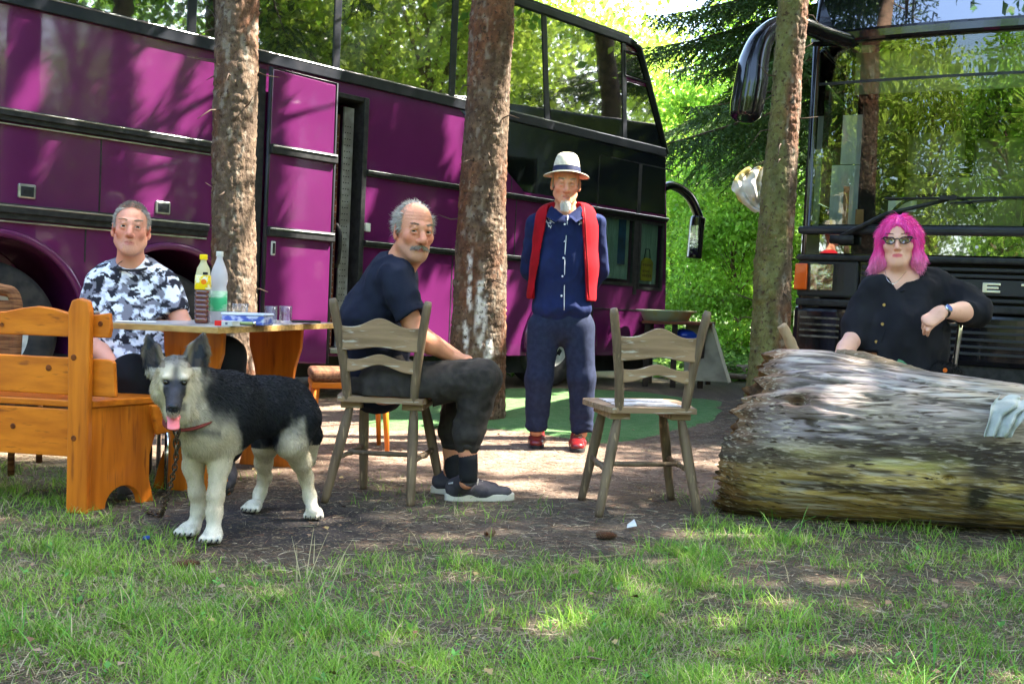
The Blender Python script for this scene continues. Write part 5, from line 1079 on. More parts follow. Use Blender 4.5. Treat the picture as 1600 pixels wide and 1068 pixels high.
def hand(S_,wr,d,nrm,thumb,curl=(.5,.6,.4),s=1.,spread=.06,tdir=None,wid=1.):
    """wr wrist, d direction, nrm back-of-hand normal, thumb +1/-1 side; returns nothing"""
    d=unit(d); nrm=unit(np.asarray(nrm)-d*(np.dot(nrm,d))); sd=np.cross(d,nrm)*thumb; wr=np.asarray(wr,float)
    S_.ecap(wr,wr+d*.02*s,.027*s,.021*s,.030*s,.018*s,sd,k=.015)
    S_.ecap(wr+d*.02*s,wr+d*.078*s,.031*s,.016*s,.038*s*wid,.0145*s,sd,k=.018)
    for i,(off,l) in enumerate(zip((.0285,.0095,-.0095,-.0275),(.074,.082,.076,.060))):
        b=wr+d*(.082-.006*abs(i-1.3))*s+sd*off*s; a=0; p=b; dd=unit(d+sd*spread*(1.3-i)); r=(.0092,.0092,.0088,.0078)[i]*s
        cu=curl[i] if isinstance(curl[0],(tuple,list)) else curl
        for j,(fr_,cc) in enumerate(zip((.45,.31,.24),cu)):
            a+=cc*(1+.12*i*(j==0)); v=dd*math.cos(a)-nrm*math.sin(a); q=p+v*l*fr_*s; S_.cap(p,q,r*(1-.06*j),r*(1-.06*(j+1)),k=.0035); p=q
    t=unit(d*.55+sd*.8-nrm*.35) if tdir is None else unit(tdir); p=wr+d*.022*s+sd*.026*s
    q=p+t*.038*s; S_.cap(p,q,.0145*s,.0115*s,k=.012); t2=unit(t+d*.6-nrm*.15); q2=q+t2*.030*s; S_.cap(q,q2,.0112*s,.0098*s,k=.004); S_.cap(q2,q2+unit(t2+d*.2)*.022*s,.0098*s,.0082*s,k=.004)
def fold(seed,amp,sc=9.,st=(1,1,1),fine=.35):
    st=V(*st)
    def f(p):
        a=vn(p*sc*st+3*vn(p*3,seed+5)[:,None]*.25,seed); r=1-np.abs(a)*2; return -amp*r+amp*fine*vn(p*sc*3*st,seed+1)
    return f
def combine(*fs): return lambda p: sum(f(p) for f in fs)
def cuts(lo,hi):  # helper for numeric clamps
    return lo,hi
def cloth_m(name,c1,c2,**k): return M(name,c1,k.pop('rough',.9),col2=c2,ns=k.pop('ns',7),bump=k.pop('bump',.0012),bs=k.pop('bs',260),**k)
def hairs(name,par,mat,P,D,ln,wd,col,droop=0.1,seg=3):
    v,f,ix=strands(P,D,ln,wd,droop,seg); col=np.asarray(col); c=(col[ix] if col.ndim==2 else np.tile(col,(len(v),1))); return mk(name,v,f,mat,par,world=True,color=c)
HAIR=M('hair',(.3,.3,.3),.45,attr='Col',spec=.5)
def shoe(name,par,heel,toe,mat,sole_mat,h=.085,w=.048,ank=None,soleh=.022):
    heel=V(heel[0],heel[1],0);toe=V(toe[0],toe[1],0); d=unit(toe-heel); L_=np.linalg.norm(toe-heel); sd=V(-d[1],d[0],0); Z=V(0,0,1); s=S(); P=lambda a,b,z: heel+d*a*L_+sd*b+Z*z
    s.ecap(P(.14,0,.055),P(.55,0,.045),w*.78,.042,w*.95,.034,sd,k=.02); s.ecap(P(.5,0,.045),P(.86,0,.036),w*.95,.034,w*.78,.026,sd,k=.03); s.cap(P(.18,0,.06),(P(.22,0,h+.03) if ank is None else ank),.042,.040,k=.025)
    s.plane(P(0,0,.010),Z*-1 if False else V(0,0,1),k=.004,mode=1)
    v,f=mesh_sdf(s,.006,disp=lambda p:.0016*fbm(p*40,3,2)); up=mk(name,v,f,mat,par,world=True)
    n=40;a=np.linspace(0,2*math.pi,n,endpoint=False); pts=[]
    for t in a:
        x=.5+.5*math.cos(t); y=math.sin(t); ww=w*(1.02-.18*(1-x))*(1-.10*math.exp(-((x-.4)/.15)**2)); pts.append((x*L_,(abs(y)**.75)*np.sign(y)*ww))
    MB().prism(pts,heel,d,sd,Z,soleh).build('sole',sole_mat,up,world=True,bevel=.005)
    return up
LACE=M('lace',(.35,.33,.30),.8)
def button(par,c,f,r,mat):
    f=unit(f); x=unit(np.cross(V(0,0,1),f)); u=np.cross(f,x); MB().lathe([(r,0),(r,.0015),(r*.8,.0025),(0,.002)],c=c,n=12,R=np.stack([x,u,f],1)).build('button',mat,par,world=True)
# ------------------------------------------------------------------ man in the straw hat
def man_hat():
    y=6.42; w=lambda px,py,dy=0.: W(px,py,y+dy)
    o=root('person','man standing in straw hat, open red vest, navy shirt and red boots','person',loc=(w(872,700)[0],y,0))
    hd=Head(w(884,289,-.02),(.03,-1,-.14),s=1.08,tilt=0.02,w=.97,nose=1.15,jaw=.95)
    s=S(); hd.skin(s)
    s.cap(hd.P(0,-.02,-.05),w(884,338,.03),.056,.062,k=.03); s.ecap(w(884,345,.03),w(880,420,.02),.15,.08,.13,.085,V(1,0,0),k=.04); s.ecap(w(880,420,.02),w(876,490,.02),.13,.085,.13,.08,V(1,0,0),k=.04)
    for e,sx,ex,hx in ((-1,838,832,864),(1,928,934,900)):
        S0,E0,H0=w(sx,350,.05),w(ex,425,.14),w(hx,466,.19); s.chain([S0,E0,H0],[.042,.036,.027],k=.02)
        hand(s,H0,V(-e*.8,.1,-.3),V(0,1,.2),1 if e>0 else -1,(.4,.5,.4),.95)
    for a,b,c in (((852,512),(845,590),(838,672)),((900,512),(908,590),(907,676))): s.chain([w(a[0],a[1],.02),w(b[0],b[1],-.0),w(c[0],c[1],.02)],[.06,.050,.042],k=.03)
    v,f=mesh_sdf(s,.0055); mk('body',v,f,SKIN,o,world=True,color=hd.tint(v,(.60,.27,.155),redamt=.7))
    hd.eyes(o,closed=True)
    # shirt
    t=S(); X=V(1,0,0); t.ecap(w(884,362,.02),w(882,415,.01),.178,.115,.172,.120,X,k=.05); t.ecap(w(882,415,.01),w(877,478,.01),.172,.120,.176,.118,X,k=.04); t.cap(w(850,344,.03),w(918,342,.03),.055,.055,k=.05)
    for sx,ex,hx in ((836,829,858),(931,937,905)): t.chain([w(sx,350,.05),w(ex,422,.14),w(hx,466,.21)],[.060,.054,.045],k=.025)
    cz=w(877,486)[2]; t.ell(w(879,481,0),(.170,.112,.055),k=.03)
    t.ell(w(884,322,-.03),(.058,.075,.055),k=.01,mode=1)
    SH=cloth_m('navy_shirt',(.006,.012,.052),(.010,.018,.070)); v,f=mesh_sdf(t,.007,disp=combine(fold(31,.0065,9,(1,1,.7)),fold(35,.004,20,(1,1,.5)))); sh=mk('shirt',v,f,SH,o,world=True)
    # collar
    for e in (-1,1):
        a=hd.P(0,0,0); pts=[w(884+e*4,336,-.125),w(884+e*22,322,-.07),w(884+e*27,326,.0),w(884+e*31,338,-.06),w(884+e*16,347,-.13)]
        q=[p+V(0,-.006,0) for p in pts]; MB().add(pts+q,[(0,1,2,3,4),(9,8,7,6,5)]+[(i,(i+1)%5,5+(i+1)%5,5+i) for i in range(5)]).build('collar',SH,sh,world=True,bevel=.003)
    # surface point finder along the front of a cloth
    def front(Sx,p,dirn=V(0,-1,0),reach=.25):
        p=np.asarray(p,float)+dirn*reach
        for _ in range(60):
            d=Sx(p[None])[0]; 
            if d>5: d=.03
            if d<.0008: break
            p=p-dirn*d*.9
        return p
    PIP=M('white_piping',(.62,.64,.68),.8); line=[front(t,w(x,yy))+V(0,-.003,0) for x,yy in zip(np.interp(np.linspace(338,484,24),[338,400,484],[886,881,880]),np.linspace(338,484,24))]
    MB().tube(line,.0028,6).build('white_piping',PIP,sh,world=True,smooth=True)
    for yy in (352,378,404,432,462): button(sh,front(t,w(np.interp(yy,[338,484],[882,875]),yy))+V(0,-.004,0),(0,-1,.1),.0065,PIP)
    R_=np.random.default_rng(3); pr=MB()
    for cx,cy,rx,ry,n in ((858,343,7,13,34),(912,347,9,5,16)):
        for i in range(n):
            a=R_.uniform(0,6.28); r=R_.random()**.5; px=cx+rx*r*math.cos(a)-(cy-343)*0; py=cy+ry*r*math.sin(a); l=R_.uniform(2,6); b=R_.uniform(0,3.14); p=front(t,w(px,py))+V(0,-.003,0); q=front(t,w(px+l*math.cos(b),py+l*math.sin(b)))+V(0,-.003,0); pr.tube([p,q],.0016,5)
    pr.build('embroidery',PIP,sh,world=True)
    # vest
    vs=S(); vs.ecap(w(884,356,.02),w(882,415,.01),.198,.136,.200,.142,X,k=.05); vs.ecap(w(882,415,.01),w(877,462,.01),.200,.142,.212,.138,X,k=.04); vs.cap(w(856,338,.03),w(912,336,.03),.062,.062,k=.05)
    base=vs
    def vest(p,pad=.08):
        d=base(p,pad); x,z=p[:,0],p[:,2]; zt=w(884,312)[2]; zb=w(877,468)[2]; f_=(zt-z)/(zt-zb)
        xl=np.interp(f_,[0,1],[w(858,312)[0],w(831,468)[0]]); xr=np.interp(f_,[0,1],[w(907,312)[0],w(915,468)[0]]); fr=np.minimum(np.minimum(x-xl,xr-x),(y-.02)-p[:,1]); d=np.maximum(d,fr); d=np.maximum(d,zb-z); d=np.maximum(d,z-w(884,316)[2])
        c=w(884,318,-.0); d=np.maximum(d,.066-np.linalg.norm((p-c)*V(1,.8,1),axis=1)); return d
    vest.ops=base.ops
    v,f=mesh_sdf(vest,.006,disp=fold(51,.003,8,(1,1,.6)),lo=w(800,500,-.3)*V(1,1,1),hi=w(965,300,.3)); vv=mk('vest',v,f,cloth_m('red_fleece',(.30,.002,.008),(.22,.002,.006),bs=180,bump=.002),o,world=True)
    zl=[front(base,w(x,yy))+V(0,-.001,0) for x,yy in zip(np.interp(np.linspace(320,466,20),[312,468],[911,919]),np.linspace(320,466,20))]; MB().tube(zl,.004,6).build('zip',M('dark_red_zip',(.18,.01,.01),.5),vv,world=True,smooth=True)
    # trousers
    tr=S(); tr.ecap(w(877,482,.02),w(876,503,.02),.160,.108,.168,.112,X,k=.04)
    tr.chain([w(850,512,.02),w(842,590,.0),w(839,664,.03)],[.098,.078,.067],k=.035); tr.chain([w(903,512,.02),w(909,590,.0),w(910,668,.03)],[.098,.078,.067],k=.035)
    def trd(p): return fold(71,.006,9,(1,1,.4))(p)+fold(73,.004,12,(.6,.6,1.8))(p)*sstep(.4,.15,p[:,2])
    zc=(w(838,682)[2])
    tr.plane(V(0,0,.105),V(0,0,1),k=.004); v,f=mesh_sdf(tr,.007,disp=trd); mk('trousers',v,f,cloth_m('blue_grey_trousers',(.018,.024,.052),(.012,.017,.038),ns=30),o,world=True)
    BT=M('red_leather',(.15,.007,.008),.3,col2=(.10,.006,.008),ns=14,lo=.45,hi=.6,coat=.5,bump=.002,bs=60)
    for hx,tx,a in ((842,838,(840,668)),(908,903,(908,674))):
        g=G(tx,703 if tx<870 else 708); hl=V(g[0]+.012,g[1]+.27,0); b=shoe('boot',o,hl,(g[0]-.004,g[1]-.0),BT,RUB,h=.15,w=.052,ank=V(hl[0]-.0,hl[1]-.05,.17),soleh=.026)
        l=MB(); d=unit(V(g[0]-hl[0],g[1]-hl[1],0))
        for i in range(4): c=V(hl[0],hl[1],0)+d*(.115+.018*i)+V(0,0,.125-.015*i); l.tube([c+V(-.024,0,0),c+V(0,-.008,.004),c+V(.024,0,0)],.003,6)
        l.build('laces',RUB,b,world=True)
    # hat
    B0=hd.B; c=hd.P(0,-.008,.062); a=.16; B=np.stack([B0[:,0]*math.cos(.03)+B0[:,2]*math.sin(.03)*0,B0[:,1]*math.cos(a)+B0[:,2]*math.sin(a),B0[:,2]*math.cos(a)-B0[:,1]*math.sin(a)],1)
    n=48; an=np.linspace(0,2*math.pi,n,endpoint=False); v=[]
    prof=[(1.74,-.006,.0),(1.70,-.002,0),(1.35,.000,0),(1.07,.004,0),(1.02,.03,0),(.96,.060,0),(.86,.092,0),(.72,.114,0),(.52,.122,1),(.25,.116,1),(.02,.112,1)]
    for k,z,tp in prof:
        for q in an:
            rx=.080*k; ry=.098*k if k<1.2 else .080*k+.018; zz=z
            if k>1.2: zz+=-.022*abs(math.cos(q))**2*(k-1.1)
            if k<.95: zz-=.016*max(0,math.sin(q))*(.0 if tp else 1)
            v.append(c+B@V(rx*math.cos(q),ry*math.sin(q),zz))
    K=len(prof); ff=[(i*n+j,i*n+(j+1)%n,(i+1)*n+(j+1)%n,(i+1)*n+j) for i in range(K-1) for j in range(n)]
    ht=mk('hat',v,ff,M('straw_hat',(.66,.60,.46),.8,col2=(.50,.44,.32),ns=90,bump=.0015,bs=200),o,world=True); sd=ht.modifiers.new('t','SOLIDIFY'); sd.thickness=.003
    v=[]
    for k,z in ((1.065,.010),(1.045,.024),(1.01,.040)):
        for q in an: v.append(c+B@V(.0805*k*math.cos(q),.0985*k*math.sin(q),z))
    mk('hat_band',v,[(i*n+j,i*n+(j+1)%n,(i+1)*n+(j+1)%n,(i+1)*n+j) for i in range(2) for j in range(n)],M('navy_band',(.015,.02,.055),.6),ht,world=True)
    # beard and side hair
    R_=np.random.default_rng(8); n=2600; P=[];D=[]
    a=R_.uniform(-1,1,n); z=R_.uniform(-.120,-.070,n); x=a*.028*np.sqrt(np.clip(1-((z+.09)/.045)**2,0.05,1)); P=np.array([hd.P(xx,.072+.014*(1-(xx/.026)**2)-.25*max(0,-zz-.1),zz) for xx,zz in zip(x,z)]); D=np.tile(B0@V(0,.25,-1),(n,1))+R_.normal(size=(n,3))*.2; D/=np.linalg.norm(D,axis=1)[:,None]
    hairs('goatee',o,HAIR,P,D,R_.uniform(.012,.032,n),.0022,V(.80,.76,.72)*R_.uniform(.7,1.1,(n,1)),.05)
    n=500; x=R_.uniform(-.022,.022,n); P=np.array([hd.P(xx,.088-.3*abs(xx),-.048-.15*abs(xx)) for xx in x]); D=np.tile(B0@V(0,.35,-.8),(n,1))+np.sign(x)[:,None]*B0[:,0]*.5+R_.normal(size=(n,3))*.15; D/=np.linalg.norm(D,axis=1)[:,None]; hairs('moustache',o,HAIR,P,D,R_.uniform(.006,.011,n),.0016,V(.50,.45,.38)*R_.uniform(.7,1.1,(n,1)))
    n=900; e=np.sign(R_.uniform(-1,1,n)); P=np.array([hd.P(ee*(.073+.002*k),R_.uniform(-.06,.02),R_.uniform(-.01,.05)) for ee,k in zip(e,R_.random(n))]); D=np.tile(B0@V(0,-.4,-1),(n,1))+R_.normal(size=(n,3))*.2; D/=np.linalg.norm(D,axis=1)[:,None]; hairs('hair',o,HAIR,P,D,R_.uniform(.012,.025,n),.002,V(.40,.36,.30)*R_.uniform(.7,1.1,(n,1)))
    brows(hd,o,(.40,.36,.30))
def brows(hd,o,col,n=260,th=.0055,dn=0):
    R_=np.random.default_rng(2)
    for e in (-1,1):
        x=R_.uniform(.014,.048,n); z=.0335+.004*np.sin((x-.014)/.034*2.4)-dn+R_.uniform(-th,th,n)*.5; P=np.array([hd.P(e*a,.0895-.30*max(0,a-.02),b) for a,b in zip(x,z)]); D=np.tile(hd.B@V(e*.9,.25,.25),(n,1))+R_.normal(size=(n,3))*.2; D/=np.linalg.norm(D,axis=1)[:,None]; hairs('eyebrow',o,HAIR,P,D,R_.uniform(.005,.009,n),.0013,np.asarray(col)*R_.uniform(.7,1.2,(n,1)),0,2)
man_hat()
def scalp(hd,o,name,keep,n,ln,col,wd=.0018,flow=None,lift=.25,droop=.2,seed=4,off=.0,jit=.25,shell=None):
    R_=np.random.default_rng(seed); d=R_.normal(size=(n*3,3)); d/=np.linalg.norm(d,axis=1)[:,None]; q=V(0,-.012,.035)+d*V(.0745,.0945,.0865)*(1+off); k=keep(q); q=q[k][:n]; d=d[k][:n]
    P=np.array([hd.P(*a) for a in q]); nn=(d/V(.0745,.0945,.0865)); nn/=np.linalg.norm(nn,axis=1)[:,None]; fl=np.array([flow(a) for a in q]) if flow else np.tile(V(0,-.3,-1),(len(q),1)); fl=fl-nn*(fl*nn).sum(1)[:,None]; fl/=np.linalg.norm(fl,axis=1)[:,None]+1e-9
    D=(fl+nn*lift+R_.normal(size=q.shape)*jit)@hd.B.T; D/=np.linalg.norm(D,axis=1)[:,None]; m=len(q); c=np.asarray(col)*R_.uniform(.6,1.25,(m,1)); L_=ln*R_.uniform(.6,1.2,m)
    return hairs(name,o,HAIR,P,D,L_,wd,c,droop)
# ------------------------------------------------------------------ sitting man with moustache
def man_moustache():
    y=4.70; w=lambda px,py,dy=0.: W(px,py,y+dy)
    o=root('person','balding man with moustache and navy t-shirt, sitting sideways on a wooden chair','person',loc=(w(600,640)[0],y,0))
    hd=Head(w(647,364,-.03),(.44,-.89,-.08),s=1.10,tilt=.04,w=.97,nose=1.2,brow=1.15,jaw=1.0,cheek=1.0)
    s=S(); hd.skin(s); YD=unit(V(.12,.99,0))
    s.cap(hd.P(0,-.025,-.045),w(616,425,.03),.060,.072,k=.03); s.cap(hd.P(.0,.02,-.10),w(628,425,.0),.040,.05,k=.03)
    s.ecap(w(607,450,.04),w(590,520,.04),.15,.10,.14,.11,YD,k=.05); s.ecap(w(590,520,.04),w(592,592,.04),.14,.11,.14,.10,YD,k=.05)
    E0=w(652,525,-.17); Wr=w(704,556,-.04); s.chain([w(618,440,-.15),E0],[.050,.044],k=.02); s.chain([E0,E0*.6+Wr*.4,Wr],[.044,.042,.029],k=.02)
    hand(s,Wr,V(.9,.35,-.12),V(0,-.25,1),-1,(.25,.35,.3),1.0)
    E1=w(655,520,.20); W1=w(712,556,.10); s.chain([w(612,440,.20),E1,W1],[.048,.042,.028],k=.02); hand(s,W1,V(.8,-.3,-.25),V(0,.2,1),1,(.3,.4,.3),1.)
    for kn,an,dy,hx in (((757,594),(731,702),-.10,(600,604)),((735,594),(706,702),.14,(600,602))):
        s.chain([w(hx[0],hx[1],dy),w(kn[0],kn[1],dy),w(an[0],an[1],dy)],[.08,.055,.040],k=.03); s.cap(w(an[0],an[1],dy),w(an[0]-2,752,dy),.038,.034,k=.02)
    wr=lambda p:(lambda q: .0011*np.sin(q[:,2]*2*math.pi/.0125+3*np.abs(q[:,0])*20*.3)*sstep(.040,.050,q[:,2])*sstep(.088,.075,q[:,2])*(q[:,1]>.03)*(np.abs(q[:,0])<.06)+.0008*fbm(q*90,3,2)*(np.abs(q).max(1)<.14))(hd.loc(p))
    v,f=mesh_sdf(s,.0043,disp=wr); mk('body',v,f,SKIN,o,world=True,color=hd.tint(v,(.60,.255,.15),lips=(.42,.13,.10),redamt=.8,stub=(.34,.22,.18),stubamt=.4))
    hd.eyes(o,gaze=CAM)
    # t-shirt
    t=S(); t.ecap(w(606,448,.04),w(588,500,.04),.185,.120,.178,.140,YD,k=.06); t.ecap(w(588,500,.04),w(592,590,.04),.178,.140,.175,.135,YD,k=.05); t.cap(w(618,430,-.10),w(608,430,.17),.070,.070,k=.05)
    t.cap(w(618,438,-.145),w(641,487,-.18),.072,.066,k=.03); t.cap(w(612,438,.2),w(640,485,.22),.07,.064,k=.03)
    dn=unit(w(652,525,-.17)-w(618,440,-.15)); t.op(lambda p,c=w(643,492,-.18),n_=dn: np.maximum(-((p-c)@n_),np.linalg.norm(p-c,axis=1)-.12),w(643,492,-.18),.12,.003,1)
    t.ell(w(630,398,-.02),(.075,.085,.068),k=.012,mode=1)
    TS=cloth_m('navy_tshirt',(.008,.010,.022),(.012,.015,.030)); v,f=mesh_sdf(t,.0065,disp=combine(fold(11,.009,7,(1,.8,1.2)),fold(15,.005,15,(1,1,.6)))); mk('t_shirt',v,f,TS,o,world=True)
    # trousers
    tr=S(); tr.ecap(w(590,570,.04),w(588,606,.04),.165,.135,.175,.135,YD,k=.05); 
    tr.cap(w(604,606,-.09),w(750,592,-.10),.104,.082,k=.05); tr.cap(w(604,604,.13),w(728,590,.14),.10,.080,k=.04); tr.cap(w(752,592,-.10),w(733,675,-.10),.080,.066,k=.03); tr.cap(w(733,675,-.10),w(732,694,-.10),.066,.050,k=.02); tr.cap(w(730,592,.14),w(709,675,.14),.080,.062,k=.03); tr.cap(w(709,675,.14),w(708,692,.14),.062,.048,k=.02)
    def td(p): return fold(21,.007,8,(1.2,1,1))(p)+fold(25,.005,18,(1,1,.8))(p)
    tr.plane(w(592,638,.0),V(0,0,1)*0+V(0,0,1),k=.01) if False else None
    v,f=mesh_sdf(tr,.0065,disp=td); v[:,2]=np.where((v[:,0]<w(680,600)[0])&(v[:,2]<.472),.472+(v[:,2]-.472)*.05,v[:,2])
    TP_=cloth_m('dark_sweatpants',(.040,.034,.030),(.026,.022,.020),ns=22); mk('trousers',v,f,TP_,o,world=True)
    for x,dy in ((731.5,-.10),(707.5,.14)):
        MB().tube([w(x+1,690,dy),w(x,700,dy)],[.053,.050],20).build('cuff',TP_,o,world=True,smooth=True)
        q=[w(x,p_,dy) for p_ in (708,718,730,742,752)]; MB().tube(q,[.041,.042,.043,.041,.040],20).build('sock',cloth_m('black_sock',(.012,.012,.014),(.02,.02,.022),bs=400),o,world=True,smooth=True)
    SM=M('dark_suede',(.045,.042,.055),.8,col2=(.075,.07,.08),ns=16,bump=.0015,bs=120); SO=M('pale_sole',(.62,.57,.48),.7,col2=(.35,.31,.26),ns=12,lo=.55,hi=.7)
    g=G(694,782); h=G(803,779); b=shoe('shoe',o,(g[0],g[1],0),(h[0],h[1]-.02,0),SM,SO,h=.10,w=.050,ank=w(731,748,-.10),soleh=.034)
    d=unit(V(h[0]-g[0],h[1]-g[1],0)); l=MB()
    for i in range(5): c=V(g[0],g[1],0)+d*(.135+.020*i)+V(0,0,.104-.010*i); l.tube([c+V(0,-.034,-.012),c+V(0,-.01,.003),c+V(0,.025,-.006)],.0028,6)
    l.tube([V(g[0],g[1],0)+d*.15+V(0,-.035,.10),V(g[0],g[1],0)+d*.155+V(0,-.05,.06),V(g[0],g[1],0)+d*.16+V(0,-.055,.02)],.0026,6).build('laces',LACE,b,world=True,smooth=True)
    MB().tube([V(g[0],g[1],0)+d*a+V(0,-.047,z) for a,z in ((.02,.085),(.06,.092),(.10,.075),(.13,.095))],.004,6).build('collar_trim',M('pale_trim',(.45,.45,.46),.8),b,world=True,smooth=True)
    g=w(672,770,.14); h=w(785,760,.14); shoe('shoe',o,(g[0],g[1]+.02,0),(h[0],h[1],0),SM,SO,h=.10,w=.050,ank=w(707,748,.14),soleh=.034)
    # hair: fringe round the back, thin top, moustache
    GY=V(.36,.33,.30)
    scalp(hd,o,'hair',lambda q:((q[:,1]<.030)&(q[:,2]<.075)&(q[:,2]>-.045)&~((q[:,1]>-.005)&(q[:,2]<.0)))|((q[:,1]<-.005)&(q[:,2]>=.07)),7200,.030,GY*1.25,.0017,flow=lambda a:V(0,-1,-.35),lift=.42,droop=.1,jit=.4)
    scalp(hd,o,'back_tuft',lambda q:(q[:,1]<-.05)&(q[:,2]>.03)&(q[:,2]<.10),900,.045,GY*1.7,.0016,flow=lambda a:V(.3,-1,.2),lift=.8,droop=.1,jit=.5,seed=14)
    scalp(hd,o,'thin_hair',lambda q:(q[:,2]>.06)&(q[:,1]<.03),700,.022,GY*.9,.0014,flow=lambda a:V(0,-1,0),lift=.2,seed=6)
    R_=np.random.default_rng(9); n=1100; x=R_.uniform(-.032,.032,n); P=np.array([hd.P(a,.097-.42*abs(a)-.01*(abs(a)>.025),-.044-.20*abs(a)-.006*b) for a,b in zip(x,R_.random(n))]); D=np.tile(hd.B@V(0,.35,-.75),(n,1))+np.sign(x)[:,None]*hd.B[:,0]*.8+R_.normal(size=(n,3))*.15; D/=np.linalg.norm(D,axis=1)[:,None]
    hairs('moustache',o,HAIR,P,D,R_.uniform(.012,.022,n),.0018,V(.30,.25,.21)*R_.uniform(.6,1.6,(n,1)))
    brows(hd,o,(.34,.27,.22),th=.007)
man_moustache()
# ------------------------------------------------------------------ man in the patterned t-shirt
def man_camo():
    y=5.08; w=lambda px,py,dy=0.: W(px,py,y+dy)
    o=root('person','short haired man in black and white patterned t-shirt sitting at the table','person',loc=(w(210,600)[0],y,0))
    hd=Head(w(205,360,-.05),(.30,-.95,.05),s=1.10,tilt=0.05,w=.93,nose=1.05,jaw=1.05)
    s=S(); hd.skin(s); X=V(1,0,0)
    s.cap(hd.P(0,-.02,-.05),w(204,425,.02),.058,.066,k=.03); s.ecap(w(206,445,.03),w(212,520,.0),.16,.09,.15,.10,X,k=.05); s.ecap(w(212,520,.0),w(222,590,-.02),.15,.10,.15,.1,X,k=.05)
    E0=w(147,535,-.05); W0=w(178,573,-.22); s.chain([w(150,450,.02),E0],[.050,.044],k=.02); s.chain([E0,E0*.6+W0*.4,W0],[.043,.042,.029],k=.02); hand(s,W0,w(202,598,-.28)-W0,V(-.4,-.6,.6),-1,(.6,.9,.6),1.02)
    E1=w(288,515,-.05); W1=w(318,528,-.30); s.chain([w(262,450,.02),E1],[.050,.043],k=.02); s.chain([E1,E1*.6+W1*.4,W1],[.042,.040,.028],k=.02); hand(s,W1,V(.9,-.25,-.15),V(.1,-.35,1),1,(.25,.35,.3),1.02)
    s.chain([w(240,590,-.05),w(348,562,-.30),w(352,700,-.28)],[.075,.055,.04],k=.03); s.chain([w(205,590,-.05),w(208,588,-.48),w(210,720,-.45)],[.075,.055,.04],k=.03)
    v,f=mesh_sdf(s,.0055); mk('body',v,f,SKIN,o,world=True,color=hd.tint(v,(.64,.29,.20),lips=(.50,.16,.13),redamt=.8,stub=(.45,.26,.2),stubamt=.3))
    hd.eyes(o,gaze=CAM)
    t=S(); t.ecap(w(206,447,.03),w(208,500,.01),.185,.118,.178,.125,X,k=.06); t.ecap(w(208,500,.01),w(220,568,-.01),.178,.128,.185,.145,X,k=.05); t.cap(w(168,438,.02),w(246,438,.02),.062,.062,k=.05)
    for a,b in (((155,446,.02),(146,488,-.01)),((258,446,.02),(272,486,-.01))): t.cap(w(*a),w(*b),.070,.068,k=.03)
    t.ell(w(204,405,-.02),(.070,.085,.058),k=.01,mode=1)
    for c,n_ in ((w(145,494,-.01),unit(w(147,535,-.05)-w(150,450,.02))),(w(274,492,-.01),unit(w(288,515,-.05)-w(262,450,.02)))): t.op(lambda p,c=c,n_=n_: np.maximum(-((p-c)@n_),np.linalg.norm(p-c,axis=1)-.11),c,.11,.003,1)
    v,f=mesh_sdf(t,.0055,disp=combine(fold(81,.006,7,(1,.8,1)),fold(85,.003,17,(1,1,.7))))
    q=v*V(1,.5,1.25)+.02*np.stack([vn(v*20,1),vn(v*20,2),vn(v*20,3)],-1); n=fbm(q*31,5,3); n2=fbm(q*36+7,6,3); c=np.tile(V(.58,.61,.74),(len(v),1)); c[n<-.04]=V(.20,.20,.25); k=(n2>.05); c[k]=V(.022,.022,.032); c[(n>.16)]=V(.78,.80,.88)
    mk('t_shirt',v,f,M('patterned_shirt',(.5,.5,.5),.9,attr='Col',bump=.0012,bs=260),o,world=True,color=c)
    MB().tube([w(175,418,-.02),w(188,421,-.09),w(205,423,-.11),w(222,421,-.09),w(234,418,-.02)],.006,8).build('collar',cloth_m('black_collar',(.02,.02,.025),(.03,.03,.035)),o,world=True,smooth=True)
    MB().tube(wob([hd.P(-.055,-.01,-.085),w(186,411,-.07),w(191,420,-.115),w(205,428,-.13)],6),.002,6).build('neck_cord',RUB,o,world=True,smooth=True)
    tr=S(); tr.ecap(w(222,585,-.02),w(222,608,-.04),.165,.13,.17,.13,X,k=.05); tr.chain([w(240,590,-.05),w(350,560,-.30),w(353,700,-.28)],[.100,.094,.075],k=.04); tr.chain([w(205,592,-.08),w(208,588,-.46),w(210,730,-.44)],[.098,.090,.07],k=.04)
    v,f=mesh_sdf(tr,.0075,disp=fold(91,.004,9)); mk('trousers',v,f,cloth_m('black_trousers',(.008,.008,.010),(.013,.013,.016)),o,world=True)
    for hx,dy in ((353,-.28),(210,-.44)):
        g=w(hx,700,dy); shoe('shoe',o,(g[0],g[1]+.06,0),(g[0]+.03,g[1]-.20,0),M('dark_suede'),RUB,ank=V(g[0],g[1],.13))
    scalp(hd,o,'hair',lambda q:((q[:,1]<.055)&(q[:,2]>.015)&(q[:,1]<.03+.45*np.maximum(q[:,2]-.06,0)*2+.0))|((q[:,2]>.095)&(q[:,1]<.062)),6500,.016,V(.42,.39,.37),.0020,flow=lambda a:V(0,.4 if a[2]>.09 else -.4,-.8 if a[2]<.09 else .2),lift=.8,droop=.05)
    brows(hd,o,(.40,.28,.20))
    ch=root('metal_chair','chair of chromed tube the man in the patterned t-shirt sits on','chair',loc=(w(215,600)[0],y,0)); bx=w(215,600)[0]
    sz=.44
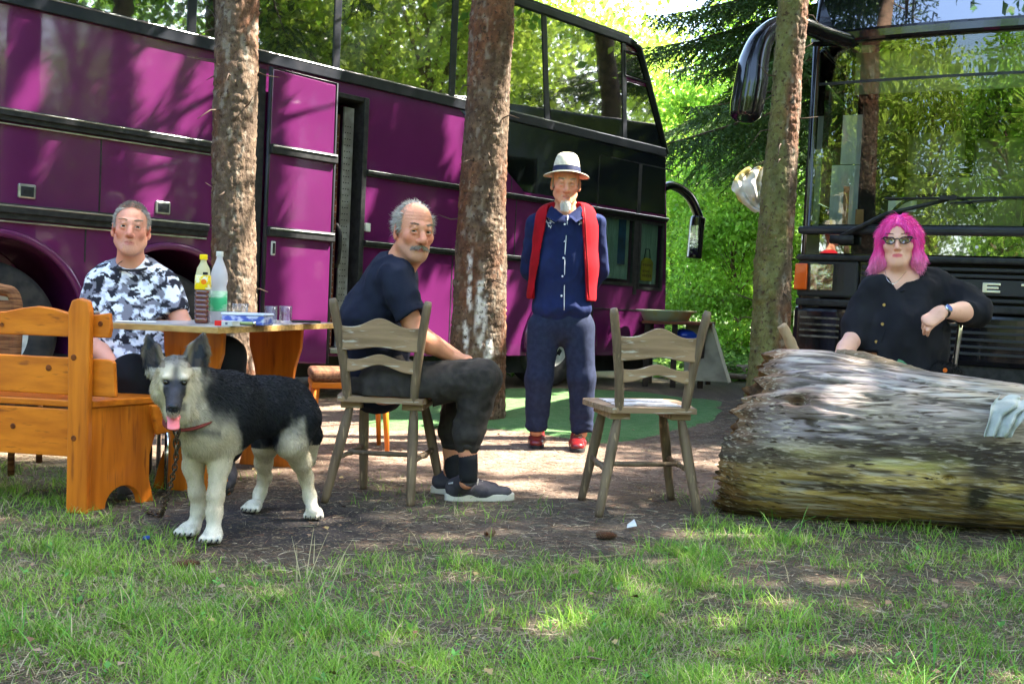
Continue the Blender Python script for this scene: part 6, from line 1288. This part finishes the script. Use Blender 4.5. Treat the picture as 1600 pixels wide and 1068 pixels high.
    MB().tube(wob([w(212,650,-.40),w(213,592,-.40),w(210,583,-.38),w(200,580,-.30),w(185,577,-.12),w(180,560,.12),w(178,500,.2)],6),.0115,10).tube(wob([w(262,660,-.38),w(262,600,-.36),w(258,585,-.34),w(256,578,-.12),w(252,560,.12),w(250,500,.2)],6),.0115,10).tube([w(212,648,-.40),V(w(212,650,-.40)[0],y-.40,0)],.0115,10).tube([w(262,658,-.38),V(w(262,650,-.38)[0],y-.38,0)],.0115,10).tube([w(180,560,.12),V(w(170,500,.2)[0],y+.2,0)],.0115,10).tube([w(252,560,.12),V(w(252,500,.2)[0],y+.2,0)],.0115,10).build('tube_frame',CHROME,ch,world=True,smooth=True)
    MB().bx(bx-.22,bx+.20,y-.26,y+.16,.385,.425).build('seat_pad',RUB,ch,world=True,bevel=.015)
man_camo()
# ------------------------------------------------------------------ woman
def woman():
    y=5.22; w=lambda px,py,dy=0.: W(px,py,y+dy)
    o=root('person','woman with pink hair, glasses and black blouse sitting behind the log','person',loc=(w(1400,620)[0],y,0))
    hd=Head(w(1405,380,-.03),(-.42,-.90,-.02),s=1.0,tilt=-.03,w=1.06,nose=.9,jaw=1.15,brow=.7,cheek=1.2,chin=1.05)
    s=S(); hd.skin(s); X=V(1,0,0)
    s.cap(hd.P(0,-.015,-.05),w(1408,450,.02),.056,.066,k=.03); s.ell(hd.P(0,.035,-.105),(.045,.04,.03),k=.02)
    s.ecap(w(1410,462,.02),w(1408,520,.0),.185,.115,.18,.145,X,k=.06); s.ecap(w(1408,520,.0),w(1400,600,-.02),.18,.13,.19,.14,X,k=.05)
    E0=w(1336,524,-.05); W0=w(1308,566,-.25); s.chain([w(1364,462,.0),E0],[.058,.048],k=.02); s.chain([E0,E0*.5+W0*.5,W0],[.046,.042,.030],k=.02); hand(s,W0,V(-.1,-.9,-.35),V(-.3,-.1,1),1,(.4,.5,.4),.92)
    E1=w(1528,487,-.12); W1=w(1470,487,-.30); s.chain([w(1480,452,.02),E1],[.058,.050],k=.02); s.chain([E1,E1*.55+W1*.45,W1],[.050,.045,.029],k=.02)
    hand(s,W1,w(1441,507,-.32)-W1,V(-.35,-.75,.5),-1,((.75,.5,.3),(.8,.5,.3),(.85,.5,.3),(.9,.5,.3)),.98,tdir=w(1436,516,-.30)-w(1462,492,-.30))
    v,f=mesh_sdf(s,.005); mk('body',v,f,SKIN,o,world=True,color=hd.tint(v,(.74,.40,.29),lips=(.62,.09,.13),red=(.78,.34,.26),redamt=.5))
    hd.eyes(o,gaze=CAM)
    t=S(); t.ecap(w(1414,468,.02),w(1410,525,.0),.195,.140,.195,.168,X,k=.07); t.ecap(w(1408,525,.0),w(1398,605,-.02),.208,.172,.235,.18,X,k=.06); t.cap(w(1376,452,.02),w(1450,446,.02),.064,.066,k=.06)
    t.chain([w(1364,460,.0),w(1345,500,-.03),w(1340,524,-.05)],[.075,.066,.060],k=.04); t.chain([w(1468,452,.02),w(1502,468,-.05),w(1526,487,-.12)],[.078,.070,.062],k=.04); t.cap(w(1526,488,-.12),w(1512,490,-.17),.060,.056,k=.03)
    for c,n_,r in ((w(1333,540,-.09),unit(V(-.2,-.2,-1)),.13),): t.op(lambda p,c=c,n_=n_,r=r: np.maximum(-((p-c)@n_),np.linalg.norm(p-c,axis=1)-r),c,r,.003,1)
    t.ell(w(1408,432,-.02),(.085,.10,.055),k=.015,mode=1)
    def blouse(p,pad=.08):
        d=t(p,pad); a=w(1388,458)   # V opening
        z=p[:,2]; zt=w(1400,415)[2]; zb=w(1387,459)[2]; f_=np.clip((z-zb)/(zt-zb),0,1.5); half=.0+.105*f_; cx=w(1389,452)[0]+ (w(1400,420)[0]-w(1389,452)[0])*f_
        cut=np.minimum(half-np.abs(p[:,0]-cx),np.minimum(z-zb,(y-.03)-p[:,1])); return np.maximum(d,cut)
    blouse.ops=t.ops
    BL=cloth_m('black_blouse',(.009,.009,.012),(.014,.014,.018)); v,f=mesh_sdf(blouse,.0065,disp=combine(fold(61,.013,6,(1,.8,.8)),fold(65,.006,15,(1,1,.6))),lo=w(1290,640,-.45),hi=w(1570,400,.35)); bl=mk('blouse',v,f,BL,o,world=True)
    BR=M('brass_button',(.35,.22,.08),.35,metal=.8)
    def front(p,reach=.35):
        p=np.asarray(p,float)+V(0,-reach,0)
        for _ in range(80):
            d=t(p[None])[0]; d=.03 if d>5 else d
            if d<.001: break
            p=p+V(0,d*.9,0)
        return p
    for px,py in ((1370,476),(1364,505),(1355,532)): button(bl,front(w(px,py))+V(0,-.006,0),(0,-1,.1),.008,BR)
    line=[front(w(a,b))+V(0,-.003,0) for a,b in zip(np.linspace(1386,1352,20),np.linspace(455,560,20))]; MB().tube(line,.0022,6).build('placket_seam',BL,bl,world=True,smooth=True)
    # collar edges
    for pts in ([(1372,432,-.03),(1366,450,-.10),(1376,462,-.125),(1388,455,-.13)],[(1428,425,-.03),(1420,440,-.10),(1402,452,-.13),(1388,457,-.13)]): MB().tube(wob([front(w(a,b)) if dy<-.05 else w(a,b,dy) for a,b,dy in pts],6),.007,8,flat=.5).build('collar',BL,bl,world=True,smooth=True)
    tr=S(); tr.ecap(w(1398,600,-.02),w(1398,640,-.04),.20,.16,.2,.16,X,k=.05); tr.chain([w(1360,640,-.05),w(1350,640,-.28)],[.10,.085],k=.04); tr.chain([w(1440,640,-.05),w(1450,640,-.28)],[.10,.085],k=.04); tr.cap(w(1350,640,-.28),V(w(1350,640,-.28)[0],y-.22,.12),.085,.06,k=.03); tr.cap(w(1450,640,-.28),V(w(1450,640,-.28)[0],y-.22,.12),.085,.06,k=.03)
    v,f=mesh_sdf(tr,.012,disp=fold(66,.004,9)); mk('trousers',v,f,cloth_m('blue_jeans',(.03,.05,.12),(.02,.035,.09)),o,world=True)
    for px in (1350,1450): g=w(px,640,-.22); shoe('shoe',o,(g[0],g[1]+.08,0),(g[0],g[1]-.12,0),M('dark_suede'),RUB,ank=V(g[0],g[1],.12))
    # hair: bob made of a shell and strands
    B=hd.B; hs=S(); P=hd.P
    hs.ell(P(0,-.016,.040),V(.090,.108,.098),B,k=.02)
    for e in (-1,1): hs.ecap(P(e*.072,-.005,.03),P(e*.084,.004,-.080),.026,.050,.027,.046,B[:,0],k=.04); hs.cap(P(e*.084,.004,-.080),P(e*.092,.0,-.112),.032,.016,k=.03)
    hs.ecap(P(0,-.06,.0),P(0,-.055,-.085),.085,.045,.085,.04,B[:,0],k=.04); hs.cap(P(.085,-.01,-.09),P(.122,-.01,-.118),.03,.014,k=.03)
    fc=S(); fc.ell(P(-.004,.110,-.035),V(.063,.088,.100),B,k=.01); fc.cap(P(.012,.115,.070),P(0,.115,-.02),.046,.058,k=.03)
    def hsd(p,pad=.08):
        d=hs(p,pad); e=fc(p,.12); return np.maximum(d,-e)
    hsd.ops=hs.ops
    def hdisp(p):
        q=hd.loc(p); ang=np.arctan2(q[:,0],q[:,1]); g=np.stack([ang*9+.8*q[:,2]*6,q[:,2]*9,0*ang],-1); return .0045*vn(g*1.,3)+.0028*vn(g*V(2.7,1,1)+5,4)+.002*vn(g*V(6,1.5,1),6)
    v,f=mesh_sdf(hsd,.0045,disp=hdisp,lo=hd.c-.2,hi=hd.c+.2); q=hd.loc(v); n=vn(np.stack([np.arctan2(q[:,0],q[:,1])*16,q[:,2]*7,0*q[:,0]],-1),7)
    t_=sstep(-.02,-.12,q[:,2]); k=np.clip(.5+.5*n,0,1)[:,None]; top=V(.90,.07,.40); dp=V(.68,.03,.27); tip=V(.92,.36,.64); c=top*k+dp*(1-k); c=c*(1-t_[:,None]*.75)+tip*t_[:,None]*.75
    HM=M('pink_hair',(.7,.1,.3),.42,attr='Col',spec=.5); hr=mk('hair',v,f,HM,o,world=True,color=c)
    nn=vnormals(v,f); R_=np.random.default_rng(5); idx=R_.integers(0,len(v),9000); qq=q[idx]; fl=np.stack([np.sign(qq[:,0])*(.25+.9*sstep(.07,.12,qq[:,2]))*np.where(np.abs(qq[:,0])<.03,.9,.4),-.15+0*qq[:,0],-1+.6*sstep(.08,.13,qq[:,2])],-1)@B.T
    N_=nn[idx]; fl=fl-N_*(fl*N_).sum(1)[:,None]; fl=fl/(np.linalg.norm(fl,axis=1)[:,None]+1e-9)+N_*.10+R_.normal(size=fl.shape)*.06; fl/=np.linalg.norm(fl,axis=1)[:,None]
    hairs('loose_strands',hr,HM,v[idx],fl,R_.uniform(.02,.05,len(idx)),.0018,c[idx]*R_.uniform(.75,1.35,(len(idx),1)),.08)
    # glasses
    GM=M('glasses_frame',(.010,.008,.010),.2,coat=.6); gl=root('glasses','',''); del gl['label']; del gl['category']; gl.parent=o
    for e in (-1,1):
        pts=[(.010,.006),(.014,-.009),(.028,-.0145),(.046,-.010),(.056,.004),(.060,.018),(.040,.0175),(.020,.016),(.010,.006)]; pp=wob([hd.P(e*a,.104-.55*max(0,a-.025)-.004,.008+b) for a,b in pts],5)
        r=np.interp(np.linspace(0,8,len(pp)),[0,4,5,6,8],[.0022,.0026,.0042,.0034,.0022]); MB().tube(pp,r,8).build('rim',GM,gl,world=True,smooth=True)
        c_=np.mean(pp[:-1],0); mk('lens',np.vstack([pp[:-1],c_]),[(i,(i+1)%(len(pp)-1),len(pp)-1) for i in range(len(pp)-1)],glass('tinted_lens',(.50,.52,.50),.10,.0),gl,world=True,smooth=False)
        MB().tube([hd.P(e*.060,.083,.022),hd.P(e*.078,.05,.018),hd.P(e*.084,-.01,.010)],.003,6,flat=.5).build('temple',GM,gl,world=True,smooth=True)
    MB().tube(wob([hd.P(-.011,.099,.015),hd.P(0,.104,.019),hd.P(.011,.099,.015)],4),.0024,8).build('bridge',GM,gl,world=True,smooth=True)
    brows(hd,o,(.16,.07,.06),n=120,th=.003,dn=-.006)
    # watch, necklace
    c=W1+unit(W1-E1)*-.02; ax=unit(W1-E1); MB().tube([c-ax*.010,c+ax*.010],[.0335,.0325],24,cap=False).build('watch_strap',GM,o,world=True,smooth=True)
    fd=unit(V(-.25,-.85,.35)-ax*(V(-.25,-.85,.35)@ax)); u=ax; Rw=np.stack([ax,np.cross(fd,ax),fd],1); MB().lathe([(.0,0),(.021,.0),(.0215,.006),(.019,.010),(.0,.0095)],c=c+fd*.028,n=28,R=Rw).build('watch_case',CHROME,o,world=True,smooth=False)
    MB().lathe([(.0185,.0),(.0175,.0012),(0,.0014)],c=c+fd*.0378,n=28,R=Rw).build('watch_face',M('blue_dial',(.05,.09,.38),.1,coat=1),o,world=True)
    MB().tube(wob([w(1383,420,-.06),w(1386,436,-.12),w(1395,443,-.14),w(1405,437,-.13),w(1416,424,-.08)],5),.0012,5).lathe([(.004,-.003),(.005,0),(.003,.003)],c=w(1395,444,-.145),n=8).build('necklace',CHROME,o,world=True,smooth=True)
    ch=root('metal_chair','chrome tube chair whose back the pink haired woman leans her elbow on','chair',loc=(w(1450,600)[0],y,0)); bx=w(1410,600)[0]
    a=w(1500,506,-.06); b=w(1487,604,-.04)
    MB().tube(wob([V(b[0]-.02,y-.04,0.0),b,a,a+V(-.01,.06,.012),a+V(-.05,.16,.0),V(a[0]-.1,y+.2,.7)],6),.013,12).tube(wob([V(b[0]-.06,y+.0,0),b+V(-.045,.04,0),a+V(-.05,.04,-.16),a+V(-.05,.1,-.2)],5),.009,8).tube([V(bx-.22,y+.2,0),V(bx-.22,y+.2,.8)],.013,10).tube([V(bx-.22,y-.2,0),V(bx-.22,y-.2,.43)],.013,10).tube([V(bx+.2,y+.2,0),V(bx+.2,y+.2,.7)],.013,10).build('tube_frame',CHROME,ch,world=True,smooth=True)
    MB().bx(bx-.22,bx+.22,y-.22,y+.18,.43,.47).bx(bx-.2,bx+.2,y+.20,y+.23,.62,.82).build('seat_pad',RUB,ch,world=True,bevel=.015)
woman()
# ================================================================== DOG
def dog():
    o=root('dog','young black and cream shepherd dog standing on a chain, tongue out, facing the camera','dog',loc=tuple(G(390,830)))
    s=S(); w=W
    # trunk
    s.ell(w(350,655,3.90),(.105,.16,.142),k=.05); s.cap(w(362,642,3.95),w(425,637,4.08),.120,.095,k=.06); s.cap(w(425,637,4.08),w(456,642,4.17),.095,.098,k=.06); s.cap(w(372,614,3.98),w(448,617,4.16),.055,.058,k=.07)
    s.ell(w(322,672,3.80),(.065,.08,.108),k=.05)
    # neck
    s.cap(w(350,628,3.90),w(292,605,3.74),.110,.088,k=.06); s.cap(w(318,665,3.80),w(285,640,3.70),.085,.065,k=.05)
    # head
    hc=w(275,590,3.68); f=unit(V(.27,-.96,-.17)); B=basis(f,tilt=.03); P=lambda x,y,z: hc+B@V(x,y,z)
    s.ell(P(0,0,.018),(.064,.080,.060),B,k=.02); 
    for e in (-1,1): s.ell(P(e*.046,-.002,-.042),(.037,.046,.052),B,k=.03)
    s.ell(P(0,.05,-.012),(.045,.055,.042),B,k=.025); s.ecap(P(0,.060,-.028),P(0,.165,-.070),.032,.030,.0235,.022,B[:,0],k=.018); s.ell(P(0,.172,-.060),(.019,.014,.014),B,k=.006)
    s.ecap(P(0,.06,-.078),P(0,.135,-.112),.024,.014,.018,.012,B[:,0],k=.012)
    for e in (-1,1): s.ell(P(e*.030,.075,.020),(.014,.012,.009),B,k=.012); s.ell(P(e*.030,.088,.004),(.011,.012,.008),B,k=.005,mode=1)
    s.cap(P(0,.075,.045),P(0,.10,.0),.006,.010,k=.02,mode=1)
    ears=[]
    for e,base,tip in ((-1,(243,570),(230,524)),(1,(304,568),(318,521))):
        a=w(base[0],base[1],3.70); b=w(tip[0],tip[1],3.695); sd=V(1,0,0); m=a*.5+b*.5
        s.ecap(a+(a-b)*.15,m,.046,.017,.040,.012,sd+V(0,.3*e,0),k=.012); s.ecap(m,b,.040,.012,.007,.005,sd+V(0,.3*e,0),k=.005)
        ins=V(0,-.020,0); s.ecap(a+ins+V(0,0,.0),m+(b-a)*.22+ins*.75,.031,.013,.016,.010,sd,k=.006,mode=1)
    # legs
    def leg(pts,rs,k=.025): s.chain([np.asarray(p) for p in pts],rs,k)
    g1=G(330,848); g2=G(291,838); g3=G(489,811); g4=G(394,800)
    leg([w(348,680,3.84),w(343,725,3.83),w(337,775,3.79),w(335,800,3.78),w(334,826,3.77)],[.062,.038,.027,.025,.025]); 
    leg([w(308,690,3.83),w(302,728,3.86),w(308,770,3.87),w(311,795,3.88),w(302,826,3.87)],[.055,.035,.026,.024,.024])
    leg([w(462,655,4.12),w(455,690,4.08),w(470,720,4.16),w(478,745,4.22),w(484,775,4.22),w(489,798,4.19)],[.100,.062,.038,.026,.0225,.023])
    leg([w(428,665,4.25),w(415,695,4.24),w(412,722,4.32),w(414,745,4.38),w(406,770,4.38),w(400,790,4.36)],[.070,.050,.033,.025,.022,.022])
    for g,dx in ((g1,.0),(g2,-.10),(g3,.12),(g4,-.16)):
        c=V(g[0],g[1]+.02,.024); d=unit(V(dx,-1,0)); sd=V(-d[1],d[0],0); s.ell(c,(.034,.040,.026),k=.02)
        for i in (-1.5,-.5,.5,1.5): s.cap(c+sd*i*.0165+d*.010,c+sd*i*.0195+d*(.042-.006*abs(i))-V(0,0,.007),.0115,.0112,k=.003)
    for g,dx in ((g1,.0),(g2,-.10),(g3,.12),(g4,-.16)):
        c=V(g[0],g[1]+.02,.024); d=unit(V(dx,-1,0)); sd=V(-d[1],d[0],0); cl=MB()
        for i in (-1.5,-.5,.5,1.5): a_=c+sd*i*.0195+d*(.050-.006*abs(i))-V(0,0,.006); cl.tube([a_,a_+d*.008-V(0,0,.003),a_+d*.013-V(0,0,.009)],[.0038,.003,.0008],6)
        cl.build('claws',RUB,o,world=True,smooth=True)
    s.plane(V(0,0,.001),V(0,0,1),k=.004)
    s.chain([w(478,640,4.26),w(486,680,4.36),w(484,720,4.40)],[.045,.040,.025],k=.03)
    v,f=mesh_sdf(s,.0050,disp=lambda p:.0008*fbm(p*V(26,26,14),7,3))
    def colour(v):
        px,py=proj(v); n=fbm(v*22,3,3); n2=fbm(v*V(60,60,25),5,2); cream=V(.53,.45,.34); white=V(.64,.59,.51); blk=V(.014,.015,.020); gry=V(.17,.16,.155); tan=V(.52,.36,.18)
        c=np.tile(cream,(len(v),1)); 
        def bl(col,w_): nonlocal c; w_=np.clip(w_,0,1)[:,None]; c=c*(1-w_)+np.asarray(col)*w_
        q=(v-hc)@B; head=(np.linalg.norm(q*V(1,.8,1),axis=1)<.16)&(v[:,1]<3.80)&(q[:,1]>-.04+.02*np.sin(q[:,2]*60))&(np.abs(q[:,0])<.080+.014*vn(v*30,8)); legs=v[:,2]<.33
        bl(white,sstep(.14,.05,v[:,2]))
        bl(gry,sstep(.36,.50,v[:,2]+n*.05)*.75*(~head)*(v[:,1]>3.78)); bl(gry*1.6,sstep(.36,.46,v[:,2]+.05*n)*(~head)*.45)
        # saddle: above a line that sinks from the withers to the flank
        line=np.interp(px,[330,350,368,380,400,430,455,475,490],[600,622,645,698,712,698,655,655,705]); l2=line-py+n*20+n2*10; ok=(px>336)*(~head)*(v[:,2]>.28); bl(gry*.8,sstep(-42,4,l2)*ok*.75); sd_=sstep(-12,10,l2)*ok; bl(blk,sd_)
        nk=sstep(-8,8,(px-(306+ (py-560)*.26))+n*12)*sstep(672,628,py+n*14)*(px<372)*(~head); bl(gry*.5,nk*.8); bl(blk,nk*sstep(312,328,px+n*10)*.95)
        bl(blk*2.5,np.exp(-((py-672-(px-300)*.10)/7)**2)*(px>288)*(px<345)*(~head)*.6*(v[:,1]<3.86))
        # head pattern, in the head's own axes
        x,yy,z=np.abs(q[:,0]),q[:,1],q[:,2]
        if True:
            hm=head.astype(float); ear=(((py<574)&(px<258))|((py<574)&(px>293)))&(v[:,1]<3.82)&(py>500)
            bl(cream*1.0,hm); bl(tan*.9,hm*sstep(.03,.055,x)*sstep(-.02,-.06,z)*sstep(.0,-.02,q[:,0])*.45)
            bl(gry*.55,hm*sstep(.045,.075,z+n*.02)*.85)
            bl(cream*1.15,hm*np.exp(-(((x-.030)/.016)**2+((z-.030)/.011)**2))*(yy>.03)*1.1)
            bl(gry*.5,hm*np.exp(-((x/.012)**2+((z-.045)/.03)**2))*(yy>.0)*.8)
            muz=sstep(.066,.085,yy+n*.008)*sstep(.046,.034,x); bl(V(.040,.037,.040),hm*muz*sstep(.022,.008,z)); bl(V(.05,.048,.06),hm*np.exp(-((x/.018)**2+((z-.0)/.03)**2))*(yy>.05))
            bl(blk*2,hm*np.exp(-(((x-.030)/.017)**2+((z-.005)/.010)**2))*(yy>.05)); bl(blk*1.5,hm*np.exp(-(((x-.016-.3*np.maximum(0,.004-z))/.010)**2+((z+.008)/.02)**2))*(yy>.05)*.6)
            bl(blk,(np.linalg.norm((q-V(0,.176,-.058))/V(.021,.018,.016),axis=1)<1.05).astype(float)); bl(blk*2,hm*(sstep(.020,.008,np.abs(z+.086))*(yy>.06)*(x<.05)*.7))
            bl(cream*1.05,hm*sstep(.032,.045,x)*sstep(.012,-.012,z)*(yy>-.02)*(yy<.085)*.8)
            bl(blk*2.2,ear.astype(float)); exy=np.where(px<270,np.abs((px-236)),np.abs(px-311)); bl(V(.26,.20,.14),ear*sstep(8,17,exy+(566-py)*.12)*.75); bl(V(.10,.075,.065),ear*sstep(9,5,exy)*(n>-.2)*.6)
        return np.clip(c*(1+.18*n2)[:,None],.006,.8)
    col=colour(v); FB=M('dog_coat',(.4,.3,.2),.7,attr='Col'); mk('body',v,f,FB,o,world=True,color=col)
    nn=vnormals(v,f); R_=np.random.default_rng(12); px,py=proj(v)
    q=(v-hc)@B; head=(np.linalg.norm(q*V(1,.8,1),axis=1)<.16)&(v[:,1]<3.80)&(q[:,1]>-.04+.02*np.sin(q[:,2]*60))&(np.abs(q[:,0])<.080+.014*vn(v*30,8)); face=head&(q[:,1]>.03)&(np.abs(q[:,0])<.05)
    area=np.ones(len(v)); area[face]*=.25; area[(q[:,1]>.15)&head]=0
    idx=R_.choice(len(v),110000,p=area/area.sum()); p=v[idx]; N_=nn[idx]
    # hair flow: back along the trunk, down the legs, outward on the ruff
    fl=np.tile(V(.35,.62,-.55),(len(idx),1)); lg=(p[:,2]<.34)[:,None]; fl=np.where(lg,V(.05,.15,-1),fl); hq=head[idx][:,None]; ru=(B@V(0,-1,-.35)); side=np.sign(q[idx,0])[:,None]*B[:,0]*.35+V(0,0,-.8); fl=np.where(hq,ru+side,fl); ear=(hq[:,0]&(py[idx]<574)&((px[idx]<258)|(px[idx]>293))); fl[ear]=V(0,.1,1)
    fl=fl-N_*(fl*N_).sum(1)[:,None]; fl/=np.linalg.norm(fl,axis=1)[:,None]+1e-9; D=fl+N_*.22+R_.normal(size=fl.shape)*.10; D/=np.linalg.norm(D,axis=1)[:,None]
    ln=np.where(p[:,2]<.30,.005,.011); ln=np.where(p[:,2]<.06,.005,ln); ruff=(q[idx,1]<-.0)&(p[:,1]<3.86)&(p[:,2]>.40)&(px[idx]<345); ln=np.where(ruff,.015,ln); ln=np.where(face[idx],.006,ln); ln=np.where(ear,.004,ln); ln=np.where(hq[:,0]&~face[idx]&~ear&(q[idx,1]<.04)&(q[idx,2]<.02),.013,ln)
    v2,f2,ix=strands(p,D,ln*R_.uniform(.6,1.3,len(p)),.0017,.12,2); mk('fur',v2,f2,FB,o,world=True,color=np.clip(col[idx]*R_.uniform(.72,1.32,(len(idx),1)),.005,.85)[ix])
    for e in (-1,1):
        c=P(e*.0295,.0765,.0035); MB().lathe([(.0105*math.sin(t),.0105*math.cos(t)) for t in np.linspace(.02,3.1,12)],c=c,n=16,R=np.stack([V(1,0,0),V(0,0,1),V(0,-1,0)],1)).build('eye',M('dog_eye',(.012,.006,.003),.05,coat=1),o,world=True,smooth=True)
    nz=S(); nz.ell(P(0,.178,-.056),(.0185,.013,.0145),B,k=.005); 
    for e in (-1,1): nz.ell(P(e*.008,.190,-.058),(.0042,.006,.0036),B,k=.003,mode=1)
    a,b=mesh_sdf(nz,.0022); mk('nose',a,b,M('dog_nose',(.012,.012,.016),.3,bump=.0006,bs=500,coat=.3),o,world=True)
    tg=S(); t0,t1,t2=P(0,.085,-.088),P(-.002,.146,-.100),w(271,668,3.50); tg.ecap(t0,t1,.017,.006,.020,.006,B[:,0],k=.01); tg.ecap(t1,t2,.021,.005,.021,.005,B[:,0],k=.012); tg.cap(t1+V(0,-.007,.0),t2+V(0,-.006,.01),.0016,k=.004,mode=1)
    a,b=mesh_sdf(tg,.003); mk('tongue',a,b,M('tongue',(.62,.16,.17),.35,sss=.1,bump=.001,bs=300,coat=.3),o,world=True)
    # collar
    c=w(293,652,3.72); n=40; pts=[]
    for t in np.linspace(0,2*math.pi,n): pts.append(w(300,640,3.76)+V(.092*math.cos(t),.10*math.sin(t)*.9,.045*math.sin(t)*-.0-.02-.045*math.cos(t)*-1*.2+.040*math.sin(t)))
    MB().tube(pts,.010,8,flat=.5).build('collar',M('red_brown_collar',(.14,.02,.015),.6),o,world=True,smooth=True)
    # chain
    ch=root('chain','dark steel chain hanging from the dog collar down to the grass','chain',loc=tuple(G(250,806))); STL=M('dark_steel',(.07,.065,.06),.38,metal=.85,col2=(.14,.09,.06),ns=60)
    path=wob([w(276,672,3.62),w(276,700,3.64),w(273,730,3.66),w(264,766,3.72),w(255,796,3.84),G(250,812)+V(0,0,.02),G(238,806)+V(0,0,.012),G(225,800)+V(0,0,.01)],40); L_=np.concatenate([[0],np.cumsum(np.linalg.norm(np.diff(path,axis=0),axis=1))]); stp=.0215; k=0
    d0=0
    while d0<L_[-1]-stp:
        c=np.array([np.interp(d0,L_,path[:,i]) for i in range(3)]); c2=np.array([np.interp(d0+stp,L_,path[:,i]) for i in range(3)]); d=unit(c2-c); sd=unit(np.cross(d,V(0,1,0))); 
        if k%2: sd=np.cross(d,sd)
        sc=1.35 if k<4 else 1.; t=np.linspace(0,2*math.pi,17); pp=[c+d*(.0155*sc*math.cos(a))+sd*(.0085*sc*math.sin(a)) for a in t]; MB().tube(pp,.0026*sc,7).build('link',STL,ch,world=True,smooth=True); d0+=stp*(1.15 if k<4 else 1); k+=1
dog()
